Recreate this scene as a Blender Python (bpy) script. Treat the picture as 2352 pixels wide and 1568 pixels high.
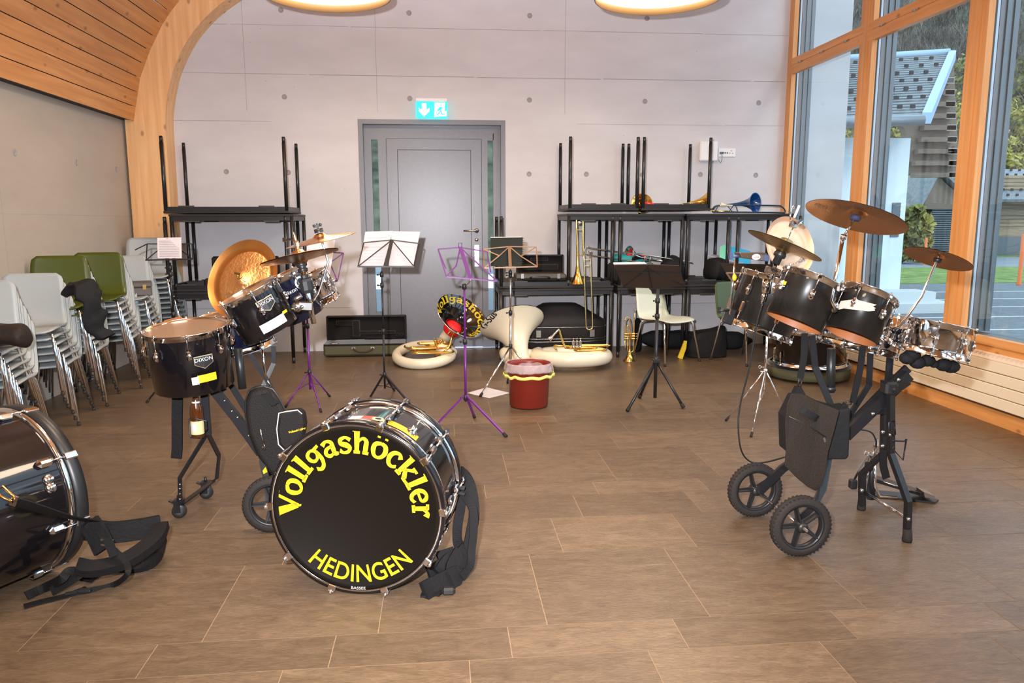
import bpy, bmesh, math, random
from mathutils import Vector, Matrix, Euler, noise
random.seed(7)
PI = math.pi
for o in list(bpy.data.objects): bpy.data.objects.remove(o)
C = bpy.context.scene.collection
S = bpy.context.scene

# ---------------------------------------------------------------- camera
CAM = Vector((0, -.034, 1.424)); FPX = 1754.0
def _rot(p, y, r):
    B = Matrix(((1,0,0),(0,0,-1),(0,1,0)))
    Ry = Matrix(((math.cos(y),-math.sin(y),0),(math.sin(y),math.cos(y),0),(0,0,1)))
    Rx = Matrix(((1,0,0),(0,math.cos(p),-math.sin(p)),(0,math.sin(p),math.cos(p))))
    Rz = Matrix(((math.cos(r),-math.sin(r),0),(math.sin(r),math.cos(r),0),(0,0,1)))
    return Rz @ Rx @ B @ Ry
RC = _rot(math.radians(8.877), math.radians(5.245), math.radians(-.12))
cd = bpy.data.cameras.new('camera'); cam = bpy.data.objects.new('camera', cd); C.objects.link(cam)
cd.sensor_width = 36; cd.lens = FPX/2352*36; cd.clip_start = .05; cd.clip_end = 500
_m = (RC.transposed() @ Matrix(((1,0,0),(0,-1,0),(0,0,-1)))).to_4x4(); _m.translation = CAM
cam.matrix_world = _m
S.camera = cam
def _ray(x, y): return RC.transposed() @ Vector(((x-1176)/FPX, (y-784)/FPX, 1))
def AY(x, y, Y): d = _ray(x, y); return CAM + d*((Y-CAM.y)/d.y)      # where that sight line meets the plane y = Y
def AX(x, y, X): d = _ray(x, y); return CAM + d*((X-CAM.x)/d.x)
def AZ(x, y, Z=0.): d = _ray(x, y); return CAM + d*((Z-CAM.z)/d.z)

# ---------------------------------------------------------------- light and exposure
S.view_settings.view_transform = 'Standard'; S.view_settings.look = 'None'
S.view_settings.gamma = 1; S.view_settings.use_curve_mapping = False
S.view_settings.exposure = .22
w = bpy.data.worlds.new('overcast_sky'); S.world = w; w.use_nodes = True
wn = w.node_tree.nodes; bg = wn['Background']
tc = wn.new('ShaderNodeTexCoord'); sep = wn.new('ShaderNodeSeparateXYZ'); rp = wn.new('ShaderNodeValToRGB')
w.node_tree.links.new(tc.outputs['Generated'], sep.inputs[0]); w.node_tree.links.new(sep.outputs['Z'], rp.inputs[0])
rp.color_ramp.elements[0].position = .0; rp.color_ramp.elements[0].color = (.50,.68,.88,1)
rp.color_ramp.elements[1].position = .6; rp.color_ramp.elements[1].color = (.60,.78,1.0,1)
w.node_tree.links.new(rp.outputs[0], bg.inputs[0]); bg.inputs[1].default_value = 2.4
def light(name, kind, loc, power, col, size=.1, target=None, **kw):
    l = bpy.data.lights.new(name, kind); l.energy = power; l.color = col
    if kind == 'AREA': l.shape = 'DISK'; l.size = size
    elif kind == 'SPOT': l.shadow_soft_size = size
    else: l.shadow_soft_size = size
    for k, v in kw.items(): setattr(l, k, v)
    o = bpy.data.objects.new(name, l); C.objects.link(o); o.location = loc
    if target is not None: o.rotation_euler = (Vector(target)-Vector(loc)).to_track_quat('-Z','Y').to_euler()
    return o
FLASH = light('camera_flash', 'SPOT', (-.16, .02, 1.60), 1150, (.95,.95,1.0), .03, (.4,6,1.55), spot_size=math.radians(100), spot_blend=.8)
SUNL = light('daylight_sun', 'SUN', (12,-6,14), .6, (1,.95,.88), 0.3, (2,10,0)); SUNL.data.angle = math.radians(12)

# ---------------------------------------------------------------- materials
def mat(name, col, rough=.5, metal=0., spec=None, noise_s=0, noise_a=0., bump=0., bump_s=60., coat=0., stretch=None, emit=None, emit_s=0., alpha=None, trans=0., sheen=0.):
    m = bpy.data.materials.new(name); m.use_nodes = True
    nt = m.node_tree; b = nt.nodes['Principled BSDF']; L = nt.links.new
    if spec is None: spec = .18 if (rough > .42 and max(col) < .06) else .5
    b.inputs['Base Color'].default_value = (*col, 1); b.inputs['Roughness'].default_value = rough
    b.inputs['Metallic'].default_value = metal; b.inputs['Specular IOR Level'].default_value = spec
    b.inputs['Coat Weight'].default_value = coat; b.inputs['Coat Roughness'].default_value = .05
    if sheen: b.inputs['Sheen Weight'].default_value = sheen
    if trans: b.inputs['Transmission Weight'].default_value = trans
    if emit: b.inputs['Emission Color'].default_value = (*emit, 1); b.inputs['Emission Strength'].default_value = emit_s
    if noise_s or bump:
        t = nt.nodes.new('ShaderNodeTexCoord'); mp = nt.nodes.new('ShaderNodeMapping'); L(t.outputs['Object'], mp.inputs[0])
        if stretch: mp.inputs['Scale'].default_value = stretch
    if noise_s:
        n = nt.nodes.new('ShaderNodeTexNoise'); n.inputs['Scale'].default_value = noise_s; n.inputs['Detail'].default_value = 6
        L(mp.outputs[0], n.inputs[0])
        r = nt.nodes.new('ShaderNodeValToRGB'); r.color_ramp.elements[0].position = .3; r.color_ramp.elements[1].position = .7
        r.color_ramp.elements[0].color = (*[c*(1-noise_a) for c in col], 1); r.color_ramp.elements[1].color = (*[min(1, c*(1+noise_a)) for c in col], 1)
        L(n.outputs[0], r.inputs[0]); L(r.outputs[0], b.inputs['Base Color'])
    if bump:
        n2 = nt.nodes.new('ShaderNodeTexNoise'); n2.inputs['Scale'].default_value = bump_s; n2.inputs['Detail'].default_value = 4
        L(mp.outputs[0], n2.inputs[0]); bp = nt.nodes.new('ShaderNodeBump'); bp.inputs['Strength'].default_value = bump; bp.inputs['Distance'].default_value = .01
        L(n2.outputs[0], bp.inputs['Height']); L(bp.outputs[0], b.inputs['Normal'])
    return m
def wood_mat(name, c1, c2, axis='Y', scale=1., rough=.45, knots=True, dark=(.16,.05,.015)):
    """planed softwood: fine grain stretched along AXIS and scattered knots"""
    m = bpy.data.materials.new(name); m.use_nodes = True; nt = m.node_tree; N = nt.nodes.new; L = nt.links.new
    b = nt.nodes['Principled BSDF']; b.inputs['Roughness'].default_value = rough
    t = N('ShaderNodeTexCoord'); mp = N('ShaderNodeMapping'); L(t.outputs['Object'], mp.inputs[0])
    s = [14*scale]*3; s['XYZ'.index(axis)] = .8*scale; mp.inputs['Scale'].default_value = s
    n = N('ShaderNodeTexNoise'); n.inputs['Scale'].default_value = 1.6; n.inputs['Detail'].default_value = 5; n.inputs['Distortion'].default_value = .4; L(mp.outputs[0], n.inputs[0])
    r = N('ShaderNodeValToRGB'); r.color_ramp.elements[0].position = .32; r.color_ramp.elements[1].position = .68
    r.color_ramp.elements[0].color = (*c1,1); r.color_ramp.elements[1].color = (*c2,1); L(n.outputs[0], r.inputs[0])
    out = r.outputs[0]
    if knots:
        mk = N('ShaderNodeMapping'); L(t.outputs['Object'], mk.inputs[0]); s2 = [7.]*3; s2['XYZ'.index(axis)] = 4.; mk.inputs['Scale'].default_value = s2
        v = N('ShaderNodeTexVoronoi'); v.inputs['Scale'].default_value = 1.; v.inputs['Randomness'].default_value = 1; L(mk.outputs[0], v.inputs[0])
        kr = N('ShaderNodeValToRGB'); kr.color_ramp.elements[0].position = .07; kr.color_ramp.elements[1].position = .15
        kr.color_ramp.elements[0].color = (1,1,1,1); kr.color_ramp.elements[1].color = (0,0,0,1); L(v.outputs['Distance'], kr.inputs[0])
        mx = N('ShaderNodeMixRGB'); mx.inputs[2].default_value = (*dark,1)
        mu = N('ShaderNodeMath'); mu.operation = 'MULTIPLY'; mu.inputs[1].default_value = .6; L(kr.outputs[0], mu.inputs[0])
        L(mu.outputs[0], mx.inputs[0]); L(out, mx.inputs[1]); out = mx.outputs[0]
    L(out, b.inputs['Base Color']); return m
def concrete_mat(name, c, var=.10):
    m = bpy.data.materials.new(name); m.use_nodes = True; nt = m.node_tree; N = nt.nodes.new; L = nt.links.new
    b = nt.nodes['Principled BSDF']; b.inputs['Roughness'].default_value = .75
    t = N('ShaderNodeTexCoord'); mp = N('ShaderNodeMapping'); L(t.outputs['Object'], mp.inputs[0]); mp.inputs['Scale'].default_value = (.6,.6,1.6)
    n = N('ShaderNodeTexNoise'); n.inputs['Scale'].default_value = 1.3; n.inputs['Detail'].default_value = 9; n.inputs['Roughness'].default_value = .6; L(mp.outputs[0], n.inputs[0])
    r = N('ShaderNodeValToRGB'); r.color_ramp.elements[0].position = .3; r.color_ramp.elements[1].position = .72
    r.color_ramp.elements[0].color = (*[x*(1-var) for x in c],1); r.color_ramp.elements[1].color = (*[x*(1+var) for x in c],1); L(n.outputs[0], r.inputs[0])
    v = N('ShaderNodeTexVoronoi'); v.inputs['Scale'].default_value = 5; L(t.outputs['Object'], v.inputs[0])
    kr = N('ShaderNodeValToRGB'); kr.color_ramp.elements[0].position = .02; kr.color_ramp.elements[1].position = .035
    kr.color_ramp.elements[0].color = (.62,.62,.62,1); kr.color_ramp.elements[1].color = (1,1,1,1); L(v.outputs['Distance'], kr.inputs[0])
    mx = N('ShaderNodeMixRGB'); mx.blend_type = 'MULTIPLY'; mx.inputs[0].default_value = .8; L(r.outputs[0], mx.inputs[1]); L(kr.outputs[0], mx.inputs[2])
    L(mx.outputs[0], b.inputs['Base Color']); return m
def glass_mat(name, tint=(.93,.97,.96), ior=1.5):
    m = bpy.data.materials.new(name); m.use_nodes = True; nt = m.node_tree; nt.nodes.clear(); N = nt.nodes.new; L = nt.links.new
    o = N('ShaderNodeOutputMaterial'); tr = N('ShaderNodeBsdfTransparent'); tr.inputs[0].default_value = (*tint,1)
    g = N('ShaderNodeBsdfGlossy'); g.inputs['Roughness'].default_value = 0; f = N('ShaderNodeFresnel'); gm = N('ShaderNodeNewGeometry'); mr = N('ShaderNodeMapRange'); mr.inputs[3].default_value = ior; mr.inputs[4].default_value = 1/ior; L(gm.outputs['Backfacing'], mr.inputs[0]); L(mr.outputs[0], f.inputs[0])
    mx = N('ShaderNodeMixShader'); L(f.outputs[0], mx.inputs[0]); L(tr.outputs[0], mx.inputs[1]); L(g.outputs[0], mx.inputs[2]); L(mx.outputs[0], o.inputs[0]); return m

M = {}
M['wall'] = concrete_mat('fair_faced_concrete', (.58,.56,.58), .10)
M['wall_l'] = concrete_mat('warm_dim_concrete', (.42,.36,.30), .10)  # same concrete, browner and darker: warm, weaker light put into its colour
M['wall_line'] = mat('formwork_joint', (.33,.31,.30), .8)
M['ceil'] = wood_mat('spruce_ceiling', (.56,.225,.065), (.72,.33,.105), 'Y')
M['glulam'] = wood_mat('glulam', (.72,.38,.155), (.86,.52,.25), 'Z', dark=(.25,.09,.03))
M['winwood'] = wood_mat('window_larch', (.60,.26,.075), (.74,.35,.12), 'Z', rough=.35, knots=False)
M['winwood_h'] = wood_mat('window_larch_long', (.60,.26,.075), (.74,.35,.12), 'Y', rough=.35)
M['glass'] = glass_mat('window_glass')
M['alu'] = mat('grey_aluminium', (.16,.17,.18), .35, .6)
M['alu_w'] = mat('pale_blue_spacer', (.45,.52,.62), .3, .3)
M['door'] = mat('door_grey', (.145,.145,.17), .33, 0, .6, 30, .05)
M['dooredge'] = mat('door_gasket', (.03,.03,.035), .5)
M['steel'] = mat('brushed_steel', (.55,.55,.55), .25, 1)
M['chrome'] = mat('chrome', (.80,.80,.82), .09, 1)
M['brass'] = mat('brass', (.85,.56,.17), .12, 1)
M['black_metal'] = mat('black_powder_coat', (.010,.010,.012), .38)
M['black_tube'] = mat('black_tube', (.013,.013,.014), .3)
M['plastic_k'] = mat('black_plastic', (.014,.014,.015), .4)
M['rubber'] = mat('rubber', (.026,.022,.020), .7, bump=.3, bump_s=200)
M['white'] = mat('white_plastic', (.8,.8,.8), .35)
M['paper'] = mat('paper', (.58,.54,.575), .7)
M['radiator'] = mat('radiator_cream', (.80,.69,.54), .35)

# ---------------------------------------------------------------- mesh helpers
class MB:
    """collects shapes, built as ONE mesh object; MB.X is a transform applied to every shape added while it is set"""
    def __init__(s): s.bm = bmesh.new(); s.X = Matrix(); s.mi = 0
    def _v(s, p): return s.bm.verts.new(s.X @ Vector(p))
    def _f(s, vs, smooth=False):
        try: f = s.bm.faces.new(vs)
        except ValueError: return None
        f.material_index = s.mi; f.smooth = smooth; return f
    def box(s, c, d, rot=None, bev=0):
        R = rot.to_matrix().to_4x4() if isinstance(rot, Euler) else (rot.to_4x4() if rot is not None else Matrix())
        T = Matrix.Translation(Vector(c)) @ R
        x, y, z = d[0]/2, d[1]/2, d[2]/2
        if bev:
            b = min(bev, x*.9, y*.9, z*.9); vs = {}
            for i in (-1,1):
                for j in (-1,1):
                    for k in (-1,1):
                        vs[i,j,k] = (s._v(T@Vector((i*x,j*(y-b),k*(z-b)))), s._v(T@Vector((i*(x-b),j*y,k*(z-b)))), s._v(T@Vector((i*(x-b),j*(y-b),k*z))))
            q = [(-1,-1),(1,-1),(1,1),(-1,1)]
            for g in (-1,1):
                for a in range(3):
                    l = []
                    for (p, r) in q:
                        key = [p, r]; key.insert(a, g); l.append(vs[tuple(key)][a])
                    s._f(l if g*(1 if a != 1 else -1) > 0 else l[::-1])
            for p in (-1,1):
                for r in (-1,1):
                    for a in range(3):       # edge along axis a
                        o1, o2 = [t for t in range(3) if t != a]
                        k1 = [0,0,0]; k2 = [0,0,0]; k1[a] = -1; k2[a] = 1; k1[o1] = k2[o1] = p; k2[o2] = k1[o2] = r
                        A, B = vs[tuple(k1)], vs[tuple(k2)]
                        s._f([A[o1],B[o1],B[o2],A[o2]])
            for v in vs.values(): s._f(list(v))
            return
        v = [s._v(T@Vector((i*x,j*y,k*z))) for i in (-1,1) for j in (-1,1) for k in (-1,1)]
        for q in ((0,1,3,2),(4,6,7,5),(0,4,5,1),(2,3,7,6),(0,2,6,4),(1,5,7,3)): s._f([v[i] for i in q])
    def bb(s, a, b, bev=0):
        s.box([(a[i]+b[i])/2 for i in range(3)], [abs(b[i]-a[i]) for i in range(3)], None, bev)
    def tube(s, pts, r, n=8, closed=False, caps=True, flat=None, up=None):
        """sweep of a round (or flat w x t) section along PTS; r may be a list"""
        P = [Vector(p) for p in pts]; k = len(P); rs = r if isinstance(r, (list, tuple)) else [r]*k
        T = []
        for i in range(k):
            a = P[(i-1) % k] if (closed or i) else P[0]; b = P[(i+1) % k] if (closed or i < k-1) else P[-1]
            d = b-a; T.append(d.normalized() if d.length > 1e-9 else Vector((0,0,1)))
        u = Vector(up) if up is not None else (Vector((0,0,1)) if abs(T[0].z) < .9 else Vector((1,0,0)))
        u = (u - T[0]*u.dot(T[0])).normalized(); rings = []
        for i in range(k):
            if i: u = (u - T[i]*u.dot(T[i])); u = u.normalized() if u.length > 1e-6 else T[i].orthogonal().normalized()
            if up is not None:
                w2 = Vector(up); w2 = w2 - T[i]*w2.dot(T[i])
                if w2.length > .05: u = w2.normalized()
            v = T[i].cross(u)
            if flat: sec = [(flat[0]/2*a, flat[1]/2*b) for a, b in ((1,1),(-1,1),(-1,-1),(1,-1))]; sec = [(a*rs[i], b*rs[i]) for a, b in sec]
            else: sec = [(rs[i]*math.cos(2*PI*j/n), rs[i]*math.sin(2*PI*j/n)) for j in range(n)]
            rings.append([s._v(P[i] + v*a + u*b) for a, b in sec])
        m = len(rings[0])
        for i in range(k if closed else k-1):
            A, B = rings[i], rings[(i+1) % k]
            for j in range(m): s._f([A[j], A[(j+1)%m], B[(j+1)%m], B[j]], not flat)
        if caps and not closed: s._f(rings[0][::-1]); s._f(rings[-1])
    def lathe(s, prof, T=None, n=32, smooth=True, caps=False):
        """profile [(r,z)...] turned about local z, placed by matrix T"""
        T = T or Matrix(); rings = []
        for r, z in prof:
            if abs(r) < 1e-6: rings.append([s._v(T@Vector((0,0,z)))])
            else: rings.append([s._v(T@Vector((r*math.cos(2*PI*j/n), r*math.sin(2*PI*j/n), z))) for j in range(n)])
        for A, B in zip(rings, rings[1:]):
            for j in range(n):
                if len(A) == 1 and len(B) == 1: continue
                if len(A) == 1: s._f([A[0], B[(j+1)%n], B[j]][::-1], smooth)
                elif len(B) == 1: s._f([A[j], A[(j+1)%n], B[0]], smooth)
                else: s._f([A[j], A[(j+1)%n], B[(j+1)%n], B[j]], smooth)
        if caps:
            if len(rings[0]) > 1: s._f(rings[0][::-1])
            if len(rings[-1]) > 1: s._f(rings[-1])
    def prism(s, poly, h, T=None):
        """2D polygon in local xy extruded from z=0 to h"""
        T = T or Matrix(); a = [s._v(T@Vector((x,y,0))) for x, y in poly]; b = [s._v(T@Vector((x,y,h))) for x, y in poly]
        s._f(a[::-1]); s._f(b)
        for i in range(len(poly)): j = (i+1) % len(poly); s._f([a[i],a[j],b[j],b[i]])
    def slab(s, pts, off):
        """3D polygon thickened by vector OFF"""
        off = Vector(off); a = [s._v(p) for p in pts]; b = [s._v(Vector(p)+off) for p in pts]
        s._f(a[::-1]); s._f(b)
        for i in range(len(pts)): j = (i+1) % len(pts); s._f([a[i],a[j],b[j],b[i]])
    def ball(s, c, r, n=12, sc=(1,1,1)):
        T = Matrix.Translation(Vector(c)) @ Matrix.Diagonal((*sc, 1)); k = max(4, n//2)
        s.lathe([(r*math.sin(PI*i/k), -r*math.cos(PI*i/k)) for i in range(k+1)], T, n)
    def cyl(s, a, b, r, n=12): s.tube([a, b], r, n)
    def grid(s, F, nu, nv, closeu=False):
        V = [[s._v(F(i/nu, j/nv)) for j in range(nv+1)] for i in range(nu if closeu else nu+1)]
        for i in range(nu):
            A, B = V[i], V[(i+1) % len(V)]
            for j in range(nv): s._f([A[j],B[j],B[j+1],A[j+1]], True)
def frame_to(loc, z, x=None):
    """matrix with local z along Z at LOC"""
    z = Vector(z).normalized(); x = Vector(x) if x is not None else (Vector((1,0,0)) if abs(z.x) < .8 else Vector((0,1,0)))
    x = (x - z*x.dot(z)).normalized(); y = z.cross(x)
    m = Matrix((x, y, z)).transposed().to_4x4(); m.translation = Vector(loc); return m
W = {}
def link(o, parent=None, world=Matrix()):
    C.objects.link(o); W[o.name] = world
    if parent is not None: o.parent = parent
def build(name, mb, m, parent=None, solid=None, sub=0, label=None, loc=None, smooth=None, bevel=0):
    """one mesh object from an MB; given in world space, stored relative to its thing"""
    me = bpy.data.meshes.new(name); bmesh.ops.recalc_face_normals(mb.bm, faces=mb.bm.faces); mb.bm.to_mesh(me); mb.bm.free()
    ms = m if isinstance(m, (list, tuple)) else [m]
    for k in ms: me.materials.append(M[k] if isinstance(k, str) else k)
    o = bpy.data.objects.new(name, me)
    Wm = W[parent.name] if parent is not None else (Matrix.Translation(Vector(loc)) if loc is not None else Matrix())
    me.transform(Wm.inverted())
    if parent is None: o.matrix_world = Wm
    link(o, parent, Wm)
    if solid: md = o.modifiers.new('s', 'SOLIDIFY'); md.thickness = solid; md.offset = 0
    if sub: md = o.modifiers.new('sub', 'SUBSURF'); md.levels = md.render_levels = sub
    if bevel: md = o.modifiers.new('b', 'BEVEL'); md.width = bevel; md.segments = 2; md.limit_method = 'ANGLE'
    if smooth:
        for p in me.polygons: p.use_smooth = True
    if label: o['label'] = label
    return o
def tag(o, label, cat, group=None):
    o['label'] = label; o['category'] = cat
    if group: o['group'] = group
    return o
def thing(name, label, cat, loc=(0,0,0), rz=0., group=None):
    o = bpy.data.objects.new(name, None); Wm = Matrix.Translation(Vector(loc)) @ Matrix.Rotation(rz, 4, 'Z')
    o.empty_display_size = .1; o.matrix_world = Wm; link(o, None, Wm); o.location = loc; o.rotation_euler = (0,0,rz)
    return tag(o, label, cat, group)
def struct(name, mb, m, **k):
    o = build(name, mb, m, **k); o['kind'] = 'structure'; return o
def dup(root, loc, rz=0., label=None, group=None, mats=None, M4=None):
    """a copy of a thing with copies of its parts and their sub-parts"""
    r = root.copy(); C.objects.link(r)
    if M4 is not None: r.matrix_world = M4
    else: r.location = loc; r.rotation_euler = (0,0,rz)
    if label: r['label'] = label
    if group: r['group'] = group
    for ch in list(root.children):
        c = ch.copy(); C.objects.link(c); c.parent = r
        for g in list(ch.children): d = g.copy(); C.objects.link(d); d.parent = c
    return r
def arc(c, r, a0, a1, n, ax=(1,0,0), ay=(0,0,1)):
    ax, ay, c = Vector(ax), Vector(ay), Vector(c)
    return [c + ax*(r*math.cos(a0+(a1-a0)*i/n)) + ay*(r*math.sin(a0+(a1-a0)*i/n)) for i in range(n+1)]
def smooth_path(pts, k=6):
    P = [Vector(p) for p in pts]; out = []
    for i in range(len(P)-1):
        p0 = P[i-1] if i else P[0]*2-P[1]; p1, p2 = P[i], P[i+1]; p3 = P[i+2] if i+2 < len(P) else P[-1]*2-P[-2]
        for j in range(k):
            t = j/k; out.append(.5*((2*p1)+(p2-p0)*t+(2*p0-5*p1+4*p2-p3)*t*t+(3*p1-p0-3*p2+p3)*t*t*t))
    return out+[P[-1]]
def text(name, s, size, T, m, parent=None, depth=.0004, font=None, align='CENTER', bend=None, scale_x=1., offset=0., shear=0., label=None, spacing=1.):
    """raised lettering converted to a mesh; BEND(x, y) -> point for lettering on a curve"""
    cu = bpy.data.curves.new(name, 'FONT'); cu.body = s; cu.size = size; cu.align_x = align; cu.extrude = depth; cu.offset = offset; cu.shear = shear; cu.space_character = spacing
    t = bpy.data.objects.new('tmp', cu); C.objects.link(t); dg = bpy.context.evaluated_depsgraph_get(); dg.update()
    me = bpy.data.meshes.new_from_object(t.evaluated_get(dg)); bpy.data.objects.remove(t); me.name = name
    for v in me.vertices:
        v.co.x *= scale_x
        if bend: v.co = bend(v.co.x, v.co.y, v.co.z)
    me.transform(T)
    me.materials.clear(); me.materials.append(M[m] if isinstance(m, str) else m)
    o = bpy.data.objects.new(name, me); Wm = W[parent.name] if parent is not None else Matrix()
    me.transform(Wm.inverted()); link(o, parent, Wm)
    if label: o['label'] = label
    return o

def decal(name, s, px, size_px, rot, target, m, parent=None, width_px=None, lift=.0012, offset=0., spacing=1.):
    """lettering laid on the visible surface of TARGET, found along the sight lines; stays on that surface"""
    from mathutils.bvhtree import BVHTree
    me0 = target.data; Wt = W[target.name]; bv = BVHTree.FromPolygons([Wt @ v.co for v in me0.vertices], [tuple(p.vertices) for p in me0.polygons])
    cu = bpy.data.curves.new(name, 'FONT'); cu.body = s; cu.size = 1; cu.align_x = 'CENTER'; cu.offset = offset; cu.space_character = spacing
    t = bpy.data.objects.new('tmp', cu); C.objects.link(t); dg = bpy.context.evaluated_depsgraph_get(); dg.update()
    me = bpy.data.meshes.new_from_object(t.evaluated_get(dg)); bpy.data.objects.remove(t); me.name = name
    xs = [v.co.x for v in me.vertices]; k = (width_px/(max(xs)-min(xs))) if width_px else size_px; ca, sa = math.cos(rot), math.sin(rot); last = None
    for v in me.vertices:
        X, Y = v.co.x*k, (v.co.y-.35)*size_px; d = _ray(px[0]+X*ca-Y*sa, px[1]-X*sa-Y*ca).normalized(); h = bv.ray_cast(CAM, d)
        q = h[0] if h[0] is not None else (last or CAM+d*3); last = q; v.co = q-d*lift
    me.materials.clear(); me.materials.append(M[m] if isinstance(m, str) else m); o = bpy.data.objects.new(name, me); Wm = W[parent.name] if parent is not None else Matrix(); me.transform(Wm.inverted()); link(o, parent, Wm); return o
# ================================================================ THE SETTING
YB = 8.58; XL = -3.22; XR = 3.90; YF = -7.5
# floor: tiles in rows of 20 / 60 / 40 / 30 cm with offset joints, grout between
def floor_mat():
    m = bpy.data.materials.new('stone_look_tile'); m.use_nodes = True; nt = m.node_tree; N = nt.nodes.new; L = nt.links.new
    b = nt.nodes['Principled BSDF']; at = N('ShaderNodeAttribute'); at.attribute_name = 'tint'
    t = N('ShaderNodeTexCoord'); ad = N('ShaderNodeVectorMath'); ad.operation = 'ADD'; L(t.outputs['Object'], ad.inputs[0])
    sc = N('ShaderNodeVectorMath'); sc.operation = 'SCALE'; sc.inputs[3].default_value = 9.; L(at.outputs['Vector'], sc.inputs[0]); L(sc.outputs[0], ad.inputs[1])
    mp = N('ShaderNodeMapping'); mp.inputs['Rotation'].default_value = (0,0,.5); mp.inputs['Scale'].default_value = (2.2,7,1); L(ad.outputs[0], mp.inputs[0])
    n = N('ShaderNodeTexNoise'); n.inputs['Scale'].default_value = 2.6; n.inputs['Detail'].default_value = 10; n.inputs['Roughness'].default_value = .68; n.inputs['Distortion'].default_value = 1.0; L(mp.outputs[0], n.inputs[0])
    r = N('ShaderNodeValToRGB'); e = r.color_ramp.elements; e[0].position = .28; e[1].position = .74; e[0].color = (.098,.062,.037,1); e[1].color = (.185,.125,.078,1)
    L(n.outputs[0], r.inputs[0])
    s2 = N('ShaderNodeSeparateColor'); L(at.outputs['Color'], s2.inputs[0]); mr = N('ShaderNodeMapRange'); mr.inputs[3].default_value = .86; mr.inputs[4].default_value = 1.14; L(s2.outputs[0], mr.inputs[0])
    mu = N('ShaderNodeVectorMath'); mu.operation = 'SCALE'; L(r.outputs[0], mu.inputs[0]); L(mr.outputs[0], mu.inputs[3]); L(mu.outputs[0], b.inputs['Base Color'])
    b.inputs['Roughness'].default_value = .36; b.inputs['Specular IOR Level'].default_value = .45
    m2 = N('ShaderNodeMapping'); m2.inputs['Rotation'].default_value = (0,0,.55); m2.inputs['Scale'].default_value = (9,30,1); L(ad.outputs[0], m2.inputs[0]); n3 = N('ShaderNodeTexNoise'); n3.inputs['Scale'].default_value = 3.; n3.inputs['Detail'].default_value = 6; n3.inputs['Distortion'].default_value = 1.5; L(m2.outputs[0], n3.inputs[0])
    r3 = N('ShaderNodeMapRange'); r3.inputs[1].default_value = .3; r3.inputs[2].default_value = .7; r3.inputs[3].default_value = .80; r3.inputs[4].default_value = 1.20; L(n3.outputs[0], r3.inputs[0]); m3 = N('ShaderNodeVectorMath'); m3.operation = 'SCALE'; L(mu.outputs[0], m3.inputs[0]); L(r3.outputs[0], m3.inputs[3]); L(m3.outputs[0], b.inputs['Base Color'])
    bp = N('ShaderNodeBump'); bp.inputs['Strength'].default_value = .5; bp.inputs['Distance'].default_value = .003; L(n3.outputs[0], bp.inputs['Height']); L(bp.outputs[0], b.inputs['Normal'])
    return m
M['tile'] = floor_mat(); M['grout'] = mat('grout', (.30,.20,.12), .8)
fb = bmesh.new(); lay = fb.loops.layers.color.new('tint')
def fq(x0, x1, y0, y1, z, mi, col):
    f = fb.faces.new([fb.verts.new(p) for p in ((x0,y0,z),(x1,y0,z),(x1,y1,z),(x0,y1,z))]); f.material_index = mi
    for l in f.loops: l[lay] = col
fq(XL, XR, YF, YB, -.0012, 1, (0,0,0,1))
y = 2.292 - 1.487*4; k = 0; RW = [(.197,.213),(.594,.357),(.398,.51),(.298,.07)]
while y < YB:
    h, off = RW[k % 4]; y1 = min(y+h, YB)
    if y1 > YF:
        x = off - .6*8
        while x < XR:
            a, b_ = max(x, XL), min(x+.6, XR)
            if b_-a > .02: fq(a+.0016, b_-.0016, max(y,YF)+.0016, y1-.0016, 0, 0, (random.random(), random.random(), random.random(), 1))
            x += .6
    y += h; k += 1
me = bpy.data.meshes.new('floor'); fb.to_mesh(me); fb.free(); me.materials.append(M['tile']); me.materials.append(M['grout'])
fl = bpy.data.objects.new('floor', me); C.objects.link(fl); fl['kind'] = 'structure'

# back wall (with the door opening), tie holes and formwork joints
DX0, DX1, DZ = -.875, .722, 2.525
HOLES = [(x, z) for z in (2.745,) for x in (-2.93,-1.635,-.312,.988,2.278,3.585)] + [(-2.28,1.965),(.985,1.952),(1.63,1.953),(2.27,1.95),(2.94,1.955),(3.59,1.95),(-1.63,1.96),(-1.63,3.62),(-.3,3.62),(.99,3.62),(2.28,3.62)]
b = MB()
b.bb((XL-.3,YB,-.3),(DX0,YB+.32,6.2)); b.bb((DX1,YB,-.3),(4.63,YB+.32,6.2)); b.bb((DX0,YB,DZ),(DX1,YB+.32,6.2)); b.bb((DX0,YB,-.3),(DX1,YB+.32,-.02))
wb = struct('wall_back', b, 'wall')
b = MB()
for z in (.49,1.49,2.495,2.975,3.47,4.5):
    x0 = XL
    while x0 < XR:
        x1 = min(x0+random.uniform(.8,2.2), XR)
        if not (z < DZ and x1 > DX0-.02 and x0 < DX1+.02): b.box(((x0+x1)/2, YB-.0008, z+random.uniform(-.003,.003)), (x1-x0-.03, .002, random.choice((.003,.004,.006))))
        x0 = x1
for x in (-2.03, -.66, 1.38): b.bb((x-.0015,YB-.0016,2.6),(x+.0015,YB+.001,4.5))
o = build('formwork_joint', b, 'wall_line', wb)
b = MB()
for x, z in HOLES:
    if DX0-.05 < x < DX1+.05 and z < DZ: continue
    T = frame_to((x, YB-.0015, z), (0,-1,0)); b.lathe([(.028,0),(.026,.003),(.021,.003),(.019,.0005),(0,.0005)], T, 20)
o = build('tie_hole', b, 'wall_line', wb); o['kind'] = 'stuff'
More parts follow.
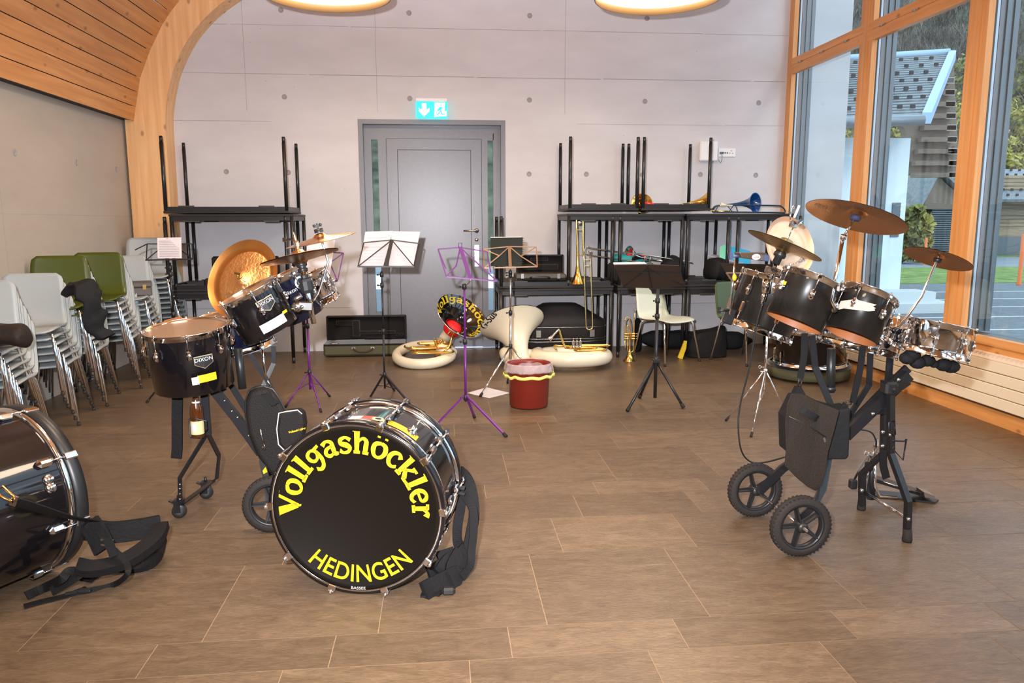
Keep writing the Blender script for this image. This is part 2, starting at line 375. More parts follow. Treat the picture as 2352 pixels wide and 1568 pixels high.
# left wall
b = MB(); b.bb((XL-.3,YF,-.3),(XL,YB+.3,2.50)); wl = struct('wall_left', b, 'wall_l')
b = MB()
for y in (7.25,6.25,5.28,4.35,8.1,3.4): b.lathe([(.028,0),(.026,.003),(.021,.003),(.019,.0005),(0,.0005)], frame_to((XL+.0015,y,1.955),(1,0,0)), 16)
for z in (1.49,.49): b.bb((XL-.001,YF,z),(XL+.001,YB,z+.004))
for y in (6.0,3.2): b.bb((XL-.001,y,.0),(XL+.001,y+.004,2.45))
o = build('tie_hole', b, 'wall_line', wl); o['kind'] = 'stuff'
b = MB(); b.bb((XL-.3,YF-.3,-.3),(XR+.3,YF,6.2)); struct('wall_front', b, mat('dark_timber_wall',(.09,.06,.04),.7))

# vaulted timber ceiling following the arch
PROF = [(-3.20,2.42),(-3.100,2.45),(-3.075,2.586),(-3.041,2.729),(-3.01,2.87),(-2.953,3.003),(-2.895,3.137),(-2.827,3.263),(-2.755,3.392),(-2.672,3.509),(-2.577,3.622),(-2.47,3.725),(-2.35,3.82),(-2.22,3.905),(-2.08,3.98),(-1.92,4.05),(-1.75,4.11),(-1.5,4.18),(-1.2,4.25),(-.6,4.36),(.2,4.48),(1.2,4.60),(2.4,4.72),(3.9,4.85)]
b = MB()
for i in range(1, len(PROF)-1):
    (x0,z0),(x1,z1) = PROF[i], PROF[i+1]; d = Vector((x1-x0,0,z1-z0)); L_ = d.length; d.normalize(); nrm = Vector((-d.z,0,d.x))
    g = .0075 if i > 1 else 0
    p0 = Vector((x0,0,z0))+d*g; p1 = Vector((x1,0,z1))-d*0
    nb = max(1, round(L_/.145)); 
    for q in range(nb):
        a = p0+(p1-p0)*(q/nb); c = p0+(p1-p0)*((q+1)/nb); a = a+(d*g if q else Vector())
        b.slab([(a.x,YF,a.z),(c.x,YF,c.z),(c.x,8.33,c.z),(a.x,8.33,a.z)], nrm*.02)
ceil = struct('ceiling', b, 'ceil')
b = MB()
for i in range(len(PROF)-1):
    (x0,z0),(x1,z1) = PROF[i], PROF[i+1]; d = Vector((x1-x0,0,z1-z0)).normalized(); n_ = Vector((-d.z,0,d.x))*.04
    b.slab([(x0+n_.x,YF,z0+n_.z),(x1+n_.x,YF,z1+n_.z),(x1+n_.x,YB,z1+n_.z),(x0+n_.x,YB,z0+n_.z)], n_)
build('ceiling_backing', b, 'dooredge', ceil)

# glulam arch: column that bends into the roof
IN = [(-2.80,-.01),(-2.80,1.6),(-2.795,2.30),(-2.79,2.49),(-2.755,2.70),(-2.70,2.90),(-2.63,3.06),(-2.53,3.235),(-2.40,3.40),(-2.23,3.56),(-2.03,3.70),(-1.80,3.83),(-1.5,3.95),(-1.2,4.04),(-.6,4.18),(.2,4.30),(1.2,4.42),(2.4,4.54),(3.9,4.67)]
def offs(pts, dd):
    out = []
    for i, p in enumerate(pts):
        a = Vector(pts[max(i-1,0)]); c = Vector(pts[min(i+1,len(pts)-1)]); t = (c-a).normalized(); out.append((p[0]-t.y*dd, p[1]+t.x*dd))
    return out
ins = [(p.x,p.z) for p in smooth_path([(x,0,z) for x,z in IN[2:]], 4)]; ins = IN[:2]+ins
outs = offs(ins, .40); outs = [(max(x,-3.19) if z < 2.5 else x, z) for x, z in outs]
b = MB()
for j in range(len(ins)-1):
    A, B_, A2, B2 = ins[j], ins[j+1], outs[j], outs[j+1]
    v = [b._v((p[0],yy,p[1])) for yy in (8.33,YB) for p in (A,B_,B2,A2)]
    b._f(v[0:4]); b._f(v[4:8][::-1]); b._f([v[0],v[1],v[5],v[4]]); b._f([v[3],v[2],v[6],v[7]])
bmesh.ops.remove_doubles(b.bm, verts=b.bm.verts, dist=1e-4)
struct('trim_1', b, 'glulam')

# door with two narrow side lights, set back in its opening
d = thing('door_1', 'grey flush double-rebated door with two narrow glass side lights', 'door', (0,YB,0)); d['kind'] = 'structure'
for k_ in ('category',): del d[k_]
b = MB(); Y1 = YB+.13
def ring(b, x0, x1, z0, z1, w_, y0, y1, bottom=True):
    b.bb((x0,y0,z0),(x0+w_,y1,z1)); b.bb((x1-w_,y0,z0),(x1,y1,z1)); b.bb((x0+w_,y0,z1-w_),(x1-w_,y1,z1))
    if bottom: b.bb((x0+w_,y0,z0),(x1-w_,y1,z0+w_))
ring(b, DX0, DX1, -.02, DZ, .05, YB-.004, YB+.16, False)
build('frame', b, 'door', d)
b = MB(); ring(b, DX0+.05, DX1-.05, 0, DZ-.05, .08, Y1-.03, Y1+.05)
for x0, x1 in ((-.675,-.585),(.465,.53)): b.bb((x0,Y1-.03,.08),(x1,Y1+.05,DZ-.13))
b.bb((-.745,Y1-.03,DZ-.20),(-.675,Y1+.05,DZ-.13)); b.bb((.53,Y1-.03,DZ-.20),(.60,Y1+.05,DZ-.13)); b.bb((-.585,Y1-.03,DZ-.19),(.465,Y1+.05,DZ-.13))
b.bb((-.745,Y1-.03,.08),(-.675,Y1+.05,.42)); b.bb((.53,Y1-.03,.08),(.60,Y1+.05,.42))
build('side_light_frame', b, 'door', d)
b = MB(); ring(b, -.580, .460, .012, DZ-.195, .115, Y1-.045, Y1+.03); lf = build('door_leaf', b, 'door', d)
b = MB(); b.bb((-.460,Y1-.036,.125),(.340,Y1+.02,DZ-.315)); build('door_panel', b, 'door', lf)
b = MB(); b.bb((-.465,Y1-.03,.12),(.345,Y1+.02,DZ-.31)); b.bb((-.585,Y1-.02,.01),(.465,Y1+.02,DZ-.19)); build('gasket', b, 'dooredge', lf)
b = MB(); b.bb((-.745,Y1,.42),(-.675,Y1+.01,DZ-.2)); b.bb((.53,Y1,.42),(.60,Y1+.01,DZ-.2)); build('side_light_glass', b, 'glass', d)
b = MB(); yy = Y1-.045
b.bb((.375,yy-.008,.93),(.425,yy,1.17)); b.tube([(.40,yy,1.33),(.40,yy-.05,1.33),(.385,yy-.055,1.33),(.25,yy-.055,1.33)], .010, 8); b.lathe([(.026,0),(.026,.01),(0,.012)], frame_to((.40,yy,1.33),(0,-1,0)), 16)
b.lathe([(.02,0),(.02,.008),(0,.01)], frame_to((.40,yy,1.23),(0,-1,0)), 12)
build('door_handle', b, 'steel', lf)
b = MB(); b.bb((-.58,Y1-.06,.0),(.46,Y1-.03,.012)); build('threshold', b, 'steel', d)

# right side: timber window wall
MUL = [8.525, 6.965, 5.455, 3.95, 2.45, .95, -.55, -2.05, -3.55, -5.05, -6.55, -7.4]
b = MB()
for y in MUL: 
    hw = .055 if y > 8 else .105
    b.bb((3.90,y-hw,.47),(3.95,y+hw,5.0))
    if y < 8: b.bb((3.892,y-.035,.47),(3.90,y+.035,5.0))
struct('trim_2', b, 'winwood')
b = MB()
b.bb((3.897,YF,3.04),(3.95,8.47,3.125)); b.bb((3.904,YF,3.125),(3.95,8.47,3.135)); b.bb((3.897,YF,3.135),(3.95,8.47,3.205))
b.bb((3.89,YF,.545),(3.95,8.47,.60)); b.bb((3.90,YF,.475),(3.96,8.58,.543))
b.bb((3.90,YF,4.6),(3.95,8.47,5.0))
b.bb((3.88,YF,0),(3.91,8.58,.105))
b.bb((3.915,YF,.105),(3.96,8.58,.475))
struct('trim_3', b, 'winwood_h')
b = MB()
for y in MUL[:-1]:
    for dy in (-.02 if y > 8 else -.09,): 
        for q in (.13, .5, .87): b.cyl((3.889,y-.105-1.29*q-.04,3.13),(3.889,y-.105-1.29*q+.04,3.13),.009,8)
o = build('hinge', b, 'steel', bpy.data.objects['trim_3'])
n = 0
for i in range(len(MUL)-1):
    y0, y1 = MUL[i+1]+.105, MUL[i]-(.055 if i == 0 else .105)
    n += 1; b = MB(); b.bb((3.958,y0-.02,.58),(3.964,y1+.02,3.06)); b.bb((3.958,y0-.02,3.18),(3.964,y1+.02,4.62)); struct('window_%d' % n, b, 'glass')
# aluminium outer frames and blind rails outside the glass
b = MB(); b2 = MB()
for i, y in enumerate(MUL[:-1]):
    ys = y-(.055 if i == 0 else .105); yo = MUL[i]+(.03 if i == 0 else .105)
    b2.bb((3.966,ys,.60),(3.985,yo,4.7))
    for x0, x1, s in ((3.99,4.01,.0),(4.012,4.04,.012),(4.042,4.062,.0),(4.065,4.10,.016),(4.102,4.14,.004)): b.bb((x0,ys+s,.60),(x1,yo-s,4.7))
b.bb((3.966,YF,.50),(4.16,8.5,.585)); b.bb((3.966,YF,4.66),(4.16,8.5,4.9)); b.bb((3.966,YF,-.2),(4.0,8.5,.5))
tr4 = struct('trim_4', b, 'alu'); struct('trim_5', b2, 'alu_w')

# radiator: cream flat-panel convector below the glass
r = thing('radiator', 'long cream flat panel radiator with four horizontal slats below the window wall', 'radiator', (3.86,4,.12))
b = MB()
for k in range(4): z0 = .128+k*.083; b.bb((3.845,-7.2,z0),(3.87,8.45,z0+.0775), .004)
build('panel', b, 'radiator', r)
b = MB(); b.slab([(3.846,-3.2,.462),(3.846,8.45,.462),(3.905,8.45,.50),(3.905,-3.2,.50)], (0,0,-.006))
for k in range(150): y = 8.4-k*.045; b.bb((3.862,y,.4745),(3.89,y+.02,.492))
build('air_grille', b, mat('radiator_grille', (.72,.60,.50), .5), r)
b = MB(); b.bb((3.87,-3.2,.12),(3.885,8.45,.46)); build('back_plate', b, 'dooredge', r)

# ---------------------------------------------------------------- pendants
M['lamp_d'] = mat('lamp_diffuser', (.9,.9,.9), .5, emit=(1,.82,.60), emit_s=20)
M['added_glow'] = mat('added_uplight', (.9,.9,.9), .5, emit=(.72,.82,1), emit_s=12)  # glowing pendant top, added to brighten the ceiling and upper wall
M['lamp_g'] = mat('lamp_gold', (.13,.07,.022), .6, 0.)
def pendant(x, y, z, label, r=.50):
    t = thing('pendant_lamp', label, 'ceiling lamp', (x,y,z), group='round pendant lamps')
    b = MB(); b.lathe([(r,0),(r,.22),(r-.004,.22),(r-.006,.07),(r-.006,0),(r,0)], Matrix.Translation((x,y,z)), 72); build('lamp_shade', b, 'lamp_g', t)
    b = MB(); b.lathe([(r-.007,.055),(r*.5,.053),(0,.053)], Matrix.Translation((x,y,z)), 72); build('diffuser', b, 'lamp_d', t)
    b = MB(); b.lathe([(r-.004,.218),(0,.222)], Matrix.Translation((x,y,z)), 48)
    build('added_glow_cover', b, 'added_glow', t)
    zc = 4.2
    b = MB()
    for a in (0, 2.1, 4.2): b.cyl((x+.6*r*math.cos(a),y+.6*r*math.sin(a),z+.2),(x,y,zc+.2), .002, 6)
    build('suspension_cable', b, 'steel', t)
    return t
pendant(-.855, 6.33, 3.165, 'round pendant lamp with gold rim, the one left above the door')
pendant(1.735, 6.20, 3.165, 'round pendant lamp with gold rim, the one nearer the windows')
for x, y in ((-.855,3.2),(1.735,3.2),(-.855,.2),(1.735,.2)):
    pendant(x, y, 3.165, 'round pendant lamp with gold rim outside the picture')
# ================================================================ OUTSIDE
GZ = -.10
M['asphalt'] = mat('grey_pavers', (.16,.17,.18), .8, noise_s=14, noise_a=.2, bump=.4, bump_s=30)
M['kerbline'] = mat('pale_paver_line', (.6,.62,.62), .8)
M['grassm'] = mat('lawn', (.17,.24,.05), .9, noise_s=3, noise_a=.45, bump=.8, bump_s=40)
M['road'] = mat('road', (.22,.24,.26), .8, noise_s=2, noise_a=.1)
M['render_w'] = mat('white_render', (.80,.86,.88), .8, noise_s=.6, noise_a=.06)
M['roofk'] = mat('roof_tile_grey', (.19,.215,.225), .6, noise_s=9, noise_a=.25)
M['cladding'] = mat('brown_boards', (.20,.145,.105), .7, noise_s=5, noise_a=.2, stretch=(1,1,8))
M['timber'] = wood_mat('weathered_boards', (.26,.17,.10), (.42,.30,.18), 'X', knots=False)
M['leafy'] = mat('autumn_leaves', (.20,.19,.045), .8, noise_s=1.6, noise_a=.6, bump=1, bump_s=8)
M['leafy2'] = mat('yellow_leaves', (.36,.30,.06), .8, noise_s=2.4, noise_a=.5, bump=1, bump_s=8)
M['twigs'] = mat('bare_twigs', (.17,.16,.13), .9, noise_s=2.2, noise_a=.6, bump=1, bump_s=10)
b = MB(); b.bb((3.96,-8,GZ-.1),(60,17.8,GZ)); b.bb((-30,8.95,GZ-.1),(3.96,17.8,GZ))
gr = struct('ground', b, 'asphalt')
b = MB()
for y in (8.9,10.0,11.4,12.75,14.1,15.6): b.bb((4.2,y,GZ),(26,y+.07,GZ+.004))
for y in (7.5,6.2,4.8,3.4): b.bb((4.2,y,GZ),(26,y+.07,GZ+.004))
build('paver_line', b, 'kerbline', gr)
b = MB(); b.bb((3,17.8,GZ-.1),(60,24.2,GZ+.01)); o = struct('lawn', b, 'grassm')
b = MB(); b.bb((-30,24.2,GZ-.1),(80,31,GZ)); b.bb((19.5,9,GZ),(60,17.0,GZ+.012)); struct('road', b, 'road')
b = MB(); b.bb((-40,31,GZ-.1),(90,40,GZ+.02)); struct('field', b, 'grassm')
# hillside
def hill(u, v):
    x = -30+150*u; d = 60*v; z = -.2+d*.72+6*noise.noise(Vector((x*.05,d*.06,0)))*min(1,v*4); return (x, 44+d, z)
b = MB(); b.grid(hill, 60, 40); o = struct('hills', b, mat('wooded_hillside', (.085,.085,.05), .95, noise_s=.8, noise_a=.75, bump=1, bump_s=2.5)); 
# trees and bushes on the hillside and verge
def blob_tree(x, y, z, h, r, m, label, cat, seed, trunk=True):
    t = thing('tree' if trunk else 'bush', label, cat, (x,y,z), group='trees and bushes on the slope behind the houses')
    rnd = random.Random(seed); b = MB(); bare = m == 'twigs'
    for k in range(46 if trunk else 30):
        a = rnd.uniform(0,2*PI); q = rnd.random()**.5; zz = rnd.uniform(.22 if trunk else .0, 1)
        env = math.sin(min(1,zz*1.05)*PI*.9)**.6 if trunk else (1-zz*.6)
        c = Vector((x+q*r*env*math.cos(a), y+q*r*env*math.sin(a), z+zz*h)); rr = r*rnd.uniform(.20,.36)
        for l in range(26 if not bare else 22):
            d = Vector((rnd.gauss(0,1),rnd.gauss(0,1),rnd.gauss(0,.8))).normalized()*rr*rnd.uniform(.5,1.1); p = c+d
            if bare: u = (Vector((rnd.gauss(0,.4),rnd.gauss(0,.3),1))).normalized()*rnd.uniform(.25,.6); v = Vector((.035,.02,0))
            else: u = Vector((rnd.gauss(0,1),rnd.gauss(0,1),rnd.gauss(0,1))).normalized()*rnd.uniform(.10,.2); v = u.orthogonal().normalized()*rnd.uniform(.07,.15)
            b._f([b._v(p-u-v),b._v(p+u-v*.6),b._v(p+u+v),b._v(p-u+v*.6)])
    build('foliage', b, m, t)['kind'] = 'stuff'
    if trunk:
        b = MB(); b.tube([(x,y,z-.3),(x+.1,y,z+h*.4),(x-.05,y,z+h*.8)], [.16,.11,.04], 7)
        for k in range(14):
            a = rnd.uniform(0,2*PI); s = z+h*rnd.uniform(.3,.75); b.tube([(x,y,s),(x+r*.7*math.cos(a),y+r*.7*math.sin(a),s+h*.2)], [.04,.012], 5)
        build('trunk', b, 'twigs', t)
TL = {'leafy':'green and yellow leafy tree on the slope behind the timber house', 'leafy2':'yellow autumn tree on the slope behind the timber house', 'twigs':'grey almost bare tree high on the wooded slope'}
rt = random.Random(3)
i = 0
for row in range(6):
    Y = 47+row*4.6; x = AY(1985,480,Y).x+(2.3 if row%2 else 0)
    while x < AY(2480,480,Y).x:
        d = Y-44; m_ = 'twigs' if d > 9 or rt.random() < .2 else rt.choice(['leafy','leafy','leafy2'])
        blob_tree(x+rt.uniform(-.3,.3), Y, -.5+d*.72, rt.uniform(5.5,8), rt.uniform(1.7,2.2), m_, TL[m_], 'tree', i); i += 1; x += 4.7
for i, (px, Y, h, r_) in enumerate(((2096,26.5,2.0,.55),(2116,27.5,1.7,.5),(2112,39.5,3.3,1.3),(2060,42.5,5,1.2),(2282,41,6.4,1.6),(2420,42,5.6,1.8))):
    p = AY(px, 500, Y); blob_tree(p.x, Y, -.1, h, r_, 'leafy2' if i in (1,2,4) else 'leafy', 'leafy bush beside the pasture fence' if i < 4 else 'rounded bush behind the grey roof of the timber shed', 'bush', 50+i, False)
# white house with grey tiled roof
h = thing('white_house', 'white rendered house with grey tiled roof and brown boarded gable', 'house', (7.5,13,GZ))
b = MB(); p = AY(2086,400,13); b.bb((4.95,13,GZ),(p.x,16,2.86)); b.bb((4.95,13.0,GZ),(5.3,12.6,2.86)); build('wall', b, 'render_w', h)
b = MB(); b.bb((7.35,12.985,GZ+.32),(7.75,13.0,1.95)); b.bb((6.1,12.985,.9),(6.9,13,2.1)); build('door', b, mat('grey_door_leaf',(.30,.36,.38),.5), h)
b = MB(); b.bb((7.95,12.98,1.15),(8.1,13.0,1.75)); build('vent', b, 'alu', h)
b = MB(); b.bb((6.9,12.0,GZ),(8.7,13,GZ+.16)); b.bb((7.05,12.4,GZ+.16),(8.5,13,GZ+.32)); build('step', b, 'kerbline', h)
e1, e0 = AY(2118,265,12.2), AY(1860,273,12.5); a1, a0 = AY(2180,121,16.2), AY(1860,140,16.6)
nr = (a1-e1).cross(e0-e1).normalized(); nr = nr if nr.z < 0 else -nr
b = MB(); b.slab([e0,e1,a1,a0], nr*.12)
for k in range(1, 26):      # courses of tiles
    f0 = k/26; p0, p1 = e0.lerp(a0,f0), e1.lerp(a1,f0); b.tube([p0-nr*.004,p1-nr*.004], 1, flat=(.03,.012))
rf = build('roof', b, 'roofk', h)
b = MB()
for i in range(7):          # snow guards
    for j in range(9):
        f0 = .08+.13*i; f1 = (j+(.5 if i%2 else 0))/9
        if f1 < 1: q = e0.lerp(a0,f0).lerp(e1.lerp(a1,f0), f1); b.box(q-nr*.05, (.075,.04,.06))
o = build('snow_guard', b, 'dooredge', rf); o['kind'] = 'stuff'
b = MB(); b.tube([e0+Vector((0,-.05,-.08)), e1+Vector((.0,-.05,-.08))], .085, 8); build('gutter', b, mat('zinc',(.25,.28,.30),.45,.5), rf)
b = MB(); b.slab([e1+Vector((0,0,-.13)),a1+Vector((0,0,-.13)),a1+Vector((0,0,.05)),e1+Vector((0,0,.05))], (.16,0,0)); b.tube([a0,a1],.09,6); build('barge_board', b, mat('barge_blue',(.36,.50,.66),.5), rf)
b = MB(); P4 = [(2190,120),(2203,402),(2088,402),(2080,300),(2060,268),(2118,262)]; P4 = [AY(x,y,16.4) for x,y in P4]; b.slab(P4, (0,.2,0)); gb = build('gable_boarding', b, 'cladding', h)
b = MB(); b2 = MB()
for k in range(9):
    y = 186+k*27; xr = 2183+(y-120)*.045; xl = max(2120-(y-262)*.25, 2090) if y > 262 else 2180-(y-120)*.43
    a = AY(xl+6,y,16.3); c = AY(xr,y,16.3); b.tube([a,c],1,flat=(.16,.10)); b2.box(c+Vector((-.10,-.05,0)),(.22,.06,.13))
build('batten', b, 'cladding', gb); build('batten_end', b2, mat('pale_batten_end',(.45,.40,.35),.7), gb)
# timber shed with shingle roof (right) and dark slatted shed
t = thing('timber_shed', 'long weathered timber shed with grey shingle roof across the road', 'shed', (25,33,GZ))
b = MB(); x0 = AY(2270,500,32).x; b.bb((x0,32,.0),(x0+16,38,3.4)); build('wall', b, 'timber', t)
b = MB()
for k in range(14): b.bb((x0,31.95,1.2+k*.16),(x0+16,32,1.2+k*.16+.10))
build('board', b, 'timber', t)
b = MB(); b.bb((x0-.1,31.9,GZ),(x0+16,32,.75)); build('plinth', b, 'alu', t)
b = MB(); r0 = AY(2262,457,31); r1 = AY(2262,388,34.5); b.slab([r0,(r0.x+18,31,r0.z),(r0.x+18,34.5,r1.z),(r0.x+.6,34.5,r1.z)], (0,.05,-.12)); rf = build('roof', b, 'roofk', t)
b = MB()
for i in range(6):
    for j in range(40): q = r0.lerp(Vector((r0.x,34.5,r1.z)),(i+.5)/6); b.box((q.x+.8+j*.42+(.2 if i%2 else 0),q.y-.05,q.z+.06),(.10,.06,.10))
o = build('snow_guard', b, 'dooredge', rf); o['kind'] = 'stuff'
t = thing('slatted_shed', 'dark slatted shed with pointed gable beside the lawn', 'shed', (18,27,GZ))
p0, p1, pa = AY(2137,590,29), AY(2212,590,29), AY(2150,400,29)
b = MB(); b.slab([(p0.x-.5,29,1.9),(pa.x,29,pa.z),(p1.x+.3,29,1.9)], (0,4,0)); build('gable', b, 'cladding', t)
b = MB(); b.bb((p0.x,29.2,GZ),(p1.x+.4,32,2.0)); build('wall', b, mat('dark_slats',(.05,.05,.055),.6), t)
b = MB()
for k in range(24): b.bb((p0.x,29.12,GZ+.1+k*.085),(p1.x+.4,29.2,GZ+.1+k*.085+.05))
build('slat', b, 'alu', t)
b = MB()
for sx in (-1,1): 
    q = Vector((p0.x-.9 if sx < 0 else p1.x+.8, 28.7, 1.6)); b.slab([(pa.x,28.7,pa.z+.1),q,(q.x,33,q.z),(pa.x,33,pa.z+.1)], (0,0,.12))
build('roof', b, 'roofk', t)
M['orange'] = mat('orange_plastic',(.75,.16,.03),.5)
for x, y, top in ((2123,608,545),(2340,655,538),):
    p = AZ(x,y,GZ); q = AY(x,top,p.y); b = MB(); b.lathe([(.06,0),(.06,.05),(.045,.06),(.045,q.z-GZ-.02),(0,q.z-GZ)], Matrix.Translation(p), 12)
    tag(build('marker_post', b, 'orange', loc=p), 'orange marker post at the lawn edge' if x < 2200 else 'orange marker post at the roadside in front of the timber shed', 'post')
f = thing('pasture_fence', 'row of pale fence stakes beyond the lawn', 'fence', (20,30,GZ))
for k in range(7):
    p = AY(2088+k*9, 560, 31+k*.3); b = MB(); b.cyl((p.x,p.y,GZ),(p.x,p.y,1.2),.05,6); build('post', b, 'kerbline', f)
# ================================================================ TABLES
M['table_top'] = mat('black_laminate', (.030,.028,.027), .45)
M['bracket'] = mat('black_bracket', (.045,.042,.04), .42)
def make_table(wd, label, h=.74, dp=.70):
    t = thing('folding_table', label, 'table', (0,0,0))
    b = MB(); b.bb((-wd/2,-dp/2,h-.024),(wd/2,dp/2,h), .004); build('tabletop', b, 'table_top', t)
    b = MB(); x, y = wd/2-.02, dp/2-.02
    for s in (-1,1):
        b.bb((-x,s*y-.0125,h-.064),(x,s*y+.0125,h-.024)); b.bb((s*x-.0125,-y,h-.064),(s*x+.0125,y,h-.024))
    build('apron', b, 'black_metal', t)
    for sx in (-1,1):
        for sy in (-1,1):
            b = MB(); b.cyl((sx*x,sy*y,h-.026),(sx*x,sy*y,.06),.0185,14); b.cyl((sx*x,sy*y,.06),(sx*x,sy*y,0),.0165,14); lg = build('leg', b, 'black_tube', t)
            b = MB(); b.slab([(sx*(x-.012),sy*(y-.012),h-.064),(sx*(x-.24),sy*(y-.012),h-.064),(sx*(x-.30),sy*(y-.05),h-.03),(sx*(x-.05),sy*(y-.22),h-.03),(sx*(x-.012),sy*(y-.18),h-.064)], (0,0,.006))
            b.bb((sx*(x-.27),sy*y-.01,h-.075),(sx*(x-.12),sy*y+.01,h-.06)); build('corner_bracket', b, 'bracket', t)
    return t
TG = 'stacked black folding tables along the back wall'
def flip(x, y, z, rz=0): return Matrix.Translation((x,y,z)) @ Matrix.Rotation(PI,4,'X') @ Matrix.Rotation(rz,4,'Z')
def up(x, y, z, rz=0): return Matrix.Translation((x,y,z)) @ Matrix.Rotation(rz,4,'Z')
TBL = [ # (width, upside down, x0, z, label)
 (1.2,0,-2.705,0,'black folding table standing on the floor under the left stack'),
 (1.2,1,-2.725,1.484,'black folding table lying upside down, lower one of the left stack'),
 (1.2,0,-2.660,.768,'black folding table standing upright on the upturned table of the left stack'),
 (1.2,1,-2.705,2.256,'topmost table of the left stack, upside down with bare legs up'),
 (1.2,0,.590,0,'black folding table on the floor above the big sousaphone case'),
 (.74,0,1.835,0,'short black table on the floor above the white chair'),
 (1.2,0,2.580,0,'black folding table on the floor nearest the window wall'),
 (1.2,1,.595,1.484,'upturned black table carrying the open case and the upright trombone'),
 (1.2,1,1.835,1.484,'upturned black table carrying the silver trombone'),
 (.72,1,3.10,1.484,'upturned black table carrying the blue and green folders'),
 (1.24,0,1.295,.768,'black table standing in the middle level left of the gold trombone bell'),
 (1.2,0,2.555,.768,'black table in the middle level under the blue trombone'),
 (.74,1,1.305,2.280,'small upside-down table on top of the right stack, farther from the windows'),
 (.74,1,2.070,2.280,'small upside-down table on top of the right stack, nearer the windows')]
protos = {}
for wd, fl_, x0, z, lab in TBL:
    Mx = (flip if fl_ else up)(x0+wd/2, 8.18 if z < 2 or wd == 1.2 else 8.18, z)
    if wd not in protos:
        protos[wd] = t = make_table(wd, lab); t.matrix_world = Mx; t['group'] = TG
    else: dup(protos[wd], None, 0, lab, TG, M4=Mx)

# ================================================================ CHAIRS
M['shell_grey'] = mat('grey_shell', (.35,.375,.375), .42); M['shell_green'] = mat('olive_green_shell', (.055,.070,.004), .35); M['shell_cream'] = mat('cream_shell', (.62,.64,.52), .4)
M['glide'] = mat('glide', (.03,.03,.03), .5)
def shell_F(u, v):
    # v: front edge of the seat 0 .. top of the back 1
    s = v
    if s < .42: q = s/.42; y = -.215+q*.34; z = .440+.012*math.cos(q*PI)-.018*(1-q)**3*2+.004
    elif s < .62: a = (s-.42)/.20*math.radians(80); y = .125+.105*math.sin(a); z = .432+.105*(1-math.cos(a))
    else: q = (s-.62)/.38; y = .2285+.055*q; z = .519+.285*q
    hw = .225-.03*max(0,(s-.35)/.65)
    e0 = min(1, max(0, s)/.16) ; e1 = min(1, (1-s)/.085)
    ins = .055*(1-math.sqrt(max(0,1-(1-e0)**2)))+.040*(1-math.sqrt(max(0,1-(1-e1)**2)))
    x = (2*u-1)*(hw-ins)
    return (x, y + (.012*(2*u-1)**2 if s > .5 else 0)*-1, z + (.010*(2*u-1)**2 if s < .5 else 0))
def make_chair(m, label):
    t = thing('stacking_chair', label, 'chair', (0,0,0))
    b = MB(); b.grid(shell_F, 12, 30); build('seat_shell', b, m, t, solid=.009)
    for sx in (-1,1):
        for sy in (-1,1):
            b = MB(); top = [(sx*.05,sy*.13,.418),(sx*.165,sy*.14,.418),(sx*.192,sy*.155,.412),(sx*.203,sy*.165,.395),(sx*.25,sy*.235,.012)]
            b.tube(smooth_path(top[:4],3)+[Vector(top[4])], .0105, 8); b.mi = 1; b.cyl((sx*.2492,sy*.2340,.02),(sx*.251,sy*.2365,0),.0125,8); build('leg', b, ['chrome','glide'], t)
    b = MB(); b.cyl((-.05,-.13,.418),(-.05,.13,.418),.009,8); b.cyl((.05,-.13,.418),(.05,.13,.418),.009,8); build('under_frame', b, 'chrome', t)
    return t
CG = make_chair('shell_grey', 'light grey shell chair'); CN = make_chair('shell_green', 'olive green shell chair'); used = set()
ORD = ['lowest','second up','third up','fourth up','fifth up','sixth up','seventh up','eighth up','ninth up','tenth up']
STK = [('A',-2.86,4.93,6,0,'the chair stack nearest the camera'),('B',-2.885,5.62,6,0,'the low grey stack beside the green-topped one'),('C',-2.93,6.20,8,2,'the stack topped by two green chairs'),
       ('D',-2.915,6.86,8,1,'the stack topped by one green chair'),('E',-2.92,7.42,7,0,'the stack carrying the brown case'),('F',-2.90,8.08,10,0,'the tall grey stack beside the arch column')]
for nm, x, y, n, ng, where in STK:
    for k in range(n):
        gr_ = k >= n-ng; p = CN if gr_ else CG
        lab = ('olive green' if gr_ else 'light grey')+' chair, '+('topmost' if k == n-1 else ORD[k])+' of '+where
        lx = (x+random.uniform(-.006,.006), y-.036*k+.07, .0525*k); rz = random.uniform(-.02,.02)+.21
        if p.name not in used: used.add(p.name); p.location = lx; p.rotation_euler = (0,0,rz); p['label'] = lab; p['group'] = 'stacked shell chairs along the left wall'
        else: dup(p, lx, rz, lab, 'stacked shell chairs along the left wall')
cw = make_chair('shell_cream', 'cream shell chair standing alone in front of the short black table'); cw.location = (2.305,7.60,0); cw.rotation_euler = (0,0,.16+math.radians(20)); cw['group'] = 'single chairs by the back wall'
g2 = dup(CN, (3.12,7.52,0), math.radians(28), 'olive green shell chair standing alone behind the right drum cart', 'single chairs by the back wall')

